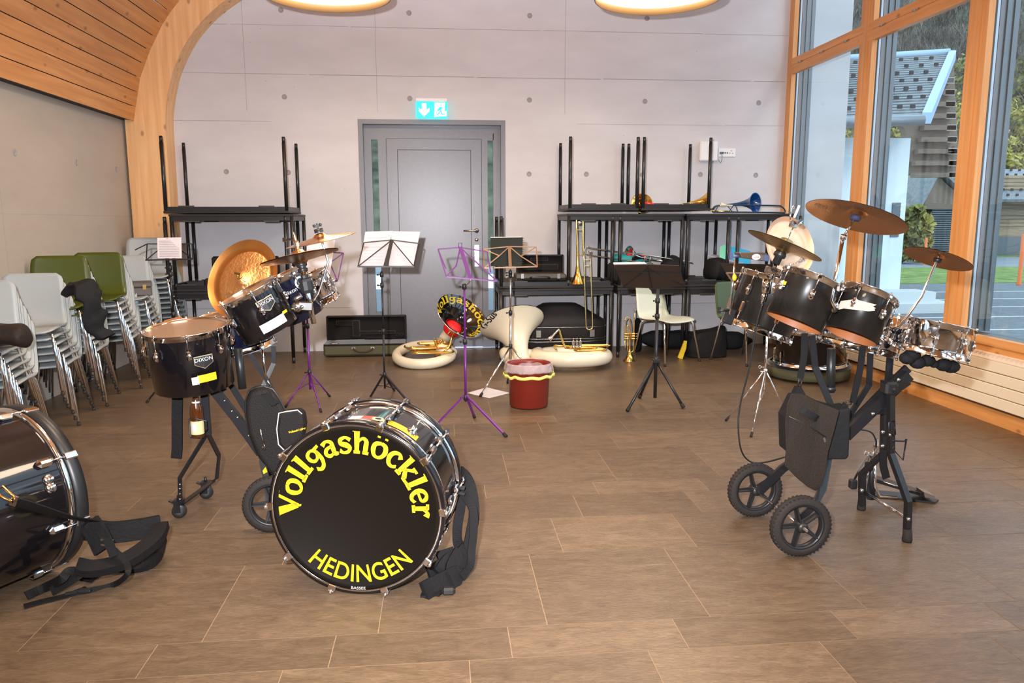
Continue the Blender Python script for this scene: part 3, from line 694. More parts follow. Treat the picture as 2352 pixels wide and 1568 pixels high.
# ================================================================ MUSIC STANDS
M['purple'] = mat('purple_paint', (.12,.012,.17), .35); M['bronze'] = mat('bronze_paint', (.27,.17,.11), .35, .6)
def sheet_marks(b, c00, c10, c01, off, rows=10):
    """staves of printed notes on a sheet: c00 lower left, c10 lower right, c01 upper left"""
    o, u, v = Vector(c00), Vector(c10)-Vector(c00), Vector(c01)-Vector(c00); off = Vector(off); rr = random.Random(5)
    b.slab([o+u*a+v*c+off for a, c in ((.36,.945),(.64,.945),(.64,.965),(.36,.965))], off*.1)
    for r_ in range(rows):
        vb = .06+r_*.84/rows
        for l in range(5): q = vb+l*.009; b.slab([o+u*a+v*c+off for a, c in ((.08,q),(.93,q),(.93,q+.0025),(.08,q+.0025))], off*.1)
        for k in range(18): a0 = .1+k*.045; q = vb+rr.uniform(-.004,.036); b.slab([o+u*a+v*c+off for a, c in ((a0,q),(a0+.018,q),(a0+.018,q+.012),(a0,q+.012))], off*.1)
M['ink'] = mat('print_ink', (.16,.14,.15), .8)
def tripod(t, base, feet, zh, zl, m, r=.007, strut=True, plate=False, foot='rubber', solidr=None):
    """feet: floor points; zh hub of the legs, zl hub of the struts"""
    x, y = base
    for f in feet:
        f = Vector((f[0],f[1],r)); h = Vector((x,y,zh)); d = (f-h); d.z = 0; d.normalize()
        b = MB(); rr = solidr or r
        if plate: b.tube([h+d*.012, f], 1, flat=(.016,.010))
        else: b.cyl(h+d*.012, f, rr, 8)
        if strut and zl is not None: mid = h.lerp(f,.5); b.tube([Vector((x,y,zl))+d*.01, mid], 1, flat=(.010,.004))
        l = build('leg', b, m, t)
        b = MB(); b.cyl(f+(h-f).normalized()*.03, f-(h-f).normalized()*.004, rr+.004, 8); build('rubber_foot', b, foot, l)
def pole(t, base, z0, z1, m, r=.0085, collars=(), m2='plastic_k', splits=()):
    x, y = base; b = MB(); zs = [z0]+list(splits)+[z1]
    for i in range(len(zs)-1): b.cyl((x,y,zs[i]),(x,y,zs[i+1]), r*(1-.16*i), 10)
    p = build('pole', b, m, t)
    for z in collars:
        b = MB(); b.lathe([(r+.001,-.02),(r+.006,-.018),(r+.006,.018),(r+.001,.02)], Matrix.Translation((x,y,z)), 12); b.cyl((x,y,z),(x-.028,y-.006,z),.005,6); b.ball((x-.032,y-.007,z),.008,8); build('collar', b, m2, p)
    return p
def wire_desk(t, P, m, bars, strip=None, tray=None, r=.0034, top=None):
    """P: dict of named points; bars: list of name strings like 'TL MT'"""
    b = MB()
    for s_ in bars: b.tube([P[k] for k in s_.split()], 1, flat=(r*2.6,r*1.2), up=(0,-1,.2))
    d = build('desk', b, m, t)
    if strip: b = MB(); b.tube([P[k] for k in strip.split()], 1, flat=(.026,.006), up=(0,-1,.2)); build('centre_strip', b, m, d)
    if tray: b = MB(); b.tube([P[k] for k in tray.split()], 1, flat=(.045,.010), up=(0,0,1)); build('tray', b, m, d)
    return d
def PT(Y0, dY=.10, **k):
    """pixel positions to points of a desk leaning back: names starting with B lie at depth Y0, T at Y0+dY"""
    return {n: AY(x, y, Y0+(dY if n[0] == 'T' else dY*.5 if n[0] == 'M' else 0)) for n, (x, y) in k.items()}
MS = 'music stands'
def mstand(label, base): return thing('music_stand', label, 'music stand', (base[0],base[1],0), group=MS)

# black wire stand with open sheets in front of the door
base = (-.475, 6.12); t = mstand('black wire music stand with white sheets in front of the door', base)
tripod(t, base, [(-.60,6.22),(-.27,5.93),(-.42,6.42)], .20, .11, 'black_metal', .0045, plate=True)
zt = AY(889,622,base[1]).z; pole(t, base, .09, zt, 'black_metal', .0085, (.205,.56,.93,zt-.03), splits=(.56,.93))
P = PT(6.10, BL=(822,612), BR=(951,612), BM=(887,613), TL=(836,557), TR=(963,559), TM=(900,551))
wire_desk(t, P, 'black_metal', ['BL TL','BR TR','TL TM TR','BL TM','BR TM'], 'BM TM', 'BL BR')
for nm, (a, c) in (('left',((826,611),(880,611))),('right',((893,611),(949,611)))):
    q = PT(6.135, .12, BL=a, BR=c, TL=(839,532) if nm == 'left' else (900,531), TR=(902,530) if nm == 'left' else (965,532))
    b = MB(); b.slab([q['BL'],q['BR'],q['TR'],q['TL']], (0,.004,0)); o = build('sheet_music', b, 'paper', loc=q['BL'])
    tag(o, 'white music sheets on the %s half of the black wire stand by the door' % nm, 'sheet music', 'sheets on the black wire stand')
    if nm == 'left':
        b = MB(); rs = random.Random(9)
        for k in range(9):
            f0 = .1+k*.09; a_ = q['BL'].lerp(q['TL'],f0); c_ = q['BR'].lerp(q['TR'],f0); b.tube([a_.lerp(c_,.1)+Vector((0,-.001,0)), a_.lerp(c_,.9)+Vector((0,-.001,0))],1,flat=(.0015,.0006))
        build('print', b, mat('faint_print',(.62,.52,.54),.8), o)

# purple stand standing empty
base = (.155, 5.25); t = mstand('purple wire music stand standing empty in the middle of the room', base)
tripod(t, base, [(-.068,5.256-.06),(.413,4.907),(.223,5.435)], .215, None, 'purple', .008, strut=False, plate=True)
zt = AY(1066,655,base[1]).z; pole(t, base, .17, zt, 'purple', .0095, (.20,.60,.985), splits=(.60,.985))
P = PT(5.22, BL=(1025,635), BR=(1141,645), BM=(1081,641), TL=(1006,572), TR=(1119,578), TM=(1057,568), ML=(1024,617), MK=(1048,610), MR=(1127,625))
dsk = wire_desk(t, P, 'purple', ['BL TL','TL TM TR','BL MK TM','BR TM','TR MR','TL ML'], 'BM TM', 'BL BR')
b = MB(); a = AY(1066,655,5.25); b.tube([a,a+Vector((.012,0,.005)),a+Vector((.03,-.005,.012)),P['BM']], .005, 6); build('desk_hook', b, 'steel', t)
b = MB(); b.tube([P['TM']+Vector((-.01,0,.0)),P['TM']+Vector((-.012,0,.03)),P['TM']+Vector((.012,0,.03)),P['TM']+Vector((.01,0,0))],.003,6); build('clip', b, 'purple', dsk)

# bronze stand with black ring folder
base = (.58, 6.42); t = mstand('bronze wire music stand with a black ring folder behind the waste bin', base)
tripod(t, base, [(.302,6.12),(.572,6.63),(.86,6.40)], .36, None, 'chrome', .008, strut=False)
zt = AY(1172,618,base[1]).z; pole(t, base, .16, zt, 'steel', .0095, (.37,.66,.98,zt-.03), splits=(.66,.98))
P = PT(6.40, BL=(1112,615), BR=(1234,612), BM=(1172,613), TL=(1110,572), TR=(1232,567), TM=(1170,566), MA=(1147,587), MB=(1196,588))
d = wire_desk(t, P, 'bronze', ['BL TL','BR TR','TL TM TR','BL MA TM','BR MB TM','TL MA','TR MB'], 'BM TM', 'BL BR')
q = PT(6.43, .12, BL=(1127,611), BR=(1199,611), TL=(1127,546), TR=(1201,545))
b = MB(); b.slab([q['BL'],q['BR'],q['TR'],q['TL']], (0,.02,.0)); o = build('ring_folder', b, mat('black_card',(.014,.018,.017),.6), loc=q['BL']); tag(o, 'black ring-bound folder standing on the bronze music stand', 'folder')
b = MB()
for k in range(13): c = q['BR'].lerp(q['TR'],(k+.5)/13)+Vector((0,.01,0)); b.tube(arc(c,.014,0,2*PI,10,(1,0,0),(0,1,0))[:-1],.0014,4,closed=True)
build('ring', b, 'plastic_k', o)['kind'] = 'stuff'
b = MB(); b.slab([q['TL']+Vector((0,.006,.001)),q['TR']+Vector((-.01,.006,.001)),q['TR']+Vector((-.01,.014,.006)),q['TL']+Vector((0,.014,.006))],(0,.002,0)); build('page', b, 'paper', o)

# heavy black stand seen from behind
base = (1.665, 5.74); t = mstand('black solid-desk music stand on thick tube legs in front of the cream chair', base)
tripod(t, base, [(1.385,5.50),(1.591,5.93),(1.84,5.56)], .335, None, 'black_metal', .012, strut=False, solidr=.011)
zt = AY(1499,664,base[1]).z; pole(t, base, .05, zt, 'black_metal', .0135, (.36,.70,zt-.09), splits=(.70,))
b = MB(); b.bb((base[0]-.03,base[1]-.025,.33),(base[0]+.03,base[1]+.025,.36),.004); build('hub', b, 'plastic_k', t)
P = PT(5.70, .0, BL=(1431,658), BR=(1573,656), BM=(1498,661)); P.update({k: AY(*v,5.56) for k, v in dict(TL=(1410,607), TR=(1560,609), TM=(1486,606)).items()})
M['card_brown'] = mat('black_board', (.030,.020,.015), .42)
b = MB(); b.slab([P['BL'],P['BM'],P['TM'],P['TL']], (0,-.004,-.004)); b.slab([P['BM'],P['BR'],P['TR'],P['TM']], (0,-.004,-.004)); d = build('desk', b, 'card_brown', t)
b = MB(); mL = P['BL'].lerp(P['TL'],1); off = Vector((0,-.007,-.005))
for A_, B_ in ((P['BL'],P['TM'].lerp(P['BM'],.15)),(P['BR'],P['TM'].lerp(P['BM'],.15)),(P['BM'],P['TM']),(P['TL'].lerp(P['BL'],.3),P['TM'].lerp(P['BM'],.3)),(P['TR'].lerp(P['BR'],.3),P['TM'].lerp(P['BM'],.3))): b.tube([A_+off,B_+off],1,flat=(.009,.004),up=(0,-1,-.3))
build('desk_bar', b, 'black_metal', d)
b = MB(); b.slab([P['TL']+Vector((0,.012,.003)),P['TM']+Vector((0,.012,.003)),P['TM']+Vector((-.01,.045,.012)),P['TL']+Vector((.005,.045,.012))],(0,.001,-.005)); b.slab([P['TL'],P['TL']+Vector((.004,.0,.0)),P['BL']+Vector((.002,0,.02)),P['BL']+Vector((0,0,.02))],(0,.012,0)); o = build('sheet_music', b, 'paper', loc=P['TL']); tag(o, 'white sheets lying on the desk of the black solid music stand', 'sheet music')

# stand behind the right drum cart
base = (2.24, 5.02); t = mstand('chrome tripod music stand with dark desk behind the toms of the right drum cart', base)
tripod(t, base, [(2.03,5.17),(2.045,4.75),(2.49,5.13)], .385, .25, 'chrome', .005)
zt = AY(1753,668,base[1]).z; pole(t, base, .20, zt, 'chrome', .008, (.39,), 'chrome', splits=(.70,))
b = MB(); 
for z in (.42,.70): b.cyl((base[0],base[1],z),(base[0]-.035,base[1]-.01,z+.004),.003,6); b.tube(arc((base[0]-.045,base[1]-.01,z+.004),.010,0,2*PI,10)[:-1],.0025,5,closed=True)
build('wing_screw', b, 'chrome', t)
P = PT(5.00, -.10, BL=(1700,672), BR=(1800,674), TL=(1654,604), TR=(1824,608), MA=(1668,626), MB=(1812,628))
b = MB(); b.slab([P['TL'],P['TR'],P['MB'],P['MA']], (0,.006,0)); b.slab([P['MA'],P['MB'],P['BR'],P['BL']], (0,.006,0)); d = build('desk', b, 'card_brown', t)
b = MB(); b.tube([P['MA'],P['MB']],1,flat=(.012,.008),up=(0,-1,0)); b.tube([P['MA'],P['BL']],1,flat=(.010,.006),up=(0,-1,0)); b.tube([P['BL'],P['BR']],1,flat=(.02,.02),up=(0,-1,0)); build('desk_bar', b, 'bronze', d)

# small black wire stand with one printed sheet, by the chairs
base = (-2.70, 6.28); pz = AY(390,603,6.28); base = (pz.x, 6.28); t = mstand('black wire music stand with a printed sheet beside the stacked chairs', base)
tripod(t, base, [(base[0]-.22,6.18),(base[0]+.2,6.1),(base[0]+.05,6.5)], .28, None, 'black_metal', .006, strut=False)
pole(t, base, .12, pz.z, 'black_metal', .011, (.30,.70,pz.z-.04,pz.z-.09), splits=(.70,))
P = PT(6.26, BL=(336,597), BR=(442,595), BM=(389,596), TL=(338,560), TR=(441,560), TK=(310,574), TC=(378,562), TD=(400,562))
wire_desk(t, P, 'black_metal', ['BL TL','BR TR','TL TR','TL TK','BL TC','BR TD'], None, 'BL BR', r=.003)
q = PT(6.24, .11, BL=(362,593), BR=(417,593), TL=(361,546), TR=(416,545))
b = MB(); b.slab([q['BL'],q['BR'],q['TR'],q['TL']], (0,.006,0)); o = build('sheet_music', b, 'paper', loc=q['BL']); tag(o, 'printed music sheet on the small black wire stand by the chairs', 'sheet music')
b = MB(); sheet_marks(b, q['BL'], q['BR'], q['TL'], (0,-.001,0)); build('print', b, 'ink', o)

# purple stand behind the left cymbals
base = (AZ(707,897).x, 6.05); pz = AY(702,650,6.05); base = (pz.x, 6.05); t = mstand('purple wire music stand behind the cymbals of the left drum cart', base)
tripod(t, base, [(base[0]-.17,5.90),(base[0]+.13,5.72),(base[0]+.12,6.25)], .245, .16, 'purple', .006)
pole(t, base, .11, pz.z, 'purple', .0095, (.25,.62), splits=(.62,))
P = PT(6.03, BL=(690,640), BR=(775,645), BM=(704,641), TL=(722,577), TR=(789,581), TM=(745,573))
wire_desk(t, P, 'purple', ['BL TM','BR TR','TL TR','BR TM','TR BM'], 'BM TM', 'BL BR')
q = PT(5.99, .12, BL=(694,641), BR=(756,640), TL=(708,551), TR=(770,551))
b = MB(); b.slab([q['BL'],q['BR'],q['TR'],q['TL']], (0,.01,0)); o = build('sheet_music', b, 'paper', loc=q['BL']); tag(o, 'white sheets in a clear sleeve on the purple stand behind the left cymbals', 'sheet music')

# ================================================================ CASES AND BAGS
M['case_k'] = mat('black_vinyl', (.022,.020,.020), .45, bump=.25, bump_s=120); M['case_in'] = mat('black_plush', (.010,.008,.008), .95, sheen=.4); M['olive'] = mat('olive_canvas', (.075,.070,.035), .8); M['cloth_k'] = mat('black_nylon', (.013,.013,.014), .75, bump=.6, bump_s=25)
# long open case against the wall
t = thing('instrument_case', 'open long olive and black instrument case on the floor beside the door', 'case', (-.84,8.25,0))
def cbox(a, c, m, nm, p, r=.03, wall=.012, open_=None):
    b = MB(); b.bb(a, c, r); return build(nm, b, m, p)
x0, x1 = -1.27, -.40
cbox((x0,8.14,.012),(x1,8.42,.135),'olive','case_base',t,.02)
b = MB(); b.bb((x0+.005,8.139,.125),(x1-.005,8.423,.142)); build('zip_band', b, 'case_in', t)
b = MB(); 
for (a, c) in (((x0,8.42,.14),(x0+.02,8.50,.41)),((x1-.02,8.42,.14),(x1,8.50,.41)),((x0,8.42,.39),(x1,8.50,.41)),((x0,8.48,.14),(x1,8.50,.41))): b.bb(a,c,.008)
lid = build('lid', b, 'case_k', t)
b = MB(); b.bb((x0+.02,8.46,.15),(x1-.02,8.482,.39)); b.bb((x0+.1,8.44,.30),(x0+.34,8.465,.36),.01); b.bb((x0+.28,8.43,.17),(x0+.36,8.465,.36),.01); b.bb((x0+.34,8.44,.20),(x1-.12,8.465,.24),.01)
for x in (x1-.10,x1-.05): b.lathe([(.02,0),(.02,.02),(.008,.022),(.008,.004),(0,.004)], frame_to((x,8.465,.19),(0,-1,0)), 14)
build('plush_lining', b, 'case_in', lid)
b = MB(); b.tube(smooth_path([(-.95,8.137,.098),(-.94,8.12,.08),(-.90,8.105,.062),(-.85,8.10,.058),(-.80,8.105,.062),(-.76,8.12,.08),(-.75,8.137,.098)],4),.008,8); build('handle', b, mat('brown_leather',(.05,.025,.018),.5), t)
b = MB(); 
for x in (-.95,-.75): b.box((x,8.136,.10),(.04,.006,.018))
b.tube(smooth_path([(x0+.07,8.17,.145),(x0+.09,8.14,.15),(x0+.14,8.15,.146),(x0+.16,8.17,.146)],4),.004,6)
build('fitting', b, 'steel', t)
# open case on the upturned table
t = thing('instrument_case', 'open brown-grey trumpet case with latches on the upturned table', 'case', (.9,8.05,.81)); p0, p1 = AY(1185,650,7.90), AY(1301,629,7.90)
M['case_br'] = mat('brown_grey_case', (.085,.070,.060), .5, bump=.2, bump_s=150)
b = MB(); b.bb((p0.x,7.90,.838),(p1.x,8.17,p1.z),.01); build('case_base', b, 'case_br', t)
b = MB(); b.bb((p0.x+.01,7.905,.822),(p1.x-.01,8.16,.84),.005); build('bottom_edge', b, 'case_in', t)
l0, l1 = AY(1200,626,8.19), AY(1301,584,8.19)
b = MB(); b.bb((p0.x+.03,8.17,p1.z-.01),(p1.x,8.19,l1.z)); b.bb((p0.x+.03,8.10,l1.z-.012),(p1.x,8.19,l1.z)); b.bb((p0.x+.03,8.10,p1.z-.01),(p0.x+.042,8.19,l1.z)); b.bb((p1.x-.012,8.10,p1.z-.01),(p1.x,8.19,l1.z)); lid = build('lid', b, 'case_k', t)
b = MB(); b.bb((p0.x+.04,8.155,p1.z),(p1.x-.01,8.172,l1.z-.01)); b.bb((p0.x+.18,8.13,l1.z-.07),(p1.x-.16,8.16,l1.z-.03),.01); b.bb((p0.x+.10,8.13,p1.z+.03),(p1.x-.05,8.16,p1.z+.09),.01); build('plush_lining', b, 'case_in', lid)
b = MB(); q = AY(1240,636,7.90); b.tube(smooth_path([(q.x-.10,7.897,q.z-.012),(q.x-.08,7.88,q.z+.004),(q.x,7.875,q.z+.008),(q.x+.08,7.88,q.z+.004),(q.x+.10,7.897,q.z-.012)],4),1,flat=(.022,.012),up=(0,0,1)); build('handle', b, 'plastic_k', t)
for px in (1200,1283):
    q = AY(px,634,7.90); b = MB(); b.box((q.x,7.897,q.z),(.03,.006,.05)); b.box((q.x,7.893,q.z+.008),(.018,.006,.02)); build('latch', b, 'steel', t)
# big black sousaphone case
t = thing('instrument_case', 'big domed black sousaphone case under the table behind the white bell', 'case', (1.25,8.2,0))
def casering(z, s, sx=1.): # rounded outline
    out = []
    for i in range(40):
        a = 2*PI*i/40; c_, s_ = math.cos(a), math.sin(a); e = .62
        out.append((1.28+.50*sx*s*math.copysign(abs(c_)**e,c_), 8.20+.22*s*math.copysign(abs(s_)**e,s_), z))
    return out
b = MB(); R_ = [[b._v(p) for p in casering(z,s,sx)] for z, s, sx in ((.01,.96,1),(.02,1,1),(.34,1,1),(.37,.99,1),(.40,.92,.96),(.52,.66,.72),(.545,.60,.62))]
for A_, B_ in zip(R_,R_[1:]):
    for i in range(40): b._f([A_[i],A_[(i+1)%40],B_[(i+1)%40],B_[i]], True)
b._f(R_[0][::-1]); b._f(R_[-1]); build('case_body', b, 'case_k', t)
b = MB()
for z in (.155,.185,.31): b.tube([Vector((1.28+(p[0]-1.28)*1.004,8.2+(p[1]-8.2)*1.008,z)) for p in casering(z,1)],.004,6,closed=True)
build('metal_edge', b, 'steel', t)
for x in (1.02,1.60):
    b = MB(); b.box((x,7.972,.245),(.05,.012,.075)); b.box((x,7.964,.25),(.03,.010,.035)); b.box((x,7.966,.22),(.036,.010,.012)); build('latch', b, 'steel', t)
q = AY(1318,733,8.02); b = MB(); b.tube([(q.x-.07,8.05,q.z+.01),(q.x-.06,8.02,q.z-.03),(q.x+.06,8.02,q.z-.03),(q.x+.07,8.05,q.z+.01)],1,flat=(.02,.012)); build('handle', b, 'plastic_k', t)
b = MB(); b.cyl(AY(1287,745,7.99),AY(1284,708,8.07),.004,5); build('seam', b, 'steel', t)
# case on chairs, case left shelf
t = thing('instrument_case', 'flat brown case with a clasp lying on the stacked grey chairs', 'case', (-2.9,7.2,.9)); p0, p1 = AY(279,662,7.12), AY(344,632,7.05)
T = Matrix.Translation((-2.80,7.30,.805)) @ Matrix.Rotation(.35,4,'Z')
b = MB(); b.X = T; b.box((-.05,0,.0),(.34,.24,.075),None,.008); build('case_base', b, 'case_br', t)
b = MB(); b.X = T; b.box((-.05,0,.062),(.345,.245,.045),None,.008); build('lid', b, 'case_br', t)
b = MB(); b.X = T; b.box((.06,-.124,.04),(.03,.008,.045)); b.box((.105,-.05,.04),(.03,.03,.05)); build('clasp', b, 'brass', t)
t = thing('instrument_case', 'open black case standing on the left table stack behind the cymbal', 'case', (-2.1,8.2,.8)); p0 = AY(488,652,8.2); p1 = AY(640,588,8.2)
b = MB(); b.bb((p0.x,8.20,.80),(p1.x,8.27,p1.z),.02); build('lid', b, 'case_k', t)
b = MB(); b.bb((p0.x+.02,8.188,.83),(p1.x-.02,8.202,p1.z-.03),.01); build('plush_lining', b, 'case_in', t)
b = MB(); b.bb((p0.x,7.90,.785),(p1.x,8.20,.87),.02); build('case_base', b, 'case_k', t)
# soft bags: lumpy swept bodies
def softbag(name, label, cat, pts, w_, h_, m='cloth_k', seed=1, n=14, group=None, lump=.25):
    P = smooth_path(pts, 5); b = MB(); k = len(P); rings = []; rs = random.Random(seed)
    for i, p in enumerate(P):
        f = i/(k-1); e = math.sin(min(1,min(f,1-f)*5+.12)*PI/2)
        d = (P[min(i+1,k-1)]-P[max(i-1,0)]).normalized(); u = Vector((0,0,1)); v = d.cross(u).normalized()
        ring_ = []
        for j in range(n):
            a = 2*PI*j/n; c_, s_ = math.cos(a), math.sin(a); q = .7
            off = v*(w_/2*e*math.copysign(abs(c_)**q,c_)) + u*(h_/2*e*math.copysign(abs(s_)**q,s_))
            off *= 1+lump*noise.noise((p+off)*9+Vector((seed,0,0))); ring_.append(p+off)
        rings.append([b._v(r_) for r_ in ring_])
    for A_, B_ in zip(rings,rings[1:]):
        for j in range(n): b._f([A_[j],A_[(j+1)%n],B_[(j+1)%n],B_[j]], True)
    b._f(rings[0][::-1]); b._f(rings[-1])
    o = build(name, b, m, loc=pts[0]); return tag(o, label, cat, group)
softbag('trombone_bag', 'long black soft trombone bag lying along the wall under the cream chair', 'bag', [(2.18,8.28,.13),(2.6,8.3,.11),(3.1,8.28,.10),(3.50,8.25,.09)], .20, .20, seed=3)
softbag('trombone_bag', 'upright black soft bag end behind the cream chair legs', 'bag', [(2.16,8.14,.05),(2.14,8.16,.2),(2.15,8.15,.31)], .16, .22, seed=8, lump=.15)
t = thing('sports_bag', 'black holdall with yellow and green trim on the floor between the two single chairs', 'bag', (2.78,7.75,0))
b = MB()
def bagF(u, v):
    a = 2*PI*u; c_, s_ = math.cos(a), math.sin(a); e = .55; z = v*.27; w_ = 1-.12*v+.04*math.sin(v*PI)
    p = Vector((2.80+.215*w_*math.copysign(abs(c_)**e,c_), 7.80+.12*w_*math.copysign(abs(s_)**e,s_), .01+z+(.05*(c_) if v > .8 else 0))); return p+Vector((1,1,0))*.012*noise.noise(p*12)
b.grid(bagF, 32, 12, True); b._f([b._v(bagF(i/32,0)) for i in range(32)]); b._f([b._v(bagF(i/32,.93)) for i in range(32)]); build('bag_body', b, 'cloth_k', t, smooth=True)
b = MB(); b.slab([AY(1557,821,7.70),AY(1572,782,7.70),AY(1578,783,7.70),AY(1576,800,7.68),AY(1567,826,7.68)],(0,.02,0)); build('side_pocket', b, mat('yellow_fabric',(.75,.50,.01),.7), t)
b = MB(); b.slab([AY(1608,776,7.72),AY(1634,768,7.72),AY(1634,776,7.70),AY(1612,780,7.70)],(0,.03,0)); build('green_trim', b, mat('green_fabric',(.01,.25,.05),.7), t)
# backpack on nearest chair stack, jacket on green chair
softbag('shoulder_bag', 'dark brown bag lying on the nearest grey chair stack', 'bag', [AY(-60,772,4.66),AY(0,768,4.64),AY(40,768,4.64),AY(74,778,4.66)], .30, .13, mat('dark_brown_fabric',(.022,.015,.012),.6,bump=.5,bump_s=30), 5)
JP = [(2.0,0)]; b = MB(); JC = [AY(148,678,5.72),AY(165,664,5.70),AY(185,660,5.66),AY(200,668,5.64),AY(212,700,5.64),AY(220,738,5.66),AY(236,768,5.70),AY(246,776,5.70)]; JW = [.07,.14,.16,.15,.13,.12,.10,.06]
JS = smooth_path(JC,5); 
def jack(u, v):
    i = min(int(u*(len(JS)-1)),len(JS)-2); f = u*(len(JS)-1)-i; p = JS[i].lerp(JS[i+1],f); k = u*7; w_ = JW[int(k)]+(JW[min(int(k)+1,7)]-JW[int(k)])*(k-int(k)); a = 2*PI*v
    q = p+Vector((.42*math.cos(a)*w_*.6,1.0*math.cos(a)*w_*.55,.45*math.sin(a)*w_*(.55 if u < .45 else .3))); q.x += .25*math.sin(a)*w_*(u > .45)
    return q+Vector((1,.6,1))*.05*noise.noise(q*11)
b.grid(jack, 40, 18); tag(build('jacket', b, 'cloth_k', loc=(-2.9,5.9,.9), smooth=True), 'black jacket draped over the seat of the front green chair', 'jacket')
# green case by the window with drum on it; folders; cloth bag; dark cases on the middle level
t = thing('drum_case', 'low round olive drum case on the floor in the corner by the radiator', 'case', (3.42,6.75,0))
Tc = Matrix.Translation((3.36,6.62,0)); 
b = MB(); b.lathe([(.34,.02),(.36,.03),(.36,.13),(0,.13)], Tc, 40); build('case_base', b, 'olive', t)
b = MB(); b.lathe([(.363,.115),(.363,.145),(.34,.15)], Tc, 40); build('zip_band', b, 'case_in', t)
b = MB(); b.X = Tc @ Matrix.Translation((.07,.34,.14)) @ Matrix.Rotation(.55,4,'Z') @ Matrix.Rotation(math.radians(72),4,'X'); b.lathe([(.0,-.03),(.34,-.03),(.36,-.02),(.36,.05),(0,.05)],Matrix.Translation((0,.34,0)),40); build('lid', b, 'olive', t)
q = AY(1935,893,6.28); b = MB(); b.box(q,(.06,.004,.03),Euler((0,.5,0))); b.box(q+Vector((.035,0,-.02)),(.05,.004,.012),Euler((0,.8,0))); b.box(q+Vector((.0,0,.015)),(.05,.004,.01),Euler((0,-.5,0))); build('torn_label', b, 'paper', t)
b = MB(); p0, p1 = AY(1674,612,8.15), AY(1723,583,8.15); b.slab([AY(1680,604,8.2),AY(1723,615,8.2),AY(1723,576,8.2),AY(1680,566,8.2)],(0,.01,0)); tag(build('folder', b, mat('blue_folder',(.05,.50,.78),.5), loc=p0), 'bright blue folder leaning on the middle table level', 'folder')
b = MB(); b.slab([AY(1652,598,8.1),AY(1664,600,8.1),AY(1664,562,8.1),AY(1654,566,8.1)],(.05,.03,0)); tag(build('folder', b, mat('green_folder',(.22,.68,.42),.5), loc=AY(1652,598,8.1)), 'pale green folder beside the blue one on the middle table level', 'folder')
b = MB()
for k in range(5): b.slab([AY(1625,587+k*2,8.02+k*.01),AY(1700,605+k*2,8.02+k*.01),AY(1712,602+k*2,8.3),AY(1640,584+k*2,8.3)],(0,0,-.004))
tag(build('paper_stack', b, 'paper', loc=AY(1625,590,8.1)), 'stack of white papers under the blue and green folders', 'papers')
softbag('backpack', 'black backpack under the folders on the middle table level', 'bag', [(2.86,8.0,.90),(2.96,8.02,.93),(3.1,8.0,.90)], .26, .22, seed=6)
b = MB(); 
def bun(u, v): a = 2*PI*u; r_ = math.sin(PI*v)**.7; p = Vector((2.06+.22*r_*math.cos(a), 8.2+.12*r_*math.sin(a), 1.03-.055*math.cos(PI*v))); return p*1+Vector((0,0,1))*.02*noise.noise(p*14)
b.grid(bun, 24, 10, True); tag(build('cloth_bag', b, mat('teal_cloth',(.02,.33,.34),.7), loc=(2.06,8.2,.95)), 'crumpled teal cloth bag behind the silver trombone', 'bag')
b = MB(); b.slab([AY(1441,597,8.10),AY(1486,597,8.10),AY(1484,584,8.10),AY(1441,580,8.10)],(0,.05,0)); tag(build('cloth', b, mat('red_cloth',(.55,.02,.02),.6), loc=(2,8.1,1.1)), 'red cloth lining beside the teal bag on the middle table level', 'cloth')
b = MB(); b.bb((1.84,7.98,.79),(2.30,8.38,.975),.02); tag(build('instrument_case', b, 'case_k', loc=(1.9,8.1,.79)), 'closed black case under the teal cloth bag on the middle level', 'case')
softbag('gig_bag', 'black rounded gig bag standing behind the solid-desk stand', 'bag', [(2.35,8.05,.88),(2.50,8.06,.93),(2.62,8.05,.88)], .26, .26, seed=9, lump=.1)
# router, sockets, exit sign
t = thing('wireless_router', 'white rounded router box mounted high on the back wall', 'router', (3.02,YB,2.2)); 
b = MB(); p0, p1 = AY(1606,370,8.55), AY(1649,325,8.55); b.X = Matrix.Translation(((p0.x+p1.x)/2,8.55,(p0.z+p1.z)/2)); b.box((0,0,0),(p1.x-p0.x,.05,p1.z-p0.z),None,.012); o = build('router_body', b, 'white', t); md = o.modifiers.new('b','BEVEL'); md.width = .035; md.segments = 4; md.limit_method = 'ANGLE'; md.angle_limit = 1.2
b = MB(); b.lathe([(.032,0),(.033,.001),(.034,0)], frame_to((3.02,8.5245,2.22),(0,-1,0)), 24); build('ring_mark', b, 'paper', t)
t = thing('socket_plate', 'white wall socket plate beside the router', 'socket', (3.24,YB,2.2)); b = MB(); p0, p1 = AY(1650,360,8.57), AY(1690,341,8.57); b.bb((p0.x,8.565,p0.z),(p1.x,8.58,p1.z),.004); build('plate', b, 'white', t)
b = MB(); q = AY(1680,350,8.56); 
for dx, dz in ((0,.02),(-.016,-.008),(.016,-.008)): b.lathe([(.005,0),(.005,.002),(0,.002)], frame_to((q.x+dx,8.566,q.z+dz),(0,-1,0)), 8)
for px in (1666,1671): q = AY(px,351,8.56); b.box((q.x,8.564,q.z),(.012,.004,.014))
build('socket_hole', b, 'plastic_k', t)
b = MB(); q = AY(1658,351,8.55); b.box((q.x,8.555,q.z),(.04,.03,.022)); e = AY(1650,367,8.56); b.tube(smooth_path([(q.x,8.55,q.z-.01),(q.x+.005,8.55,q.z-.05),(e.x+.03,8.56,e.z-.03),(e.x,8.56,e.z)],5),.003,6); tag(build('power_cable', b, 'alu', loc=q), 'small grey plug with purple-grey lead below the router', 'cable')
t = thing('exit_sign', 'green and white lit emergency exit sign above the door', 'sign', (-.08,8.5,2.53)); p0, p1 = AY(956,272,8.50), AY(1027,233,8.50)
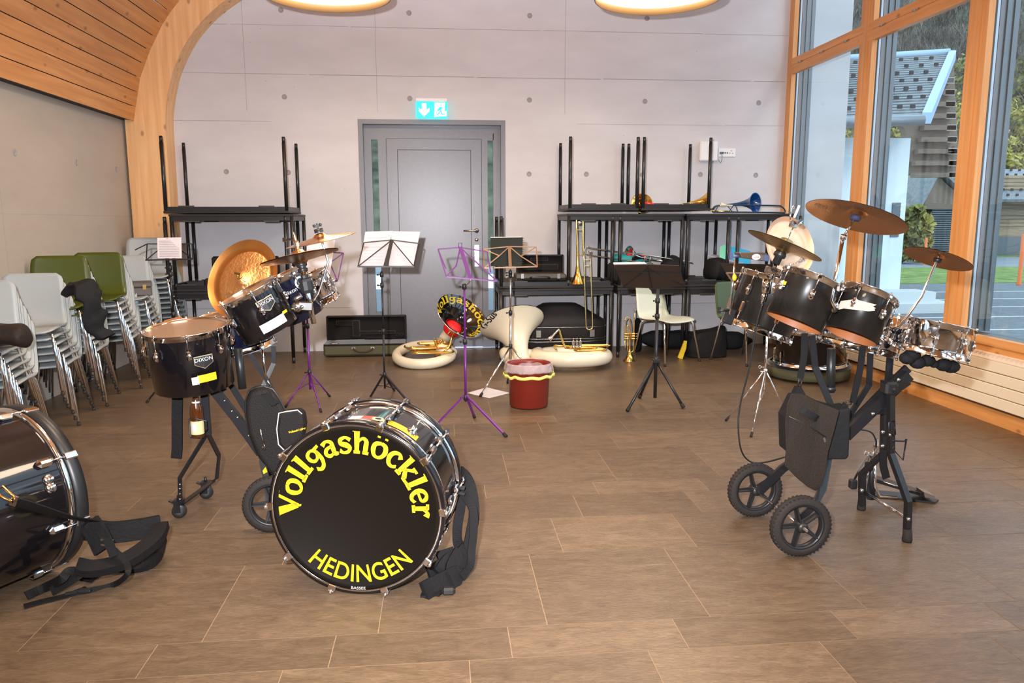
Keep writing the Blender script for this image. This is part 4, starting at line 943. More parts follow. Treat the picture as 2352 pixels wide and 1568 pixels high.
b = MB(); b.bb((p0.x,8.47,p1.z-.004),(p1.x,8.58,p1.z+.028),.003); build('housing', b, 'white', t)
b = MB(); b.bb((p0.x,8.498,p0.z),(p1.x,8.506,p1.z)); pn = build('panel', b, mat('sign_green',(0,.62,.60),.4,emit=(0,.80,.78),emit_s=1.1), t)
M['sign_w'] = mat('sign_white',(1,1,1),.4,emit=(1,1,1),emit_s=1.6)
wS, hS = p1.x-p0.x, p1.z-p0.z
def sg(pts): return [(p0.x+u*wS, 8.4975, p0.z+v*hS) for u, v in pts]
b = MB(); b.slab(sg([(.25,.12),(.43,.42),(.43,.62),(.36,.52),(.33,.55),(.33,.88),(.19,.88),(.19,.55),(.14,.52),(.09,.62),(.09,.42)]),(0,-.0006,0)); build('arrow', b, 'sign_w', pn)
b = MB(); b.slab(sg([(.58,.10),(.60,.93),(.93,.93),(.91,.45),(.97,.45),(.97,.14),(.80,.14)]),(0,-.0004,0)); build('doorway_mark', b, 'sign_w', pn)
b = MB(); b.slab(sg([(.66,.20),(.78,.50),(.70,.42),(.67,.45),(.74,.66),(.82,.70),(.86,.60),(.80,.55),(.84,.30),(.93,.30),(.93,.24),(.80,.24),(.78,.40),(.70,.18)]),(0,-.0012,0)); b.slab(sg([(.78,.76),(.82,.76),(.82,.84),(.78,.84)]),(0,-.0012,0)); build('running_figure', b, mat('sign_green2',(0,.62,.60),.4,emit=(0,.80,.78),emit_s=1.1), pn)
# waste bin with liner
c0 = AZ(1217,926); c0 = Vector((.665,5.78,0)); t = thing('waste_bin', 'dark red plastic waste bin with clear liner and yellow drawstring', 'bin', c0); T = Matrix.Translation(c0)
zr = AY(1217,828,5.78).z-.015; ro, ri = .150, .176
b = MB(); b.lathe([(0,.004),(ro-.01,.004),(ro,.012),(ri-.012,zr-.03),(ri-.004,zr-.02),(ri-.004,zr),(ri-.014,zr),(ri-.016,zr-.03),(ro-.01,.02),(0,.02)], T, 48); build('bin_body', b, mat('dark_red_plastic',(.20,.018,.010),.38), t)
M['liner'] = mat('clear_liner',(.80,.68,.70),.22,trans=0.,bump=1.,bump_s=38); nt = M['liner'].node_tree; nt.nodes['Principled BSDF'].inputs['Alpha'].default_value = .30
b = MB()
def lin(u, v):
    a = 2*PI*u; k_ = noise.noise(Vector((math.cos(a)*3,math.sin(a)*3,v*2)))
    if v < .5: q = v/.5; r_ = ri+.006+.012*q*(1+.8*k_)+.004*math.sin(a*19+5*k_); z = zr+.006-.075*q+.014*k_*q
    else: q = (v-.5)/.5; r_ = ri-.006-.05*q+.02*k_*q; z = zr+.006-.20*q
    if v < .02 or .48 < v < .5: pass
    return c0+Vector((r_*math.cos(a), r_*math.sin(a), z))
def lin2(u, v): # outside skirt bottom -> rim -> inside
    return lin(u, .5-v) if v <= .5 else lin(u, v)
b.grid(lin2, 90, 16, True); build('liner', b, 'liner', t)
b = MB()
def dsx(u, v): a = 2*PI*u; k_ = noise.noise(Vector((math.cos(a)*3,math.sin(a)*3,0))); r_ = ri+.020+.009*k_+.004*math.sin(a*17); return c0+Vector((r_*math.cos(a), r_*math.sin(a), zr-.078-.024*v+.014*k_+.004*math.sin(a*11)))
b.grid(dsx, 90, 2, True); build('drawstring', b, mat('yellow_band',(.85,.78,.18),.5), t, solid=.003)
# sheet of paper on the floor
b = MB(); P4 = [AZ(*p) for p in ((1073,903),(1118,890),(1171,903),(1124,915))]; b.slab([(p.x,p.y,.002) for p in P4],(0,0,.0015)); o = tag(build('paper_sheet', b, 'paper', loc=P4[0]), 'white sheet of paper lying on the floor beside the waste bin', 'paper')
# ================================================================ DRUMS
M['lacq'] = mat('black_drum_lacquer', (.006,.005,.006), .2, 0, .15, coat=.8); M['lacq_b'] = mat('midnight_drum_lacquer', (.005,.006,.016), .2, 0, .15, coat=.8)
M['lacq_s'] = mat('scuffed_black_lacquer', (.009,.008,.007), .3, 0, .2, noise_s=6, noise_a=.6, coat=.6)
M['ply'] = mat('drum_ply_inside', (.35,.12,.04), .5, noise_s=8, noise_a=.15); M['head_k'] = mat('black_drum_head', (.007,.005,.0035), .55, 0, .08); M['head_c'] = mat('worn_clear_head', (.20,.13,.09), .3)
M['yellow'] = mat('yellow_vinyl', (.55,.40,.010), .4); M['sticker_w'] = mat('white_sticker', (.52,.51,.50), .5); M['bronze_c'] = None
def cymbal_mat(name, c1, c2, rough=.22):
    m = bpy.data.materials.new(name); m.use_nodes = True; nt = m.node_tree; N = nt.nodes.new; L = nt.links.new; b = nt.nodes['Principled BSDF']
    b.inputs['Metallic'].default_value = 1; b.inputs['Roughness'].default_value = rough
    a = N('ShaderNodeAttribute'); a.attribute_name = 'rad'; w_ = N('ShaderNodeTexWave'); mp = N('ShaderNodeMapping'); mp.inputs['Scale'].default_value = (60,0,0); L(a.outputs['Vector'], mp.inputs[0]); w_.inputs['Scale'].default_value = 1.2; L(mp.outputs[0], w_.inputs[0])
    r = N('ShaderNodeValToRGB'); r.color_ramp.elements[0].color = (*c1,1); r.color_ramp.elements[1].color = (*c2,1); L(w_.outputs['Fac'], r.inputs[0]); L(r.outputs[0], b.inputs['Base Color'])
    bp = N('ShaderNodeBump'); bp.inputs['Strength'].default_value = .15; bp.inputs['Distance'].default_value = .002; L(w_.outputs['Fac'], bp.inputs['Height']); L(bp.outputs[0], b.inputs['Normal'])
    return m
M['cym'] = cymbal_mat('bronze_cymbal', (.80,.44,.19), (.86,.52,.26)); M['cym_d'] = cymbal_mat('dark_bronze_cymbal', (.46,.24,.10), (.55,.30,.14), .25); M['cym_g'] = cymbal_mat('olive_bronze_cymbal', (.42,.30,.12), (.52,.38,.17), .28)
M['cym_h'] = mat('hammered_bronze', (.80,.43,.17), .46, 1, bump=.7, bump_s=70); M['cym_r'] = mat('bronze_rim', (.72,.33,.10), .34, 1, noise_s=9, noise_a=.12)
M['cym_p'] = mat('pale_bronze', (.88,.56,.36), .35, .85, noise_s=5, noise_a=.12)
def hoop(b, T, r, z0, z1, t=.004):
    b.lathe([(r,z0),(r+t,z0),(r+t,z1-.003),(r+t+.006,z1),(r+t+.004,z1+.002),(r,z1),(r,z0)], T, 56)
def drum(parent, name, ct, ax, r, d, m='lacq', top=True, bot=True, head='head_c', nl=6, lug='chrome', lug_len=.045, a0=0., badge=None, inside='ply', label=None, snare=False, tube_lug=False):
    """drum with its batter side centred at CT, AX pointing out of that side; shell, hoops, head, lugs"""
    T = frame_to(ct, ax, (1,0,0)) ; ax = Vector(ax).normalized(); b = MB()
    b.lathe([(r,-.006),(r,-d+.002),(r-.004,-d)], T, 64); b.mi = 1; b.lathe([(r-.004,-d),(r-.006,-.01),(r,-.006)], T, 64)
    sh = build(name, b, [m, inside], parent, label=label)
    b = MB(); hoop(b, T, r+.002, -.020, .006); build('hoop', b, 'chrome', sh)
    if top: b = MB(); b.lathe([(r+.001,-.006),(r,-.001),(r-.01,-.002),(0,-.002)], T, 56); build('drumhead', b, head, sh)
    if bot:
        Tb = T @ Matrix.Translation((0,0,-d)) @ Matrix.Rotation(PI,4,'X'); b = MB(); hoop(b, Tb, r+.002, -.020, .006); build('hoop', b, 'chrome', sh)
        b = MB(); b.lathe([(r+.001,-.006),(r,-.001),(0,-.002)], Tb, 56); build('drumhead', b, head, sh)
    for k in range(nl):
        a = a0+2*PI*k/nl; L_ = T @ Matrix.Rotation(a,4,'Z') @ Matrix.Translation((r+.002,0,0)); b = MB(); b.X = L_
        zc = -d*.5 if (bot and d < .2) else -min(.085, d*.42)
        b.box((.008,0,zc),(.018,.020,lug_len),None,.005); b.lathe([(.004,.0),(.010,.002),(.013,.010),(.009,.018),(0,.02)], Matrix.Translation((.004,0,zc)) @ Matrix.Rotation(PI/2,4,'Y'), 10)
        b.cyl((.010,0,zc+lug_len/2),(.010,0,.004),.0028,6); b.cyl((.010,0,.002),(.010,0,.014),.0055,6); b.box((.008,0,-.004),(.014,.014,.010))
        if bot:
            if d >= .2: build('lug', b, lug, sh); b = MB(); b.X = L_
            z2 = -d*.5 if d < .2 else -d+min(.085,d*.42)
            if z2 != zc: b.box((.008,0,z2),(.018,.020,lug_len),None,.005)
            b.cyl((.010,0,z2-lug_len/2),(.010,0,-d-.004),.0028,6); b.cyl((.010,0,-d-.002),(.010,0,-d-.014),.0055,6); b.box((.008,0,-d+.004),(.014,.014,.010))
        build('lug', b, lug, sh)
    return sh, T
def on_shell(T, r, ang, zc):
    """bend x (along the circumference) and y (up the shell) onto a shell of radius r at angle ANG, height zc"""
    def f(x, y, z): a = ang+x/r; return Vector(((r+.0012+z)*math.cos(a), (r+.0012+z)*math.sin(a), zc+y))
    return f
def patch(parent, name, T, r, ang, zc, w_, h_, m, pts=None, lift=0., n=10, label=None):
    """a flat sticker wrapped on a shell; optional outline in -.5...5 units gives its shape"""
    b = MB(); f = on_shell(T, r+lift, ang, zc)
    if pts is None:
        b.grid(lambda u, v: T @ f((u-.5)*w_, (v-.5)*h_, 0), n, 2)
    else:
        k = len(pts); vs = [b._v(T @ f(x*w_, y*h_, 0)) for x, y in pts]; c_ = b._v(T @ f(0,0,0))
        for i in range(k): b._f([c_, vs[i], vs[(i+1)%k]])
    return build(name, b, m, parent, label=label)
def face_ang(T, px, py=None):
    """angle on the shell that faces the camera"""
    v = T.inverted().to_3x3() @ (CAM - T.translation); return math.atan2(v.y, v.x)
def cymbal(parent, c, ax, r, m='cym', bell=.11, prof=None, m2=None, nm='cymbal', flip_=False, label=None):
    T = frame_to(c, ax, (1,0,0)); b = MB(); s = r/.2
    P = prof or [(0,.030*s),(.012,.030*s),(.028*s,.026*s),(.040*s,.014*s),(.046*s,.011*s),(.10*s,.006*s),(.16*s,-.002*s),(r,-.010*s)]
    k_ = len(P); b.lathe(P, T, 72); b.lathe([(max(q[0]-.0008,0), q[1]-.0016) for q in P][::-1], T, 72)
    me_o = build(nm, b, m, parent, label=label)
    me = me_o.data; at = me.attributes.new('rad','FLOAT_VECTOR','POINT'); Ti = T.inverted() @ W[me_o.name]
    for i, v in enumerate(me.vertices): q = Ti @ v.co; at.data[i].vector = (math.hypot(q.x,q.y),0,0)
    if m2: me.materials.append(M[m2] if isinstance(m2,str) else m2); 
    if m2:
        for p in me.polygons:
            q = Ti @ p.center
            if math.hypot(q.x,q.y) > r*.68: p.material_index = 1
    return me_o, T
def wheel(parent, c, ax, r, n=5):
    T = frame_to(c, ax, (0,0,1)); wd_ = .022
    b = MB(); b.lathe([(r*.74,-wd_),(r*.80,-wd_-.002),(r*.93,-wd_+.002),(r,-wd_*.45),(r,wd_*.45),(r*.93,wd_-.002),(r*.80,wd_+.002),(r*.74,wd_),(r*.74,-wd_)], T, 60)
    for k in range(44):
        for s in (-1,1):
            b.X = T @ Matrix.Rotation(2*PI*(k+(.5 if s > 0 else 0))/44,4,'Z') @ Matrix.Translation((r-.001,0,s*.011)) @ Matrix.Rotation(s*.6,4,'X'); b.box((-.0022,0,0),(.005,.008,.019))
    ty = build('wheel', b, 'rubber', parent, label='grey air-filled tyre on a black spoked rim')
    b = MB(); b.lathe([(r*.75,-.019),(r*.70,-.017),(r*.66,-.012),(r*.66,.012),(r*.70,.017),(r*.75,.019),(r*.75,-.019)], T, 48); b.lathe([(0,-.03),(.020,-.03),(.024,-.02),(.024,.02),(.020,.03),(0,.03)], T, 20); build('rim', b, 'plastic_k', ty)
    for k in range(n):
        b = MB(); b.X = T @ Matrix.Rotation(2*PI*k/n+.3,4,'Z'); b.slab([(.018,-.013,-.010),(r*.69,-.007,-.008),(r*.69,.007,-.008),(.018,.013,-.010)],(0,0,.004)); b.slab([(.018,-.004,-.018),(r*.67,-.003,-.012),(r*.67,.003,-.012),(.018,.004,-.018)],(0,0,.032)); build('spoke', b, 'plastic_k', ty)
    return ty
def flatbar(b, pts, w_=.03, t=.008, up_=(0,-1,0)): b.tube(pts, 1, flat=(w_,t), up=up_)
def wing(b, c, s=.012):
    c = Vector(c); b.ball(c, s*.5, 8); b.box(c+Vector((0,0,s)),(s*2.6,s*.35,s*.9),Euler((0,.2,0)))

# ---- hand-drawn display lettering: each glyph is a list of (points, widths) strokes in a 1 x 1 cell
def SS(*p): return list(p)
GL = {
 'V': (.98, [([(.0,1.0),(.42,1.02)],[.13,.13]), ([(.20,.99),(.52,.10)],[.32,.26]), ([(.46,-.02),(.56,.03)],[.10,.20]), ([(.52,.05),(.90,1.0)],[.16,.12]), ([(.72,1.04),(1.12,1.0)],[.14,.13])]),
 'o': (.80, [([(.40,.66),(.15,.55),(.10,.33),(.20,.10),(.42,.02),(.64,.12),(.72,.34),(.62,.58),(.40,.66)],[.13,.18,.22,.17,.11,.17,.22,.18,.13])]),
 'l': (.46, [([(.23,.95),(.21,.05)],[.22,.24]), ([(.02,.96),(.30,.93)],[.12,.14]), ([(-.02,.04),(.46,.05)],[.13,.12])]),
 'g': (.82, [([(.38,.66),(.16,.56),(.12,.36),(.24,.20),(.44,.20),(.60,.36),(.56,.56),(.38,.66)],[.11,.15,.18,.14,.11,.16,.14,.11]), ([(.56,.60),(.84,.68)],[.14,.11]), ([(.62,.50),(.68,.12),(.56,-.16),(.28,-.24),(.06,-.12)],[.15,.20,.18,.15,.18])]),
 'a': (.80, [([(.12,.56),(.36,.67),(.58,.56),(.58,.30),(.60,.08),(.80,.05)],[.19,.11,.16,.22,.20,.11]), ([(.56,.42),(.24,.34),(.12,.17),(.26,.03),(.48,.08),(.58,.2)],[.10,.15,.19,.15,.11,.09])]),
 's': (.68, [([(.62,.54),(.40,.66),(.16,.58),(.16,.42),(.40,.33),(.58,.20),(.46,.04),(.20,.02),(.02,.14)],[.16,.11,.16,.19,.22,.18,.14,.11,.18])]),
 'h': (.84, [([(.18,.98),(.18,.04)],[.21,.22]), ([(.0,.98),(.24,.95)],[.12,.13]), ([(.0,.03),(.36,.03)],[.12,.12]), ([(.22,.44),(.44,.64),(.62,.54),(.64,.30),(.64,.04)],[.08,.12,.18,.22,.22]), ([(.50,.03),(.84,.04)],[.12,.12])]),
 'c': (.70, [([(.62,.50),(.46,.66),(.22,.58),(.11,.34),(.22,.09),(.46,.02),(.68,.14)],[.20,.12,.17,.22,.18,.13,.15])]),
 'k': (.84, [([(.18,.98),(.18,.04)],[.21,.22]), ([(.0,.98),(.24,.95)],[.12,.13]), ([(.0,.03),(.36,.03)],[.12,.12]), ([(.26,.30),(.64,.62)],[.10,.14]), ([(.34,.36),(.66,.06)],[.17,.22]), ([(.50,.66),(.80,.66)],[.11,.11]), ([(.56,.03),(.88,.03)],[.12,.12])]),
 'e': (.72, [([(.16,.34),(.60,.40),(.58,.58),(.38,.67),(.17,.56),(.10,.33),(.22,.08),(.46,.01),(.66,.12)],[.10,.11,.17,.12,.17,.22,.18,.13,.14])]),
 'r': (.70, [([(.20,.64),(.20,.04)],[.20,.22]), ([(.0,.64),(.26,.62)],[.12,.12]), ([(.0,.03),(.44,.03)],[.13,.12]), ([(.24,.42),(.42,.62),(.60,.56)],[.09,.14,.24])]),
}
GL['ö'] = (GL['o'][0], GL['o'][1]+[([(.14,.93),(.27,.93)],[.14,.14]),([(.47,.93),(.60,.93)],[.14,.14])])
def lettering(name, word, T, R, a_mid, a_span, size, m, parent, inward=False, conv=None, lift=.0008, label=None, each=False):
    """glyph strokes set around a circle of radius R in the local xy plane of T; tops point outwards"""
    wds = [GL[c][0] for c in word]; gap = .08; tot = sum(wds)+gap*(len(word)-1); a = a_mid+a_span/2; ks = a_span/tot; b = MB(); outs_ = []
    for c, wd_ in zip(word, wds):
        for pts, ww in GL[c][1]:
            ww = [q*1.12 for q in ww]
            n_ = 3 if len(pts) > 2 else 1
            P = [(p.x,p.y) for p in smooth_path([(x,y,0) for x,y in pts], n_*2)] if len(pts) > 2 else pts
            Wd = [ww[min(i//(n_*2),len(ww)-1)]*(1-(i%(n_*2))/(n_*2))+ww[min(i//(n_*2)+1,len(ww)-1)]*((i%(n_*2))/(n_*2)) for i in range(len(P))] if len(pts) > 2 else ww
            Lf, Rt = [], []
            for i, (x, y) in enumerate(P):
                x0, y0 = P[max(i-1,0)]; x1, y1 = P[min(i+1,len(P)-1)]; dx, dy = x1-x0, y1-y0; l_ = math.hypot(dx,dy) or 1; nx, ny = -dy/l_*Wd[i]/2, dx/l_*Wd[i]/2
                for lst, sx in ((Lf,1),(Rt,-1)):
                    X, Y = x+nx*sx, y+ny*sx; ang = a-ks*X; rad = R+(Y-.33)*size
                    q = Vector((rad*math.cos(ang), rad*math.sin(ang), lift)); lst.append(b._v(T @ (conv(q) if conv else q)))
            for i in range(len(P)-1): b._f([Lf[i],Lf[i+1],Rt[i+1],Rt[i]])
        a -= ks*(wd_+gap)
    return build(name, b, m, parent, label=label)
def text_arc(name, s, size, T, R, a_mid, m, parent, up_in=True, stretch=1., off=.0, label=None):
    """built-in sans letters on an arc, tops towards the centre"""
    def bend(x, y, z): ang = a_mid + x*stretch/R; rad = R-y; return Vector((rad*math.cos(ang), rad*math.sin(ang), z+.0010))
    return text(name, s, size, T, m, parent, depth=.0002, bend=bend, offset=off, label=label)

# ================================================================ CENTRE BASS DRUM
hc = AY(816,1168,2.78); RD = .338; hc.z = RD+.008; axc = Vector((-.20,-1,.0)).normalized()
t = thing('bass_drum', 'black bass drum with yellow lettering on its black head, in the middle foreground', 'bass drum', (hc.x,hc.y,0))
DD = .40; T = frame_to(hc, axc, (1,0,0)); Rs = RD-.012
# local frame: z out of the head to the camera, x to the right as seen by the drum
b = MB(); b.lathe([(Rs,-.02),(Rs,-DD+.02)], T, 96); b.mi = 1; b.lathe([(Rs-.006,-DD+.02),(Rs-.006,-.02)], T, 64); sh = build('shell', b, ['lacq','lacq'], t)
for s, z0, z1 in ((0,.0,-.042),(1,-DD,-DD+.042)):
    b = MB(); zo, zi = (z0, z1); b.lathe([(RD-.006,zo),(RD+.004,zo),(RD+.006,(zo+zi)/2),(RD+.004,zi),(RD-.006,zi),(RD-.006,zo)], T, 96); hp = build('hoop', b, 'lacq', t)
    b = MB(); ze = zi+(-.014 if s == 0 else .014); b.lathe([(RD-.010,ze-.007),(RD+.000,ze-.006),(RD+.002,ze),(RD+.000,ze+.006),(RD-.010,ze+.007)], T, 96); build('chrome_band', b, 'chrome', hp)
b = MB(); b.lathe([(RD-.006,-.010),(RD-.014,-.004),(RD-.030,-.006),(RD-.034,-.010),(0,-.010)], T, 96); hd = build('drumhead', b, 'head_k', t)
b = MB(); b.lathe([(RD-.004,-.001),(RD-.008,.002),(RD-.012,-.001)], T, 96); build('edge_ring', b, 'chrome', hd)
Th = T @ Matrix.Translation((0,0,-.0085))
lettering('lettering', 'Vollgashöckler', Th, RD*.745, PI/2+.01, math.radians(194), .090, 'yellow', hd, label='yellow curved word Vollgashöckler')
text_arc('lettering', 'HEDINGEN', .100, Th, RD*.875, -PI/2+.045, 'yellow', hd, stretch=.94, off=.0012, label='yellow curved word HEDINGEN')
text_arc('maker_name', 'BASSEE', .016, T @ Matrix.Translation((0,0,-.0035)), RD-.013, -PI/2, 'sticker_w', hd, stretch=1.2)
for k in range(10):
    a = PI/2+math.radians(18)+2*PI*k/10; Lx = T @ Matrix.Rotation(a,4,'Z') @ Matrix.Translation((RD,0,0)); b = MB(); b.X = Lx
    b.box((.012,0,-.012),(.012,.026,.046),None,.004); b.box((-.002,0,.004),(.026,.030,.008),None,.003); b.cyl((.016,0,.012),(.016,0,-.11),.0038,8); b.ball((.014,0,.011),.008,8)
    b.box((.004,0,-.135),(.020,.022,.06),None,.006); b.cyl((.012,0,-.165),(.012,0,-DD+.06),.0038,8)
    b.box((.004,0,-DD+.13),(.020,.022,.06),None,.006); b.box((.012,0,-DD+.012),(.012,.026,.046),None,.004); b.box((.018,0,-DD+.045),(.010,.008,.05),None,.003); b.cyl((.016,0,-DD-.012),(.016,0,-DD+.11),.0038,8)
    build('tension_rod', b, 'chrome', sh)
aT = PI/2
patch(sh, 'sticker', T, Rs, aT-.02, -.13, .12, .05, 'sticker_w', label='white and red sticker with a round emblem')
patch(sh, 'sticker_band', T, Rs, aT-.07, -.13, .05, .046, mat('red_print',(.62,.06,.04),.5), lift=.0006)
patch(sh, 'sticker_ring', T, Rs, aT-.19, -.13, .05, .05, mat('green_print',(.45,.55,.06),.5), [(.5*math.cos(i*PI/10),.5*math.sin(i*PI/10)) for i in range(20)], lift=.001)
patch(sh, 'sticker_ring', T, Rs, aT-.19, -.13, .040, .040, 'sticker_w', [(.5*math.cos(i*PI/10),.5*math.sin(i*PI/10)) for i in range(20)], lift=.0016)
patch(sh, 'sticker_ring', T, Rs, aT-.19, -.13, .026, .026, 'plastic_k', [(.5*math.cos(i*PI/10),.5*math.sin(i*PI/10)) for i in range(20)], lift=.0022)
patch(sh, 'sticker', T, Rs, aT-.52, -.13, .13, .055, 'yellow', label='yellow sticker'); patch(sh, 'sticker', T, Rs, aT+.66, -.17, .14, .05, 'yellow', label='yellow sticker')
b = MB(); b.X = T @ Matrix.Rotation(aT-.62,4,'Z') @ Matrix.Translation((Rs+.012,0,-.14)); b.lathe([(.022,-.01),(.022,0),(.012,.004),(.012,.02),(0,.02)], Matrix.Rotation(PI/2,4,'Y'), 14); b.tube(arc((.03,0,0),.02,0,2*PI,14,(1,0,0),(0,0,1))[:-1],.003,6,closed=True); b.cyl((.02,0,-.03),(.02,0,.05),.004,6); build('strap_hook', b, 'chrome', sh)
def band(name, pts, w_, t_, m, parent=None, up_=(0,-1,0), k=6, **kw):
    b = MB(); P = smooth_path(pts, k); b.tube(P, 1, flat=(w_,t_), up=up_); return build(name, b, m, parent, **kw)
M['webbing'] = mat('black_webbing', (.010,.0095,.010), .7, bump=.3, bump_s=300); M['pad'] = mat('black_padding', (.008,.0075,.008), .75, bump=.3, bump_s=80)
Yb = 3.16
SPX = [(1003,985,3.17),(1022,1010,3.18),(1040,1050,3.18),(1052,1078,3.18),(1064,1092,3.18)]
band('shoulder_strap', [AY(x,y,Y) for x,y,Y in SPX], .035, .005, 'webbing', t)
band('shoulder_strap', [AY(x,y,Y) for x,y,Y in [(1055,1080,3.16),(1072,1098,3.12),(1084,1130,3.08),(1089,1180,3.04),(1080,1235,3.0),(1075,1262,2.98)]], .045, .018, 'pad', t)
band('shoulder_strap', [AY(x,y,Y) for x,y,Y in [(1050,1100,3.12),(1060,1130,3.10),(1058,1165,3.08),(1052,1200,3.06),(1050,1235,3.02),(1056,1262,2.98)]], .04, .018, 'pad', t)
band('shoulder_strap', [AY(x,y,Y) for x,y,Y in [(1049,1118,3.10),(1066,1136,3.06),(1086,1170,3.0),(1088,1215,2.95),(1083,1262,2.9),(1080,1298,2.86),(1060,1325,2.82)]], .035, .006, 'webbing', t, up_=(.3,-1,0))
for x, y in ((1055,1118),(1073,1248),(1062,1262)):
    b = MB(); q = AY(x,y,3.02); b.box(q,(.045,.012,.014),Euler((0,.3,0))); b.box(q+Vector((0,0,-.025)),(.045,.012,.010),Euler((0,.3,0))); build('buckle', b, 'plastic_k', t)
pads = [[(1075,1262,2.95),(1060,1278,2.93),(1035,1290,2.90),(1020,1310,2.88),(1012,1335,2.86)],[(1062,1268,2.92),(1045,1300,2.88),(1042,1330,2.84),(1030,1352,2.80)],[(1020,1262,2.95),(1028,1290,2.92),(1010,1308,2.90),(985,1320,2.87)],[(1050,1320,2.84),(1020,1335,2.80),(990,1352,2.76),(974,1372,2.73)]]
for i, p in enumerate(pads):
    P = [AY(x,y,Y) for x,y,Y in p]
    for q in P: q.z = max(q.z,.025)
    band('strap_pad', P, .075, .020, 'pad', t, up_=(.3,-1,.5))
b = MB(); P = [AZ(*p_,.008) for p_ in ((974,1370),(985,1345),(1000,1330),(1012,1352),(1000,1366))]; b.tube(smooth_path(P,4),1,flat=(.03,.008),up=(0,0,1)); build('strap_tail', b, 'webbing', t)
b = MB(); q = AZ(1030,1356,.02); b.box(q,(.05,.03,.03),None,.008); build('buckle', b, 'plastic_k', t)

# ================================================================ LEFT-EDGE BASS DRUM AND ITS HARNESS
n3 = Vector((.50,.866,0)); c3 = AY(74,1140,3.16); R3 = .346; c3.z = R3+.004; DL = .52
t = thing('bass_drum', 'glossy black bass drum lying on its side at the left edge of the room', 'bass drum', (c3.x,c3.y,0)); T = frame_to(c3, n3, (0,0,1)); Rs = R3-.014
b = MB(); b.lathe([(Rs,-.02),(Rs,-DL+.02)], T, 96); b.mi = 1; b.lathe([(Rs-.006,-DL+.02),(Rs-.006,-.02)], T, 64); sh = build('shell', b, ['lacq','lacq'], t)
for z0, z1, ze in ((0,-.05,-.062),(-DL,-DL+.05,-DL+.062)):
    b = MB(); b.lathe([(R3-.008,z0),(R3+.002,z0),(R3+.004,(z0+z1)/2),(R3+.002,z1),(R3-.008,z1),(R3-.008,z0)], T, 96); hp = build('hoop', b, 'plastic_k', t)
    b = MB(); b.lathe([(R3-.014,ze-.012),(R3-.002,ze-.010),(R3,ze),(R3-.002,ze+.010),(R3-.014,ze+.012)], T, 96); build('chrome_band', b, 'chrome', hp)
    b = MB(); zz = z0*.985-.006 if z0 == 0 else z0+.008; b.lathe([(R3-.008,zz),(0,zz)], T, 80); build('drumhead', b, 'head_k', t)
for k in range(8):
    a = math.radians(14)+2*PI*k/8; b = MB(); b.X = T @ Matrix.Rotation(a,4,'Z') @ Matrix.Translation((R3-.006,0,0))
    b.box((.009,0,-.022),(.010,.030,.056),None,.004); b.box((.002,0,-.125),(.030,.034,.062),None,.012); b.cyl((.010,0,-.11),(.010,0,-.03),.0035,8); build('tension_rod', b, 'chrome', sh)
# eyelet plate and carabiner
q = AY(112,1110,2.98); v_ = T.inverted() @ AY(112,1110,2.95); an = math.atan2(v_.y, v_.x)
b = MB(); b.X = T @ Matrix.Rotation(an,4,'Z') @ Matrix.Translation((Rs+.002,0,-.13)) @ Matrix.Rotation(PI/2,4,'Y'); b.lathe([(.020,0),(.020,.005),(0,.006)],Matrix.Translation((0,-.016,0)),16); b.lathe([(.020,0),(.020,.005),(0,.006)],Matrix.Translation((0,.016,0)),16)
for s in (-.016,.016): b.lathe([(.008,0),(.008,.010),(0,.011)],Matrix.Translation((0,s,0)),10)
build('eyelet_plate', b, 'chrome', sh)
q0 = AY(-6,1140,2.48); b = MB(); b.tube([q0+Vector((.0,0,.02)),q0+Vector((.02,0,.035)),q0+Vector((.05,0,.0)),q0+Vector((.045,0,-.02)),q0+Vector((.01,0,.0))],.005,6,closed=True); build('carabiner', b, 'brass', t)
h_ = thing('drum_harness', 'black padded drum carrying harness on the floor beside the left bass drum', 'harness', AZ(280,1290))
band('webbing_strap', [AY(28,1152,2.50),AY(70,1162,2.56),AY(130,1180,2.68),AY(175,1190,2.82),AY(215,1197,2.95)], .055,.004,'webbing',h_,up_=(0,-1,-.3))
b = MB(); q = AY(32,1150,2.49); b.box(q,(.02,.006,.035),Euler((0,.4,0))); build('ring', b, 'steel', h_)
band('shoulder_pad', [AY(200,1215,3.06),AY(255,1222,3.10),AY(320,1215,3.14),AY(368,1206,3.18)], .085,.030,'pad',h_,up_=(0,-1,.1))
band('shoulder_pad', [AY(370,1206,3.17),AY(358,1235,3.08),AY(322,1266,3.0),AY(275,1292,2.93),AY(215,1305,2.88),AY(175,1300,2.86)], .062,.034,'pad',h_,up_=(0,-.4,1))
band('shoulder_pad', [AZ(368,1240,.03),AZ(350,1285,.03),AZ(310,1300,.025),AZ(240,1298,.03),AZ(195,1330,.02)], .055,.022,'pad',h_,up_=(0,-.4,1))
band('chest_plate', [AY(205,1200,2.98),AY(222,1225,2.96),AY(240,1262,2.93)], .085,.018,'pad',h_,up_=(0,-1,0))
b = MB(); q = AY(246,1240,2.92); b.box(q,(.045,.010,.008),Euler((0,.2,0))); b.box(q+Vector((0,0,-.02)),(.045,.010,.008),Euler((0,.2,0))); build('buckle', b, 'steel', h_)
band('webbing_strap', [AY(245,1236,2.915),AY(255,1258,2.91),AY(262,1278,2.90)], .035,.004,'webbing',h_)
band('webbing_strap', [AY(262,1262,2.93),AY(290,1290,2.88),AY(292,1318,2.82),AZ(262,1342,.01),AZ(205,1356,.008),AZ(150,1366,.008)], .022,.004,'webbing',h_,up_=(.2,-1,.6))
band('webbing_strap', [AZ(200,1350,.006),AZ(150,1368,.006),AZ(100,1380,.006),AZ(55,1392,.006)], .038,.004,'webbing',h_,up_=(0,0,1))
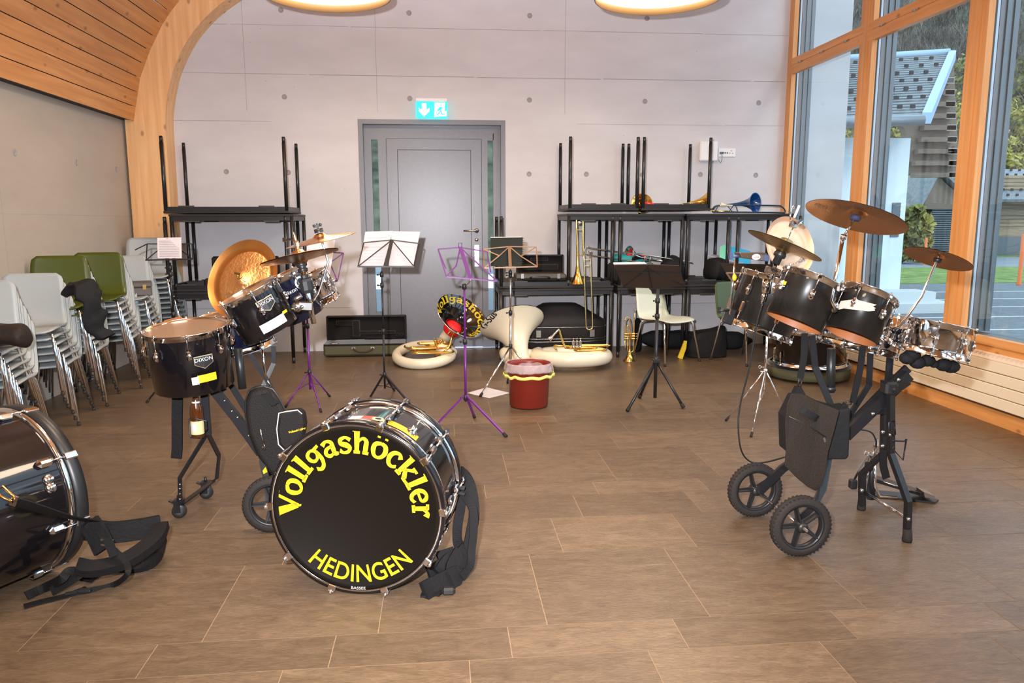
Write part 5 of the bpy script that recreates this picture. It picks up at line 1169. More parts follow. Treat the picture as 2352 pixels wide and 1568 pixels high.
band('webbing_strap', [AZ(60,1368,.02),AZ(100,1350,.02),AY(140,1330,2.83),AY(158,1312,2.86),AY(180,1320,2.85),AZ(118,1358,.03)], .035,.004,'webbing',h_,up_=(.2,-1,.5))
b = MB(); q = AZ(195,1356,.012); b.box(q,(.05,.028,.014),None,.005); build('buckle', b, 'plastic_k', h_)
# ================================================================ LEFT DRUM CART
cl = thing('drum_cart', 'wheeled black drum cart with four dark toms and orange cymbals on the left', 'drum cart', (-1.1,3.75,0))
def tomPX(parent, tl, tr, bl, Y, tilt, nm='tom_drum', **k):
    """tom from pixel rim ends and one bottom corner at depth Y; tilt leans the axis to (-) or from (+) the camera"""
    A0, B0 = AY(*tl,Y), AY(*tr,Y); c = (A0+B0)/2; v = (c-CAM).normalized()
    on = lambda p: CAM + _ray(*p)*((c-CAM).dot(v)/_ray(*p).dot(v))
    A, B_, D_ = on(tl), on(tr), on(bl); r = (B_-A).length/2; ax = (A-D_); dpt = ax.length; ux = (B_-A).normalized(); ax = (ax-ux*ax.dot(ux)).normalized(); ax = (ax+v*tilt).normalized()
    k.setdefault('d', dpt); d_ = k.pop('d'); return drum(parent, nm, c, ax, r*k.pop('rs',1.), d_, **k)
def badge(sh, T, r, ang, z, word='DIXON', s=1.):
    out = [(-.5,.5),(.5,.5),(.5,-.12),(0,-.5),(-.5,-.12)]
    patch(sh, 'badge', T, r, ang, z, .085*s, .062*s, mat('badge_gold',(.55,.45,.30),.3,.8), out)
    patch(sh, 'badge_field', T, r, ang, z, .078*s, .054*s, 'plastic_k', out, lift=.0008)
    f = on_shell(T, r+.0012, ang, z+.006*s); text('badge_lettering', word, .024*s, T, 'sticker_w', sh, depth=.0001, bend=f, scale_x=1.05)
# floor tom
sh, T = tomPX(cl, (331,766), (523,741), (357,905), 3.62, -.23, m='lacq', head='head_c', bot=False, nl=8, a0=.3, rs=.985, label='black floor tom with chrome hoop and yellow sticker')
rr = (AY(331,766,3.62)-AY(523,741,3.62)).length/2*.985; fa = face_ang(T,0)
badge(sh, T, rr, fa+.28, -.125)
patch(sh, 'sticker', T, rr, fa+.30, -.20, .085, .036, 'yellow', label='yellow sticker'); patch(sh, 'sticker', T, rr, fa+.02, -.205, .03, .036, 'sticker_w')
# middle tom
sh, T = tomPX(cl, (507,703), (633,637), (563,793), 3.60, -.10, m='lacq', bot=False, nl=6, a0=.9)
rr = (AY(507,703,3.6)-AY(633,637,3.6)).length/2; fa = face_ang(T,0)
badge(sh, T, rr, fa+.30, -.075); patch(sh, 'sticker', T, rr, fa+.18, -.165, .125, .042, 'sticker_w', label='white sticker with black lettering')
text('sticker_lettering', 'schlosshüüsler', .0165, T, 'ink', sh, depth=.0001, bend=on_shell(T, rr+.001, fa+.24, -.165)); text('sticker_lettering', 'hünglen', .012, T, 'ink', sh, depth=.0001, bend=on_shell(T, rr+.001, fa+.42, -.180))
patch(sh, 'sticker', T, rr, fa+.72, -.145, .030, .013, 'yellow')
# rear tom
sh, T = tomPX(cl, (604,655), (693,612), (651,754), 3.84, -.08, m='lacq_b', bot=False, nl=6, a0=.2, rs=1.0)
rr = (AY(604,655,3.84)-AY(693,612,3.84)).length/2; fa = face_ang(T,0); f = on_shell(T, rr+.001, fa-.02, -.085); text('badge_lettering', 'Dixon', .028, T, 'sticker_w', sh, depth=.0001, bend=f)
patch(sh, 'emblem', T, rr, fa+.62, -.060, .065, .065, 'sticker_w', [(.5*math.cos(i*PI/10),.5*math.sin(i*PI/10)) for i in range(20)]); patch(sh, 'emblem_field', T, rr, fa+.62, -.060, .046, .046, 'lacq_b', [(.5*math.cos(i*PI/10),.5*math.sin(i*PI/10)) for i in range(20)], lift=.0008)
# chrome small drum far side
sh, T = tomPX(cl, (692,642), (742,620), (722,702), 3.92, -.15, nm='timbale', m='chrome', bot=True, nl=6, a0=.4, rs=1.12, label='small chrome drum at the far side')
# snare underneath
sh, T = tomPX(cl, (446,738), (610,700), (475,815), 3.98, -.12, nm='snare_drum', m='lacq_b', bot=True, nl=8, a0=.1, d=.19, rs=.98)
# cymbals
chp = [(0,.034),(.012,.034),(.030,.028),(.036,.012),(.045,.006),(.10,.0),(.143,-.006),(.150,-.010),(.176,.001),(.198,.014)]
c = AY(560,641,4.02); s_ = .213/.198; axch = Vector((-.42,-.88,.42))
cy, T = cymbal(cl, c, axch, .213, 'cym_h', prof=[(a*s_,z*s_) for a,z in chp], m2='cym_r', nm='china_cymbal', label='large hammered china cymbal with upturned rim')
def flatconv(q): return Vector((q.x,q.y,.002))
text('cymbal_lettering', 'SABIAN', .042, T @ Matrix.Rotation(-.35,4,'Z') @ Matrix.Translation((-.0,-.115,.004)), mat('cymbal_ink',(.10,.06,.04),.6), cy, depth=.0001)
b = MB(); wing(b, c+axch.normalized()*.05, .012); b.cyl(c, c+axch.normalized()*.055,.004,8); b.lathe([(.016,.034),(.014,.042),(0,.044)],T,14); build('wing_nut', b, 'brass', cy)
b = MB(); e = AY(640,742,3.92); b.tube([c-axch.normalized()*.005, c-axch.normalized()*.10, AY(600,740,4.0), e], .009, 8); build('cymbal_arm', b, 'chrome', cl)
def axis2(l, r_, Y, tilt): 
    A0, B0 = AY(*l,Y), AY(*r_,Y); c = (A0+B0)/2; v = (c-CAM).normalized()
    on = lambda p: CAM + _ray(*p)*((c-CAM).dot(v)/_ray(*p).dot(v))
    A, B_ = on(l), on(r_); u = (B_-A).normalized(); n_ = u.cross(v); n_ = n_ if n_.z > 0 else -n_; return c, (n_+v*tilt).normalized(), (B_-A).length/2
c, ax, r_ = axis2((597,607),(778,570),3.62,.09)
cyH, T = cymbal(cl, c+ax*.004, ax, r_, 'cym', nm='hihat_cymbal', label='top hi-hat cymbal'); cyL, T2 = cymbal(cl, c-ax*.012, -ax, r_, 'cym_d', nm='hihat_cymbal')
b = MB(); b.cyl(c-ax*.03, c+ax*.115,.0035,8); b.X = frame_to(c+ax*.05, ax, (1,0,0)); b.lathe([(.006,-.02),(.012,-.018),(.012,.02),(.008,.024),(.008,.05),(0,.05)],Matrix(),12); b.box((-.03,0,.035),(.055,.008,.010)); b.box((-.05,0,.04),(.012,.004,.018)); build('hihat_clutch', b, 'chrome', cl)
b = MB(); b.X = frame_to(c-ax*.045, ax, (1,0,0)); b.lathe([(.012,-.03),(.022,-.03),(.024,-.015),(.016,-.01),(.026,.0),(.026,.012),(0,.014)],Matrix(),18); build('seat_cup', b, 'plastic_k', cl)
b = MB(); A, B_ = AY(696,622,3.60), AY(721,743,3.60); b.cyl(A, B_, .0125, 16); ht = build('hihat_tube', b, 'chrome', cl)
b = MB(); b.X = frame_to(AY(704,656,3.60), A-B_, (1,0,0))
b.lathe([(.014,-.035),(.026,-.032),(.030,-.02),(.030,.02),(.026,.032),(.018,.036),(.018,.05),(.013,.052)],Matrix(),10,smooth=False); build('clamp_collar', b, 'plastic_k', ht)
b = MB(); q = AY(700,703,3.56); b.box(q,(.075,.012,.042),Euler((0,.06,0)),.005); b.lathe([(.024,0),(.024,.012),(0,.014)],frame_to(q+Vector((-.035,-.004,-.003)),(0,-1,0)),18); b.lathe([(.008,0),(.008,.020),(0,.022)],frame_to(q+Vector((-.035,-.004,-.003)),(0,-1,0)),8); b.lathe([(.008,0),(.008,.020),(0,.022)],frame_to(q+Vector((-.010,-.004,-.001)),(0,-1,0)),8); b.cyl(AY(672,692,3.6),AY(692,678,3.6),.012,10); build('grey_clamp', b, 'steel', ht)
c, ax, r_ = axis2((656,566),(817,529),3.80,-.05)
cy, T = cymbal(cl, c, ax, r_, 'cym', nm='crash_cymbal', label='crash cymbal seen edge-on'); b = MB(); b.X = T; b.lathe([(.022,.030),(.022,.048),(0,.05)],Matrix(),14); b.cyl((0,0,.03),(0,0,.075),.004,6); b.box((0,0,.062),(.040,.008,.014)); b.ball((-.015,0,.066),.008,8); b.ball((.015,0,.066),.008,8); build('felt_and_nut', b, 'plastic_k', cy)
b = MB(); b.tube([c, AY(739,552,3.80), AY(754,602,3.79), AY(731,672,3.78), AY(720,690,3.70)], .006, 8); build('cymbal_arm', b, 'chrome', cl)
# frame
F = MB()
def fb_(pts, w_=.030, t=.010, up_=(0,-1,0)): F.tube([AY(x,y,Y) for x,y,Y in pts],1,flat=(w_,t),up=up_)
F.tube([AY(490,893,3.70),AY(545,962,3.70),AY(600,1040,3.70)],1,flat=(.044,.030),up=(0,-1,0))
fb_([(526,876,3.86),(562,935,3.86),(590,990,3.84)]); fb_([(596,1025,3.56),(611,1095,3.50),(618,1150,3.46)]); fb_([(600,1030,3.80),(640,1100,3.92),(655,1125,3.98)])
fb_([(470,890,3.72),(472,940,3.72),(477,998,3.72)],.036,.022)
fb_([(575,812,3.80),(590,838,3.80),(612,870,3.80),(640,925,3.78)],.022); fb_([(628,795,3.82),(629,834,3.82),(606,884,3.80),(580,950,3.76)],.022); fb_([(526,770,3.85),(522,850,3.85),(530,886,3.85)],.028); fb_([(440,905,3.72),(520,893,3.74)],.02)
cf = build('cart_frame', F, 'black_metal', cl)
b = MB(); b.tube([AY(476,994,3.72),AY(413,1097,3.64),AY(414,1158,3.64)],1,flat=(.026,.008),up=(1,-.3,0)); build('leg', b, 'black_metal', cl)
b = MB(); b.tube([AY(477,994,3.74),AY(503,1046,3.88),AY(498,1098,3.90),AY(478,1112,3.90)],1,flat=(.026,.008),up=(1,-.3,0)); build('leg', b, 'black_metal', cl)
b = MB(); b.tube([AY(420,1155,3.65),AY(490,1104,3.90)],1,flat=(.024,.008),up=(0,0,1)); build('cross_bar', b, 'black_metal', cl)
b = MB(); 
for y in (1112,1122,1134,1146): b.lathe([(.005,0),(.004,.003),(0,.004)],frame_to(AY(413,y,3.625),(0,-1,.1)),8)
for x,y in ((515,920),(532,944),(545,958),(571,1000)): b.lathe([(.006,0),(.005,.004),(0,.005)],frame_to(AY(x,y,3.675),(0,-1,.1)),8)
build('bolt', b, 'steel', cf)['kind'] = 'stuff'
for (x, y), (lx, ly), Y in (((412,1175),(414,1156),3.66),((474,1133),(483,1112),3.92)):
    q = AY(x,y,Y); rc = q.z = max(q.z,.034); b = MB(); b.lathe([(0,-.012),(.010,-.014),(.028,-.012),(.034,-.008),(.034,.008),(.028,.012),(.010,.014),(0,.012)],frame_to(Vector((q.x,q.y,.0345)),(0.35,-1,0)),28); w_ = build('caster', b, 'plastic_k', cl)
    b = MB(); 
    for s in (-1,1): b.box((q.x+s*.004,q.y+s*.019,.058),(.030,.003,.055))
    b.box((q.x,q.y,.088),(.045,.045,.008)); b.box((q.x-.025,q.y-.01,.085),(.035,.022,.006),Euler((0,.4,0))); b.cyl((q.x,q.y,.088),(q.x,q.y,.115),.008,8); build('caster_fork', b, 'black_metal', w_)
WR = .134
wheel(cl, (-.800,3.44,WR), (.06,-1,0), WR); wheel(cl, (-.800,3.96,WR), (.06,-1,0), WR)
b = MB(); b.cyl((-.8,3.42,WR),(-.8,3.98,WR),.007,8); build('axle', b, 'chrome', cl)
b = MB(); b.tube([AY(598,1052,3.545),AY(610,1086,3.50)],1,flat=(.020,.003),up=(0,-1,0)); build('sticker', b, 'yellow', cf)
band('belt', [AY(408,900,3.66),AY(407,960,3.66),AY(407,1025,3.66),AY(405,1052,3.66)], .048,.014,'pad',cl); 
b = MB(); b.cyl(AY(547,800,3.78),AY(557,892,3.78),.020,14); build('mounting_tube', b, 'plastic_k', cl)
b = MB(); b.cyl(AY(602,803,3.77),AY(610,868,3.77),.006,8); b.tube([AY(610,868,3.77),AY(618,880,3.77),AY(621,888,3.77)],.003,6); build('snap_hook', b, 'chrome', cl)
b = MB(); P = [(441,1003),(436,1002),(434,962),(446,960),(473,966),(475,985),(470,990)]; b.tube([AY(x,y,3.60) for x,y in P],.0032,6); P = [(446,960),(444,1004)]; b.tube([AY(446,959,3.60),AY(470,963,3.66)],.0032,6); b.tube([AY(438,1005,3.60),AY(460,1006,3.66)],.0032,6); build('bottle_cage', b, 'black_metal', cl)
b = MB(); b.slab([AY(372,745,3.95),AY(420,742,3.95),AY(424,735,4.0),AY(415,726,4.1),AY(378,735,4.1)],(0,0,-.02)); build('leather_pouch', b, 'ply', cl)
q0, q1 = AY(455,1004,3.64), AY(452,895,3.64); hB = q1.z-q0.z; T = Matrix.Translation(q0)
b = MB(); b.lathe([(0,.002),(.026,.002),(.030,.006),(.030,.125),(.027,.150),(.016,.180),(.013,.20),(.0125,.255),(.014,.256),(.014,.27),(0,.27)],T,28)
bt = tag(build('beer_bottle', b, mat('brown_glass',(.065,.018,.004),.08,coat=.5), loc=q0), 'brown glass beer bottle held in the wire cage of the left drum cart', 'bottle')
b = MB(); b.lathe([(.0306,.02),(.0306,.085)],T,28); build('bottle_label', b, mat('label_cream',(.60,.50,.24),.6), bt); b = MB(); b.grid(lambda u,v: T@Vector((.0312*math.cos(-2.3+u*.9),.0312*math.sin(-2.3+u*.9),.035+v*.042)),8,2); build('label_print', b, 'sticker_w', bt); b = MB(); b.lathe([(.0235,.155),(.0175,.178)],T,24); build('neck_label', b, 'sticker_w', bt)
# gig bag hanging on the cart
gb = thing('gig_bag', 'black backpack-style gig bag with white-piped pocket hanging on the left drum cart', 'bag', AZ(620,1130))
GBP = [(588,884),(572,890),(563,915),(563,945),(570,985),(588,1030),(612,1065),(635,1092),(655,1075),(668,1040),(672,990),(660,950),(640,910),(625,888),(605,881)]
M['nylon'] = mat('black_ballistic_nylon', (.013,.011,.010), .6, bump=.35, bump_s=220)
b = MB(); P0 = [AY(x,y,3.62) for x,y in GBP]; b.slab(P0,(.03,-.11,0)); bo = build('bag_body', b, 'nylon', gb); md = bo.modifiers.new('b','BEVEL'); md.width = .03; md.segments = 4
b = MB(); cx_ = sum((p for p in P0),Vector())/len(P0); b.tube([cx_.lerp(p,1.0)+Vector((.015,-.055,0)) for p in P0],.005,6,closed=True); build('zip', b, 'plastic_k', bo)
PK = [(641,948),(636,985),(640,1020),(656,1036),(676,1022),(694,1005),(698,975),(694,950),(684,941),(660,944)]
b = MB(); P1 = [AY(x,y,3.48) for x,y in PK]; b.slab(P1,(.01,.06,0)); pk = build('front_pocket', b, 'nylon', gb, bevel=.012)
b = MB(); b.tube([p+Vector((0,-.004,0)) for p in (P1[9],P1[8],P1[7])],.003,5); b.tube([p+Vector((0,-.004,0)) for p in (P1[8],P1[9],P1[0],P1[1],P1[2],P1[3])],.0032,5); build('white_piping', b, 'sticker_w', pk)
q = AY(683,990,3.476); text('lettering', 'Vollgashöckler', .0135, frame_to(q,(0,-1,0),(1,0,.25)), 'yellow', pk, depth=.0002, offset=.0006)
b = MB(); b.slab([AY(x,y,3.49) for x,y in ((612,900),(620,898),(634,930),(622,932))],(0,-.006,0)); b.slab([AY(x,y,3.48) for x,y in ((598,908),(612,905),(640,925),(626,932),(614,925))],(0,.02,0)); build('strap_tab', b, 'webbing', gb)
b = MB(); b.tube([AY(598,985,3.5),AY(601,1000,3.5),AY(606,1018,3.5)],.004,6); b.tube([AY(605,1018,3.5),AY(609,1026,3.5),AY(608,1034,3.5),AY(604,1034,3.5),AY(604,1024,3.5)],.002,5); build('zip_pull', b, 'steel', gb)

# ================================================================ RIGHT DRUM CART
cr = thing('drum_cart', 'wheeled drum cart with scuffed toms, chrome snares and brown cymbals on the right', 'drum cart', (1.8,3.2,0))
wheel(cr, (1.516,2.955,WR), (.04,-1,0), WR); wheel(cr, (1.502,3.405,WR), (.04,-1,0), WR)
b = MB(); b.cyl((1.518,2.90,WR),(1.501,3.45,WR),.006,8); build('axle', b, 'chrome', cr)
b = MB(); b.tube([Vector((1.502,3.365,WR)),AY(1797,1076,3.34),AY(1850,1040,3.28),AY(1954,975,3.22),AY(2040,888,3.22),AY(2085,845,3.22)],1,flat=(.040,.016),up=(0,-1,0)); b.tube([AY(1940,1000,3.20),AY(2085,860,3.20)],1,flat=(.05,.04),up=(0,-1,0))
b.tube([Vector((1.516,3.0,WR)),AY(1870,1160,3.05),AY(1890,1120,3.10),AY(1901,1056,3.16),AY(1905,990,3.2)],1,flat=(.034,.012),up=(0,-1,0))
b.tube([AY(1865,770,3.25),AY(1872,842,3.25),AY(1907,927,3.22),AY(1925,980,3.21)],1,flat=(.028,.010),up=(0,-1,0)); b.tube([AY(2000,795,3.28),AY(1996,884,3.28),AY(1960,940,3.25),AY(1930,985,3.22)],1,flat=(.026,.010),up=(0,-1,0))
b.tube([AY(2046,800,3.28),AY(2040,875,3.26)],1,flat=(.03,.012),up=(0,-1,0)); b.tube([AY(1995,948,3.2),AY(2055,941,3.2)],1,flat=(.024,.008),up=(0,-1,0))
cf = build('cart_frame', b, 'black_metal', cr)
b = MB(); b.tube([AY(2032,872,3.32),AY(2031,960,3.32),AY(2029,1040,3.32),AY(1980,1087,3.40),AY(1980,1160,3.42)],1,flat=(.030,.022),up=(.3,-1,0)); lg = build('leg', b, 'black_metal', cr)
b = MB(); q = AZ(1978,1170); b.lathe([(.0,0),(.020,0),(.022,.01),(.018,.05),(0,.052)],Matrix.Translation(q),16); build('rubber_foot', b, 'rubber', lg)
b = MB(); b.tube([AY(2046,876,3.16),AY(2046,960,3.16),AY(2046,1041,3.16),AY(2086,1152,3.07),AY(2083,1228,3.06)],1,flat=(.030,.022),up=(.3,-1,0)); lg = build('leg', b, 'black_metal', cr)
b = MB(); q = AZ(2083,1243); b.lathe([(.0,0),(.020,0),(.022,.01),(.018,.055),(0,.057)],Matrix.Translation(q),16); build('rubber_foot', b, 'rubber', lg)
b = MB(); b.cyl(AY(1980,1125,3.41),AY(2086,1193,3.06),.007,8); build('cross_rod', b, 'chrome', cr)
b = MB(); b.tube([AY(2028,1040,3.1),AY(2029,1070,3.1),AY(2036,1098,3.1)],1,flat=(.034,.006),up=(0,-1,0)); build('hanging_blade', b, 'pad', cr)
b = MB(); b.tube([AY(x,y,3.10) for x,y in ((2053,1024),(2050,1030),(2074,1056),(2082,1008),(2078,1013),(2050,1012),(2050,1010))],.004,6); b.tube([AY(x,y,3.10) for x,y in ((2052,1000),(2041,990),(2042,970),(2055,966),(2056,998))],.004,6); build('bottle_cage', b, 'black_metal', cr)
b = MB(); b.tube([AY(2047,896,3.12),AY(2060,897,3.1),AY(2072,888,3.08),AY(2088,877,3.06)],1,flat=(.020,.016),up=(0,-1,0)); b.box(AY(2042,890,3.14),(.06,.06,.06),None,.01); build('clamp_lever', b, 'plastic_k', cr)
b = MB()
for x, y in ((2063,872),(2004,950),(2027,992),(2026,1024),(2086,1192),(1979,1126),(2044,998)): b.lathe([(.009,0),(.008,.006),(0,.008)],frame_to(AY(x,y,3.05 if x > 2080 else 3.12),(0,-1,.1)),8)
build('bolt', b, 'steel', cf)['kind'] = 'stuff'
# toms: open-bottomed, leaning away
sh, T = tomPX(cr, (1715,622), (1850,668), (1674,738), 3.52, .05, m='lacq_s', bot=True, nl=6, a0=.5, rs=1.10, d=.255, lug_len=.05, label='scuffed floor tom leaning behind the other toms')
sh, T = tomPX(cr, (1801,618), (1932,668), (1762,708), 3.18, .20, m='lacq_s', top=True, bot=False, nl=6, a0=.25, rs=1.0, d=.205)
rr = (AY(1801,618,3.18)-AY(1932,668,3.18)).length/2; fa = face_ang(T,0); patch(sh, 'sticker', T, rr, fa-.85, -.075, .04, .016, 'yellow'); patch(sh, 'sticker', T, rr, fa-.85, -.090, .04, .004, 'sticker_w')
sh, T = tomPX(cr, (1936,656), (2056,697), (1906,756), 3.14, .26, m='lacq_s', top=True, bot=False, nl=6, a0=.75, rs=1.0, d=.20)
rr = (AY(1936,656,3.14)-AY(2056,697,3.14)).length/2; fa = face_ang(T,0); M['tape'] = mat('silver_tape',(.46,.38,.32),.5,bump=.4,bump_s=60)
patch(sh, 'tape_strip', T, rr, fa-.22, -.095, .150, .060, 'tape', [(-.5,-.62),(-.30,-.42),(.35,-.1),(.5,.12),(.46,.24),(.5,.3),(.40,.34),(.48,.55),(-.1,.42),(-.5,.1)], label='strip of silver tape'); 
sh, T = tomPX(cr, (2068,728), (2234,760), (2056,797), 3.22, .03, nm='snare_drum', m='chrome', top=True, bot=True, nl=8, a0=.25, rs=1.0, d=.135, lug_len=.05, label='chrome snare drum at the right end')
b = MB(); q = AY(2125,765,3.04); b.lathe([(.0,.012),(.02,.011),(.034,.006),(.038,0)],frame_to(q+Vector((0,.008,.01)),(0.1,-1,0)) @ Matrix.Diagonal((.7,1.25,1,1)),20); b.cyl(q+Vector((-.03,-.01,-.055)),q+Vector((.03,-.014,-.062)),.004,6); build('strainer', b, 'chrome', sh)
sh, T = tomPX(cr, (1885,722), (2068,760), (1880,784), 3.42, .03, nm='snare_drum', m='chrome', top=True, bot=True, nl=8, a0=.0, rs=1.02, d=.125, lug_len=.05, label='chrome snare drum under the toms')
b = MB(); b.box(AY(2040,783,3.30),(.07,.05,.07),None,.01); build('centre_bracket', b, 'plastic_k', cr)
b = MB(); b.cyl(AY(1910,800,3.26),AY(1907,900,3.26),.020,14); b.lathe([(.021,-.002),(.025,0),(.025,.016),(.021,.018)],frame_to(AY(1907,896,3.26),AY(1910,800,3.26)-AY(1907,900,3.26),(1,0,0)),14); build('mounting_tube', b, 'plastic_k', cr)
# cymbals seen from below
def cymB(l, r_, Y, tilt, m, nm, label):
    c, ax, rr = axis2(l, r_, Y, tilt); return (*cymbal(cr, c, ax, rr, m, nm=nm, label=label), c, ax, rr)
cy, T, c, ax, rr = cymB((1848,466),(2084,521),3.10,.29,'cym_d','ride_cymbal','large brown ride cymbal seen from below')
b = MB(); b.X = T; b.lathe([(.0,-.024),(.020,-.022),(.022,-.006),(0,-.004)],Matrix(),16); build('felt', b, mat('blue_felt',(.02,.025,.06),.8), cy)
text('cymbal_lettering', 'Sabian', .05, T @ Matrix.Rotation(PI,4,'X') @ Matrix.Rotation(PI-.5,4,'Z') @ Matrix.Translation((.10,.10,.006)), mat('cymbal_ink2',(.16,.09,.04),.6), cy, depth=.0001)
b = MB(); b.tube([c, AY(1936,546,3.08)],.0055,8); b.tube([AY(1936,545,3.08),AY(1909,690,3.06),AY(1920,716,3.06)],.0085,8); b.lathe([(.009,-.012),(.013,-.010),(.013,.010),(.006,.012)],frame_to(AY(1937,544,3.08),(.2,0,1)),12); build('cymbal_arm', b, 'chrome', cr)
cy, T, c, ax, rr = cymB((2075,570),(2235,612),3.14,.27,'cym_d','splash_cymbal','small brown cymbal seen from below at the right end')
b = MB(); b.X = T; b.lathe([(.0,-.024),(.014,-.022),(.018,-.006),(0,-.004)],Matrix(),16); build('felt', b, 'plastic_k', cy)
b = MB(); b.tube([c+Vector((0,-.0,.02)), c, AY(2116,682,3.12), AY(2068,748,3.14), AY(2035,760,3.18)],.0060,8); build('cymbal_arm', b, 'chrome', cr)
c, ax, rr = axis2((1717,528),(1886,597),3.36,.12)
cymbal(cr, c+ax*.006, ax, rr, 'cym_g', nm='hihat_cymbal', label='top hi-hat cymbal, greenish bronze'); cymbal(cr, c-ax*.012, -ax, rr, 'cym_g', nm='hihat_cymbal')
b = MB(); b.cyl(c-ax*.02, c+ax*.09,.0035,8); q = AY(1822,515,3.36); b.box(q,(.035,.02,.032),Euler((0,.2,0)),.004); b.tube([AY(1815,520,3.36),AY(1815,495,3.36),AY(1818,480,3.36),AY(1822,472,3.36),AY(1824,480,3.36)],.0035,6); b.box(AY(1836,509,3.34),(.03,.01,.012),Euler((0,-.5,0))); b.ball(AY(1838,514,3.34),.009,8); build('hihat_clutch', b, 'chrome', cr)
b = MB(); b.cyl(AY(1824,500,3.37),AY(1836,472,3.37),.006,8); build('drumstick', b, 'paper', cr)
b = MB(); b.X = frame_to(c-ax*.05, ax, (1,0,0)); b.lathe([(.010,-.045),(.018,-.045),(.018,-.012),(.027,-.008),(.029,.004),(.024,.016),(0,.018)],Matrix(),20); build('seat_cup', b, 'plastic_k', cr)
b = MB(); b.tube([c-ax*.09, AY(1776,628,3.36), AY(1765,650,3.36)],.009,10); b.box(AY(1775,622,3.34),(.07,.03,.03),Euler((0,.3,0)),.004); b.cyl(AY(1762,640,3.33),AY(1758,672,3.33),.020,14); b.cyl(AY(1757,672,3.33),AY(1752,690,3.33),.012,12); b.cyl(AY(1752,688,3.33),AY(1749,698,3.33),.005,8); build('remote_hihat_mount', b, 'chrome', cr)
c = AY(1812,566,3.62); s_ = .150/.198; axp = Vector((.10,-.86,-.50)) ; axp = Vector((.30,-.92,.28))
cy, T = cymbal(cr, c, axp, .150, 'cym_p', prof=[(a*s_,z*s_) for a,z in chp], m2='cym_p', nm='china_cymbal', label='pale pinkish china cymbal with black lettering')
text('cymbal_lettering', 'PAiSTe', .036, T @ Matrix.Rotation(.30,4,'Z') @ Matrix.Translation((.045,-.092,-.002)), 'ink', cy, depth=.0006, offset=.001)
b = MB(); b.tube([c+axp.normalized()*.02,c-axp.normalized()*.05,AY(1840,680,3.6)],.006,8); build('cymbal_arm', b, 'chrome', cr)
# cowbell on a rod
b = MB(); b.tube([AY(1690,592,3.34),AY(1682,660,3.34),AY(1677,708,3.34),AY(1676,722,3.34)],.006,8); rd = build('bell_rod', b, 'chrome', cr)
b = MB(); b.ball(AY(1687,637,3.33),.011,8,(1,.8,1.5)); build('yellow_tie', b, 'yellow', rd)
b = MB(); b.box(AY(1675,726,3.36),(.04,.04,.075),Euler((0,.3,0)),.006); b.cyl(AY(1650,712,3.34),AY(1675,712,3.34),.007,8); b.box(AY(1652,712,3.34),(.012,.012,.03)); build('rod_clamp', b, 'black_metal', cr)
A = [AY(x,y,3.30) for x,y in ((1699,580),(1762,581),(1765,601),(1704,592))]; b = MB(); b.slab(A,(0,.07,0)); cb = build('cowbell', b, mat('brown_cowbell',(.12,.075,.05),.35,.6), cr, bevel=.003, label='brown metal cowbell with a red and white oval mark')
b = MB(); q = AY(1737,590,3.298); b.lathe([(.0,.0012),(.018,.001),(.019,0)],frame_to(q,(0,-1,0),(1,0,0)) @ Matrix.Diagonal((1.05,.72,1,1)),24); ov = build('oval_mark', b, 'sticker_w', cb); text('mark_lettering', 'Salsa', .014, frame_to(AY(1737,592,3.295),(0,-1,0),(1,0,0)), mat('red_ink',(.6,.01,.02),.5), cb, depth=.0002)
b = MB(); b.box(AY(1757,592,3.29),(.022,.05,.030),Euler((0,.1,0)),.004); b.cyl(AY(1680,588,3.33),AY(1702,588,3.33),.006,8); b.box(AY(1678,588,3.33),(.012,.02,.03)); build('bell_bracket', b, mat('blue_grey_paint',(.05,.065,.13),.4), cb)
# remote cable, cloth bundle, straps
P = [AY(*p) for p in ((1752,695,3.33),(1738,745,3.35),(1722,840,3.38),(1700,930,3.42),(1696,985,3.42),(1703,1035,3.44),(1724,1060,3.5),(1758,1061,3.46),(1800,1050,3.36),(1860,1030,3.30),(1930,992,3.24),(1968,986,3.3),(2000,992,3.36),(2012,1012,3.4),(2012,1026,3.42))]
b = MB(); b.tube(smooth_path(P,6),.0042,8); build('remote_cable', b, 'plastic_k', cr)
b = MB()
for x, y, r0 in ((2085,822,.030),(2108,832,.030),(2130,828,.028),(2146,836,.018),(2168,838,.030),(2185,842,.030),(2095,815,.03)): b.ball(AY(x,y,3.2),r0,12,(1.3,1.1,1))
build('cloth_bundle', b, 'cloth_k', cr)
for p in ([(1848,765,3.15),(1846,820,3.15),(1838,868,3.15)],[(1982,795,3.16),(1975,850,3.16),(1958,925,3.16)]): band('strap', [AY(*q) for q in p], .030,.004,'webbing',cr)
b = MB(); b.tube([AY(1836,868,3.15),AY(1843,868,3.15),AY(1839,888,3.15),AY(1832,888,3.15)],.0035,6,closed=True); b.tube([AY(1944,922,3.15),AY(1956,920,3.15),AY(1955,928,3.15),AY(1943,930,3.15)],.0035,6,closed=True); build('buckle', b, 'plastic_k', cr)
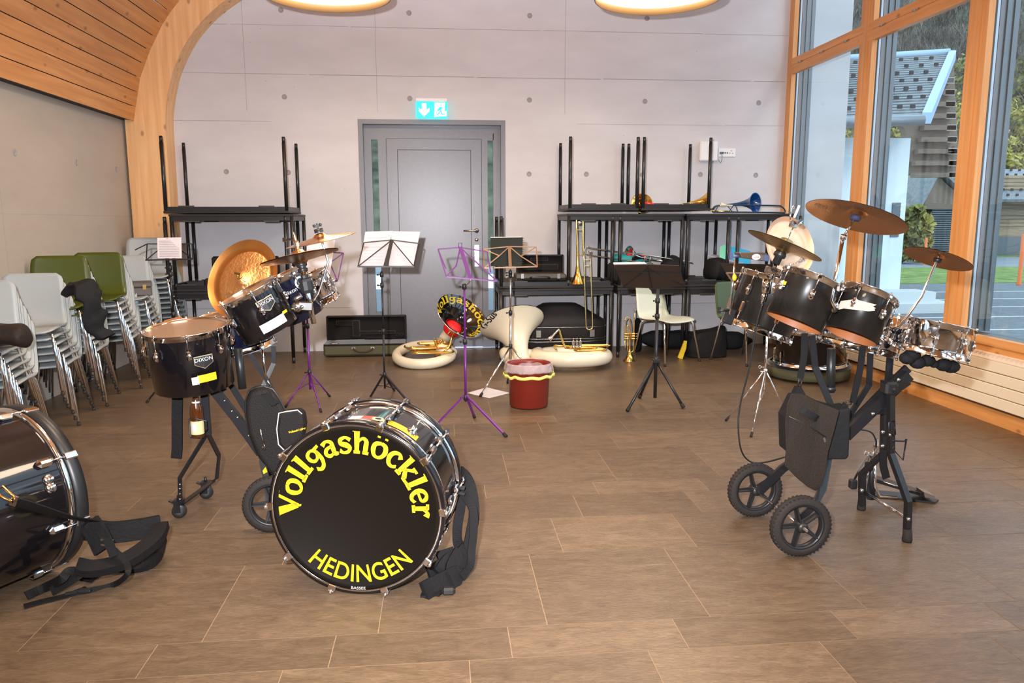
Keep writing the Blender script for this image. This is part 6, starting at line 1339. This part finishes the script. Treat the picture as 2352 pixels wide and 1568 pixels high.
# hi-hat pedal unit
pd = thing('hihat_pedal', 'black and chrome hi-hat foot pedal on the floor behind the right cart legs', 'pedal', AZ(2010,1150))
b = MB(); b.slab([AZ(x,y,.004) for x,y in ((1988,1138),(2148,1156),(2156,1150),(2120,1138),(2010,1128))],(0,0,.008)); build('base_plate', b, 'plastic_k', pd)
b = MB(); b.slab([AY(x,y,3.50) for x,y in ((2014,1100),(2135,1139),(2135,1145),(2012,1108))],(.02,.085,0)); fbd = build('footboard', b, 'black_metal', pd)
b = MB(); 
for k in range(3): b.tube([AY(2030+k*5,1106+k*2,3.497),AY(2110+k*3,1131+k*2,3.497)],.0016,5)
for k in range(5): b.tube([AY(2040+k*16,1108+k*5,3.52),AY(2048+k*16,1110+k*5,3.57)],.003,5)
build('tread_mark', b, 'chrome', fbd)
b = MB(); b.slab([AY(x,y,3.47) for x,y in ((2122,1130),(2146,1138),(2150,1146),(2124,1142))],(.01,.08,0)); build('heel_plate', b, 'steel', pd)
b = MB(); b.cyl(AY(2000,1145,3.5),AY(2004,1040,3.5),.020,12); b.tube([AY(1996,1145,3.48),AY(1988,1100,3.48),AY(1992,1060,3.48)],1,flat=(.02,.01),up=(0,-1,0)); build('upright', b, 'plastic_k', pd)
b = MB(); b.lathe([(.004,.05),(.010,.03),(.013,.02),(.016,.0),(.010,-.01),(.010,-.05),(0,-.05)],frame_to(AY(2011,1030,3.45),(.1,0,1)),14); b.box(AY(2000,1042,3.46),(.06,.03,.018),Euler((0,.2,0)),.004); b.cyl(AY(1986,1040,3.46),AY(2010,1046,3.46),.008,8); b.tube([AY(2008,1055,3.46),AY(2010,1118,3.46),AY(2020,1140,3.46),AY(2060,1142,3.46)],.007,8); b.tube([AY(1999,1050,3.46),AY(1986,1140,3.44)],.005,8); build('linkage', b, 'chrome', pd)
b = MB(); b.tube(smooth_path([AY(1994,1046,3.44),AY(1978,1070,3.44),AY(1962,1100,3.44)],5),1,flat=(.012,.006),up=(0,-1,0)); q = AY(1959,1111,3.44); build('beater_arm', b, 'steel', pd)
b = MB(); b.box(q,(.035,.035,.048),None,.006); build('beater_block', b, 'plastic_k', pd)
# saddle bag hanging under the right cart
sb = thing('shoulder_bag', 'brown-black fabric bag with a flap and zip hanging under the right drum cart', 'bag', AZ(1870,1130))
M['flapc'] = mat('worn_black_canvas', (.022,.016,.012), .8, bump=.5, bump_s=180, noise_s=5, noise_a=.15)
FP = [(1820,905),(1848,906),(1885,925),(1925,941),(1914,985),(1900,1035),(1893,1080),(1884,1112),(1872,1126),(1855,1118),(1830,1098),(1797,1066),(1802,1030),(1801,975),(1808,930)]
def flap_pt(x, y): p = AY(x,y,3.02); p.y += .02*math.sin((x-1800)/110*PI)-.03*((y-905)/220); return p
b = MB(); b.slab([flap_pt(x,y) for x,y in FP],(.004,.014,0)); fp = build('flap', b, 'flapc', sb, bevel=.004)
b = MB(); b.slab([AY(x,y,3.06) for x,y in ((1830,912),(1930,941),(1954,936),(1953,1000),(1951,1048),(1945,1056),(1893,1056),(1808,1040),(1806,960))],(.01,.11,0)); build('bag_body', b, 'cloth_k', sb, bevel=.012)
b = MB(); b.tube([flap_pt(1810,955)+Vector((0,-.003,0)),flap_pt(1860,978)+Vector((0,-.004,0)),flap_pt(1895,1003)+Vector((0,-.003,0))],.003,5); build('zip', b, 'plastic_k', fp)
b = MB(); b.box(flap_pt(1891,1008)+Vector((0,-.006,0)),(.010,.004,.022),Euler((0,-.3,0))); build('zip_pull', b, 'steel', fp)
b = MB(); b.tube(smooth_path([flap_pt(1840,938)+Vector((0,-.004,0)),flap_pt(1848,944)+Vector((0,-.020,0)),flap_pt(1868,956)+Vector((0,-.020,0)),flap_pt(1878,962)+Vector((0,-.004,0))],4),1,flat=(.030,.005),up=(0,-1,0)); build('handle', b, 'webbing', fp)
b = MB(); b.slab([AY(x,y,3.08) for x,y in ((1832,889),(1841,889),(1853,910),(1822,908))],(0,.03,0)); build('strap_loop', b, 'webbing', sb)
b = MB(); b.tube([AY(1943,928,3.10),AY(1930,950,3.08),AY(1926,975,3.07)],1,flat=(.03,.008),up=(0,-1,0)); build('strap_loop', b, 'webbing', sb)
# drum standing on the olive case
T0 = (2.98,6.50,.15); c_ = AY(1880,800,6.35)
t = thing('bass_drum', 'small black drum with chrome hoops standing on the olive case in the corner', 'drum', (c_.x,6.5,.15)); 
drum(t, 'shell', (c_.x,6.5,.46), (0,0,1), .30, .30, m='lacq', nl=8, a0=.2, lug_len=.06)
# ================================================================ BRASS
M['fibre'] = mat('cream_fibreglass', (.74,.66,.50), .32, coat=.3, noise_s=3, noise_a=.05); M['gloss_k'] = mat('gloss_black_bell', (.006,.005,.005), .08, coat=1.); M['red_s'] = mat('red_fabric_ball', (.75,.01,.012), .45)
M['gold'] = mat('gold_lacquer', (.90,.60,.16), .13, 1); M['silver'] = mat('silver_plate', (.72,.70,.68), .14, 1); M['blue_p'] = mat('blue_plastic', (.003,.05,.20), .12, coat=.8); M['blue_t'] = mat('dark_blue_plastic_tube', (.006,.03,.06), .25); M['red_p'] = mat('red_plastic', (.60,.02,.03), .25)
def bell_prof(R, L, r0, k=3.2):
    """flaring bell: throat radius r0 at z = -L to the rim R at z = 0"""
    return [(r0+(R-r0)*((i/26)**k), -L*(1-i/26)) for i in range(27)]
def bell(parent, c, ax, R, L, r0, m_out, m_in=None, nm='bell', k=3.2, x=None, rim=None):
    T = frame_to(c, ax, x); P = bell_prof(R, L, r0, k); b = MB(); b.lathe([(r,z-.003) for r,z in P], T, 64)
    if m_in: b.mi = 1
    b.lathe([(max(r-.003,.001),z) for r,z in P][::-1], T, 64); b.mi = 0
    b.lathe([(R,-.003),(R+.003,-.002),(R+.003,.001),(R-.003,.001)], T, 64)
    return build(nm, b, [m_out, m_in or m_out], parent), T
def valves(parent, base, ax, side, m, n=3, h=.10, r=.011, gap=.028, cap='silver', nm='valve'):
    ax = Vector(ax).normalized(); side = Vector(side).normalized()
    for i in range(n):
        c = Vector(base)+side*gap*(i-(n-1)/2); b = MB(); T = frame_to(c, ax)
        b.lathe([(0,-h/2-.006),(r,-h/2-.004),(r+.0015,-h/2),(r,-h/2+.004),(r,h/2-.004),(r+.0015,h/2),(r*.9,h/2+.004),(.003,h/2+.006),(.003,h/2+.022),(r*.75,h/2+.024),(r*.75,h/2+.028),(0,h/2+.029)], T, 16); build(nm, b, m, parent)
def mouthpiece(parent, c, d, m='silver', s=1.):
    T = frame_to(c, d); b = MB(); b.lathe([(.0,.004*s),(.010*s,.012*s),(.0125*s,.016*s),(.0135*s,.013*s),(.011*s,0),(.006*s,-.018*s),(.0048*s,-.03*s),(.006*s,-.07*s),(.0,-.071*s)], T, 20); return build('mouthpiece', b, m, parent)
# left sousaphone with the black bell
c0 = Vector((-.185, 7.72, .100)); t = thing('sousaphone', 'cream sousaphone with gloss black lettered bell lying on the floor by the door', 'sousaphone', (c0.x,c0.y,0))
Ro, n_ = .285, 44; b = MB(); P = []; rr = []
for i in range(n_+1):
    a = math.radians(-20)-2*PI*.93*i/n_; f = i/n_; P.append(c0+Vector((Ro*math.cos(a), Ro*1.22*math.sin(a), -.012*f+.045*math.sin(a)+.01*math.cos(a)))); rr.append(.046+.008*(1-f))
b.tube(P, rr, 18); body = build('body_tube', b, 'fibre', t)
cb = AY(1061,724,7.72); axb = Vector((.47,-.56,.69)).normalized(); 
bl, T = bell(t, cb, axb, .285, .36, .058, 'fibre', 'gloss_k', k=3.0)
thr = cb-axb*.36
b = MB(); b.tube(smooth_path([thr, thr-axb*.06+Vector((.0,.0,-.01)), AY(1012,798,7.60), AY(1030,812,7.56), P[0]],6), [.058]*7+[.058]*6+[.057]*6+[.056]*6, 18); build('neck', b, 'fibre', t)
b = MB(); b.lathe([(.0,.05),(.05,.042),(.085,.02),(.1,-.01),(.09,-.05)], frame_to(cb-axb*.19+Vector((0,0,-.01)),axb), 32); build('red_cushion', b, 'red_s', bl)
b = MB(); b.lathe([(.283,.0016),(.288,.0016),(.288,-.004)],T,64); build('rim_edge', b, 'silver', bl)
pf = bell_prof(.285,.36,.058,3.0)
def on_bell(q):
    r_ = math.hypot(q.x,q.y); z = 0
    for (r0,z0),(r1,z1) in zip(pf,pf[1:]):
        if r0 <= r_ <= r1: z = z0+(z1-z0)*(r_-r0)/max(r1-r0,1e-6); break
    return Vector((q.x,q.y,z+.004))
v_ = (T.inverted().to_3x3() @ Vector((-.25,0,.97))); a_up = math.atan2(v_.y, v_.x)
lettering('lettering', 'Vollgashöckler', T, .232, a_up-1.25, math.radians(270), .062, 'yellow', bl, conv=on_bell, label='yellow word Vollgashöckler around the bell')
b = MB()
def loop(b, c, w_, l_, z, r, yaw=0, n=14):
    P_ = []
    for i in range(n+1): a = PI/2+PI*i/n; P_.append((-l_/2+w_/2*math.cos(a)*1, w_/2*math.sin(a), 0))
    for i in range(n+1): a = -PI/2+PI*i/n; P_.append((l_/2+w_/2*math.cos(a), w_/2*math.sin(a), 0))
    R_ = Matrix.Rotation(yaw,4,'Z'); b.tube([Vector(c)+(R_@Vector(p))+Vector((0,0,z)) for p in P_], r, 10, closed=True)
b = MB(); loop(b, (-.10,7.50,0), .11, .30, .150, .0115, .08); loop(b, (-.13,7.55,0), .09, .32, .185, .0105, .05); loop(b, (-.04,7.62,0), .11, .16, .205, .010, -.1); loop(b, (-.10,7.60,0), .06, .24, .225, .009, .02)
b.tube([c0+Vector((.20*math.cos(a),.20*math.sin(a),.075)) for a in [PI*1.0+PI*1.05*i/20 for i in range(21)]], .013, 10); build('tubing', b, 'gold', t)
b = MB(); p_ = [AY(998,818,7.5),AY(1022,806,7.48),AY(1032,795,7.5),AY(1038,775,7.55),AY(1043,765,7.58),AY(1036,760,7.6),AY(1028,768,7.6)]; b.tube(smooth_path(p_,5),.009,8); build('leadpipe', b, 'gold', t)
valves(t, AY(1010,790,7.56), (-.35,-.1,.9), (1,.25,.0), 'gold', h=.085, r=.014, gap=.034)
# right sousaphone, bell facing away
cb = AY(1176,741,7.55); axb = Vector((-.16,.60,.78)).normalized(); t = thing('sousaphone', 'cream sousaphone with cream bell turned away lettered G-Susi beside the waste bin', 'sousaphone', (1.25,7.4,0))
bl, T = bell(t, cb, axb, .325, .42, .085, 'fibre', k=2.5); thr = cb-axb*.42
b = MB(); b.lathe([(.322,.002),(.329,.002),(.329,-.004)],T,64); build('rim_edge', b, 'plastic_k', bl)
c2 = Vector((1.27,7.40,.102)); R2, nn = .345, 40; P = []; rr = []
for i in range(nn+1):
    a = math.radians(150)+2*PI*.94*i/nn; f = i/nn; s_ = math.sin(a); P.append(c2+Vector((R2*math.cos(a), R2*s_*.95, -.020*s_))); rr.append(.080-.014*f)
b = MB(); b.tube(P, rr, 20); build('body_tube', b, 'fibre', t)
b = MB(); b.tube(smooth_path([thr, thr-axb*.07, AY(1165,812,7.46), AY(1210,818,7.42), P[-3]],6), [.085]*7+[.082]*6+[.078]*6+[.068]*6, 20); build('neck', b, 'fibre', t)
pf2 = bell_prof(.325,.42,.065,2.6)
def on_bell2(q):
    r_ = math.hypot(q.x,q.y); z = 0
    for (r0,z0),(r1,z1) in zip(pf2,pf2[1:]):
        if r0 <= r_ <= r1: z = z0+(z1-z0)*(r_-r0)/max(r1-r0,1e-6); break
    return z
decal('lettering', 'G-Susi', (1123,733), 22, math.radians(50), bl, 'plastic_k', bl, width_px=50, offset=.028)
b = MB(); zt = .235; cc = Vector((1.33,7.20,0)); loop(b, cc+Vector((.10,0,0)), .07, .24, .195, .0095, -.05); loop(b, cc+Vector((.02,.04,0)), .08, .22, .215, .0095, -.02); loop(b, cc+Vector((.14,.02,0)), .05, .26, .235, .008, -.06); b.tube(smooth_path([(1.10,7.22,.20),(1.08,7.22,.235),(1.12,7.2,.24),(1.22,7.2,.232),(1.30,7.2,.228)],5),.010,8); build('tubing', b, 'gold', t)
b = MB(); p_ = [AY(1300,800,7.18),AY(1293,785,7.18),AY(1288,770,7.18),AY(1284,758,7.18),AY(1276,764,7.17),AY(1270,771,7.16)]; b.tube(smooth_path(p_,5),.010,8); build('leadpipe', b, 'gold', t)
mouthpiece(t, AY(1266,775,7.15), AY(1266,775,7.15)-AY(1276,764,7.16), 'silver', 1.6)
valves(t, AY(1325,790,7.16), (0,0,1), (1,0,0), 'silver', h=.06, r=.014, gap=.034)
# trumpet on the floor
c = Vector((1.92,7.60,0)); t = thing('trumpet', 'brass trumpet standing on its bell on the floor by the cream chair', 'trumpet', c)
bell(t, (c.x,c.y,.003), (0,0,-1), .062, .22, .0085, 'gold', k=3.6)
b = MB(); X = .045; b.tube(smooth_path([(c.x,c.y,.20),(c.x+.006,c.y,.30),(c.x+.0,c.y,.40),(c.x-.012,c.y,.445),(c.x-.032,c.y,.46),(c.x-.052,c.y,.44),(c.x-.058,c.y,.40),(c.x-.056,c.y,.25)],5),.0062,8); b.tube(smooth_path([(c.x+.042,c.y-.01,.50),(c.x+.040,c.y-.01,.3),(c.x+.040,c.y-.01,.14),(c.x+.030,c.y-.01,.105),(c.x+.0,c.y-.015,.095),(c.x-.022,c.y-.015,.11),(c.x-.028,c.y-.015,.14),(c.x-.028,c.y-.015,.25)],5),.0060,8)
b.tube([(c.x-.056,c.y,.26),(c.x-.050,c.y,.14),(c.x-.040,c.y,.125)],.0055,8); build('tubing', b, 'gold', t)
mouthpiece(t, (c.x+.042,c.y-.01,.535), (0,0,1), 'silver', .95)
valves(t, (c.x-.005,c.y-.01,.262), (1,0,0), (0,0,1), 'gold', h=.105, r=.0095, gap=.026, nm='valve')
b = MB(); b.tube(smooth_path([(c.x-.04,c.y,.30),(c.x-.035,c.y,.36),(c.x-.025,c.y,.375),(c.x-.016,c.y,.36),(c.x-.014,c.y,.28)],4),.005,8); build('tuning_slide', b, 'gold', t)
# gold trombone standing on its bell at the table edge, slide hanging down
def dual(b, a, c_, r, n=8): b.cyl(a, c_, r, n)
Yt = 7.86; t = thing('trombone', 'gold trombone upright on its bell at the table edge, slide hanging down', 'trombone', AY(1327,652,Yt))
bl, T = bell(t, AY(1327,652,Yt)+Vector((0,0,.005)), Vector((.03,0,-1)), .085, .40, .011, 'gold', k=4.5)
b = MB(); z0 = AY(1327,652,Yt)+Vector((0,0,.40)); top = AY(1331,497,Yt)
b.tube(smooth_path([z0+Vector((-.01,0,0)), AY(1326,560,Yt), AY(1324,515,Yt), AY(1325,502,Yt), top, AY(1338,502,Yt), AY(1339,515,Yt), AY(1339,560,Yt), AY(1341,590,Yt)],5),.0085,8); b.cyl(AY(1325,528,Yt),AY(1339,528,Yt),.004,6); b.cyl(AY(1326,584,Yt),AY(1340,584,Yt),.004,6); build('tubing', b, 'gold', t)
b = MB(); b.lathe([(0,-.012),(.022,-.012),(.022,.012),(0,.012)],frame_to(AY(1331,511,Yt),(0,-1,0)),18); build('counterweight', b, 'silver', t)
Y2 = 7.78; b = MB(); b.tube(smooth_path([AY(1341,585,Y2),AY(1343,660,Y2),AY(1346,742,Y2),AY(1348,754,Y2),AY(1354,757,Y2),AY(1360,753,Y2),AY(1361,744,Y2),AY(1358,660,Y2),AY(1355,592,Y2)],5),.0075,8); b.cyl(AY(1341,596,Y2),AY(1356,595,Y2),.005,6); b.cyl(AY(1342,610,Y2),AY(1357,610,Y2),.005,6); build('slide', b, mat('pale_brass',(.80,.72,.36),.2,1), t)
mouthpiece(t, AY(1355,580,Y2), (0,0,1), 'silver', 1.3)
# silver trombone lying on the upturned table
Y3 = 7.98; t = thing('trombone', 'silver trombone lying slanted across the middle table level behind the stands', 'trombone', AY(1450,600,Y3))
b = MB(); b.tube(smooth_path([AY(1590,603,Y3),AY(1500,588,Y3),AY(1360,570,Y3),AY(1350,564,Y3),AY(1344,571,Y3),AY(1344,580,Y3),AY(1352,585,Y3),AY(1400,592,Y3),AY(1500,606,Y3)],5),.0068,8); b.cyl(AY(1482,586,Y3),AY(1480,602,Y3),.005,6); b.cyl(AY(1494,588,Y3),AY(1492,604,Y3),.005,6); build('slide', b, 'silver', t)
bell(t, AY(1443,586,8.06), Vector((-1,-.25,.18)), .100, .34, .011, 'silver', k=3.6)
b = MB(); e = AY(1443,586,8.06)-Vector((-1,-.25,.18)).normalized()*.33; b.tube([e, e+Vector((.2,.03,-.03)), e+Vector((.36,.05,-.05))],.009,8); build('tubing', b, 'silver', t)
# instruments on top of the right stack
ZT = 1.515
t = thing('trombone', 'gold brass horn with its bell turned up on top of the right table stack', 'trombone', AY(1474,480,8.1)); bell(t, AY(1474,466,8.10), Vector((-.12,-.85,.45)), .112, .24, .012, 'gold', k=3.2)
b = MB(); b.tube([AY(1440,472,8.05),AY(1520,474,8.05)],.009,8); b.tube([AY(1448,477,8.03),AY(1500,479,8.03)],.008,8); build('tubing', b, 'gold', t); mouthpiece(t, AY(1502,472,8.0), (-.1,-1,.1), 'silver', 1.6)
t = thing('trombone', 'red plastic trombone lying between the gold horns on the right stack', 'trombone', AY(1500,475,8.0)); b = MB(); b.tube([AY(1478,466,7.98),AY(1496,468,7.98),AY(1520,477,7.98)],.014,10); build('tubing', b, 'red_p', t)
b = MB(); b.slab([AY(1508,474,7.95),AY(1518,474,7.95),AY(1536,482,7.92),AY(1514,483,7.92)],(0,.08,.0)); build('slide_brace', b, 'red_p', t)
t = thing('trombone', 'gold trombone lying on the right stack, bell toward the windows', 'trombone', AY(1580,475,8.05)); bell(t, AY(1627,463,8.05), Vector((1,-.28,.12)), .100, .46, .011, 'gold', k=4.2)
b = MB(); e = AY(1627,463,8.05)-Vector((1,-.28,.12)).normalized()*.44; b.tube([e, e+Vector((-.12,.03,-.02)), e+Vector((-.2,.05,-.03))],.0105,8); b.cyl(AY(1550,479,8.0),AY(1640,480,8.0),.008,8); build('tubing', b, 'gold', t)
b = MB(); q = AY(1574,483,7.90); b.lathe([(0,0),(.013,0),(.0135,.004),(.010,.016),(.005,.03),(.004,.07),(0,.071)],Matrix.Translation(q),16); tag(build('mouthpiece', b, 'silver', loc=q), 'small silver mouthpiece standing upright on the right table stack', 'mouthpiece')
t = thing('trombone', 'blue plastic trombone lying on the table level beside the windows', 'trombone', AY(1730,485,7.95)); bell(t, AY(1735,465,7.95), Vector((.56,-.83,.05)), .103, .44, .011, 'blue_p', k=4.0)
b = MB(); e = AY(1735,465,7.95)-Vector((.56,-.83,.05)).normalized()*.42; b.tube(smooth_path([e, e.lerp(AY(1650,472,8.05),.8), AY(1643,474,8.0), AY(1638,479,7.98)],5),.0105,8)
b.tube(smooth_path([AY(1668,471,7.88),AY(1700,471,7.88),AY(1780,472,7.88),AY(1795,474,7.88),AY(1803,483,7.88),AY(1801,489,7.88),AY(1790,488,7.88),AY(1690,487,7.88),AY(1640,487,7.88)],5),.008,8)
for a_, c_ in (((1672,474),(1682,487)),((1684,473),(1674,487)),((1690,473),(1694,487)),((1648,476),(1642,487))): b.cyl(AY(*a_,7.88),AY(*c_,7.88),.005,6)
build('slide', b, 'blue_t', t); mouthpiece(t, AY(1660,470,7.87), (-1,0,.1), mat('cream_mouthpiece',(.75,.65,.5),.3), 1.5)
b = MB(); b.tube([AY(1640,485,7.93),AY(1675,485,7.93),AY(1690,487,7.93)],.008,8); b.ball(AY(1638,485,7.92),.016,10); o = build('tubing', b, 'gold', t)
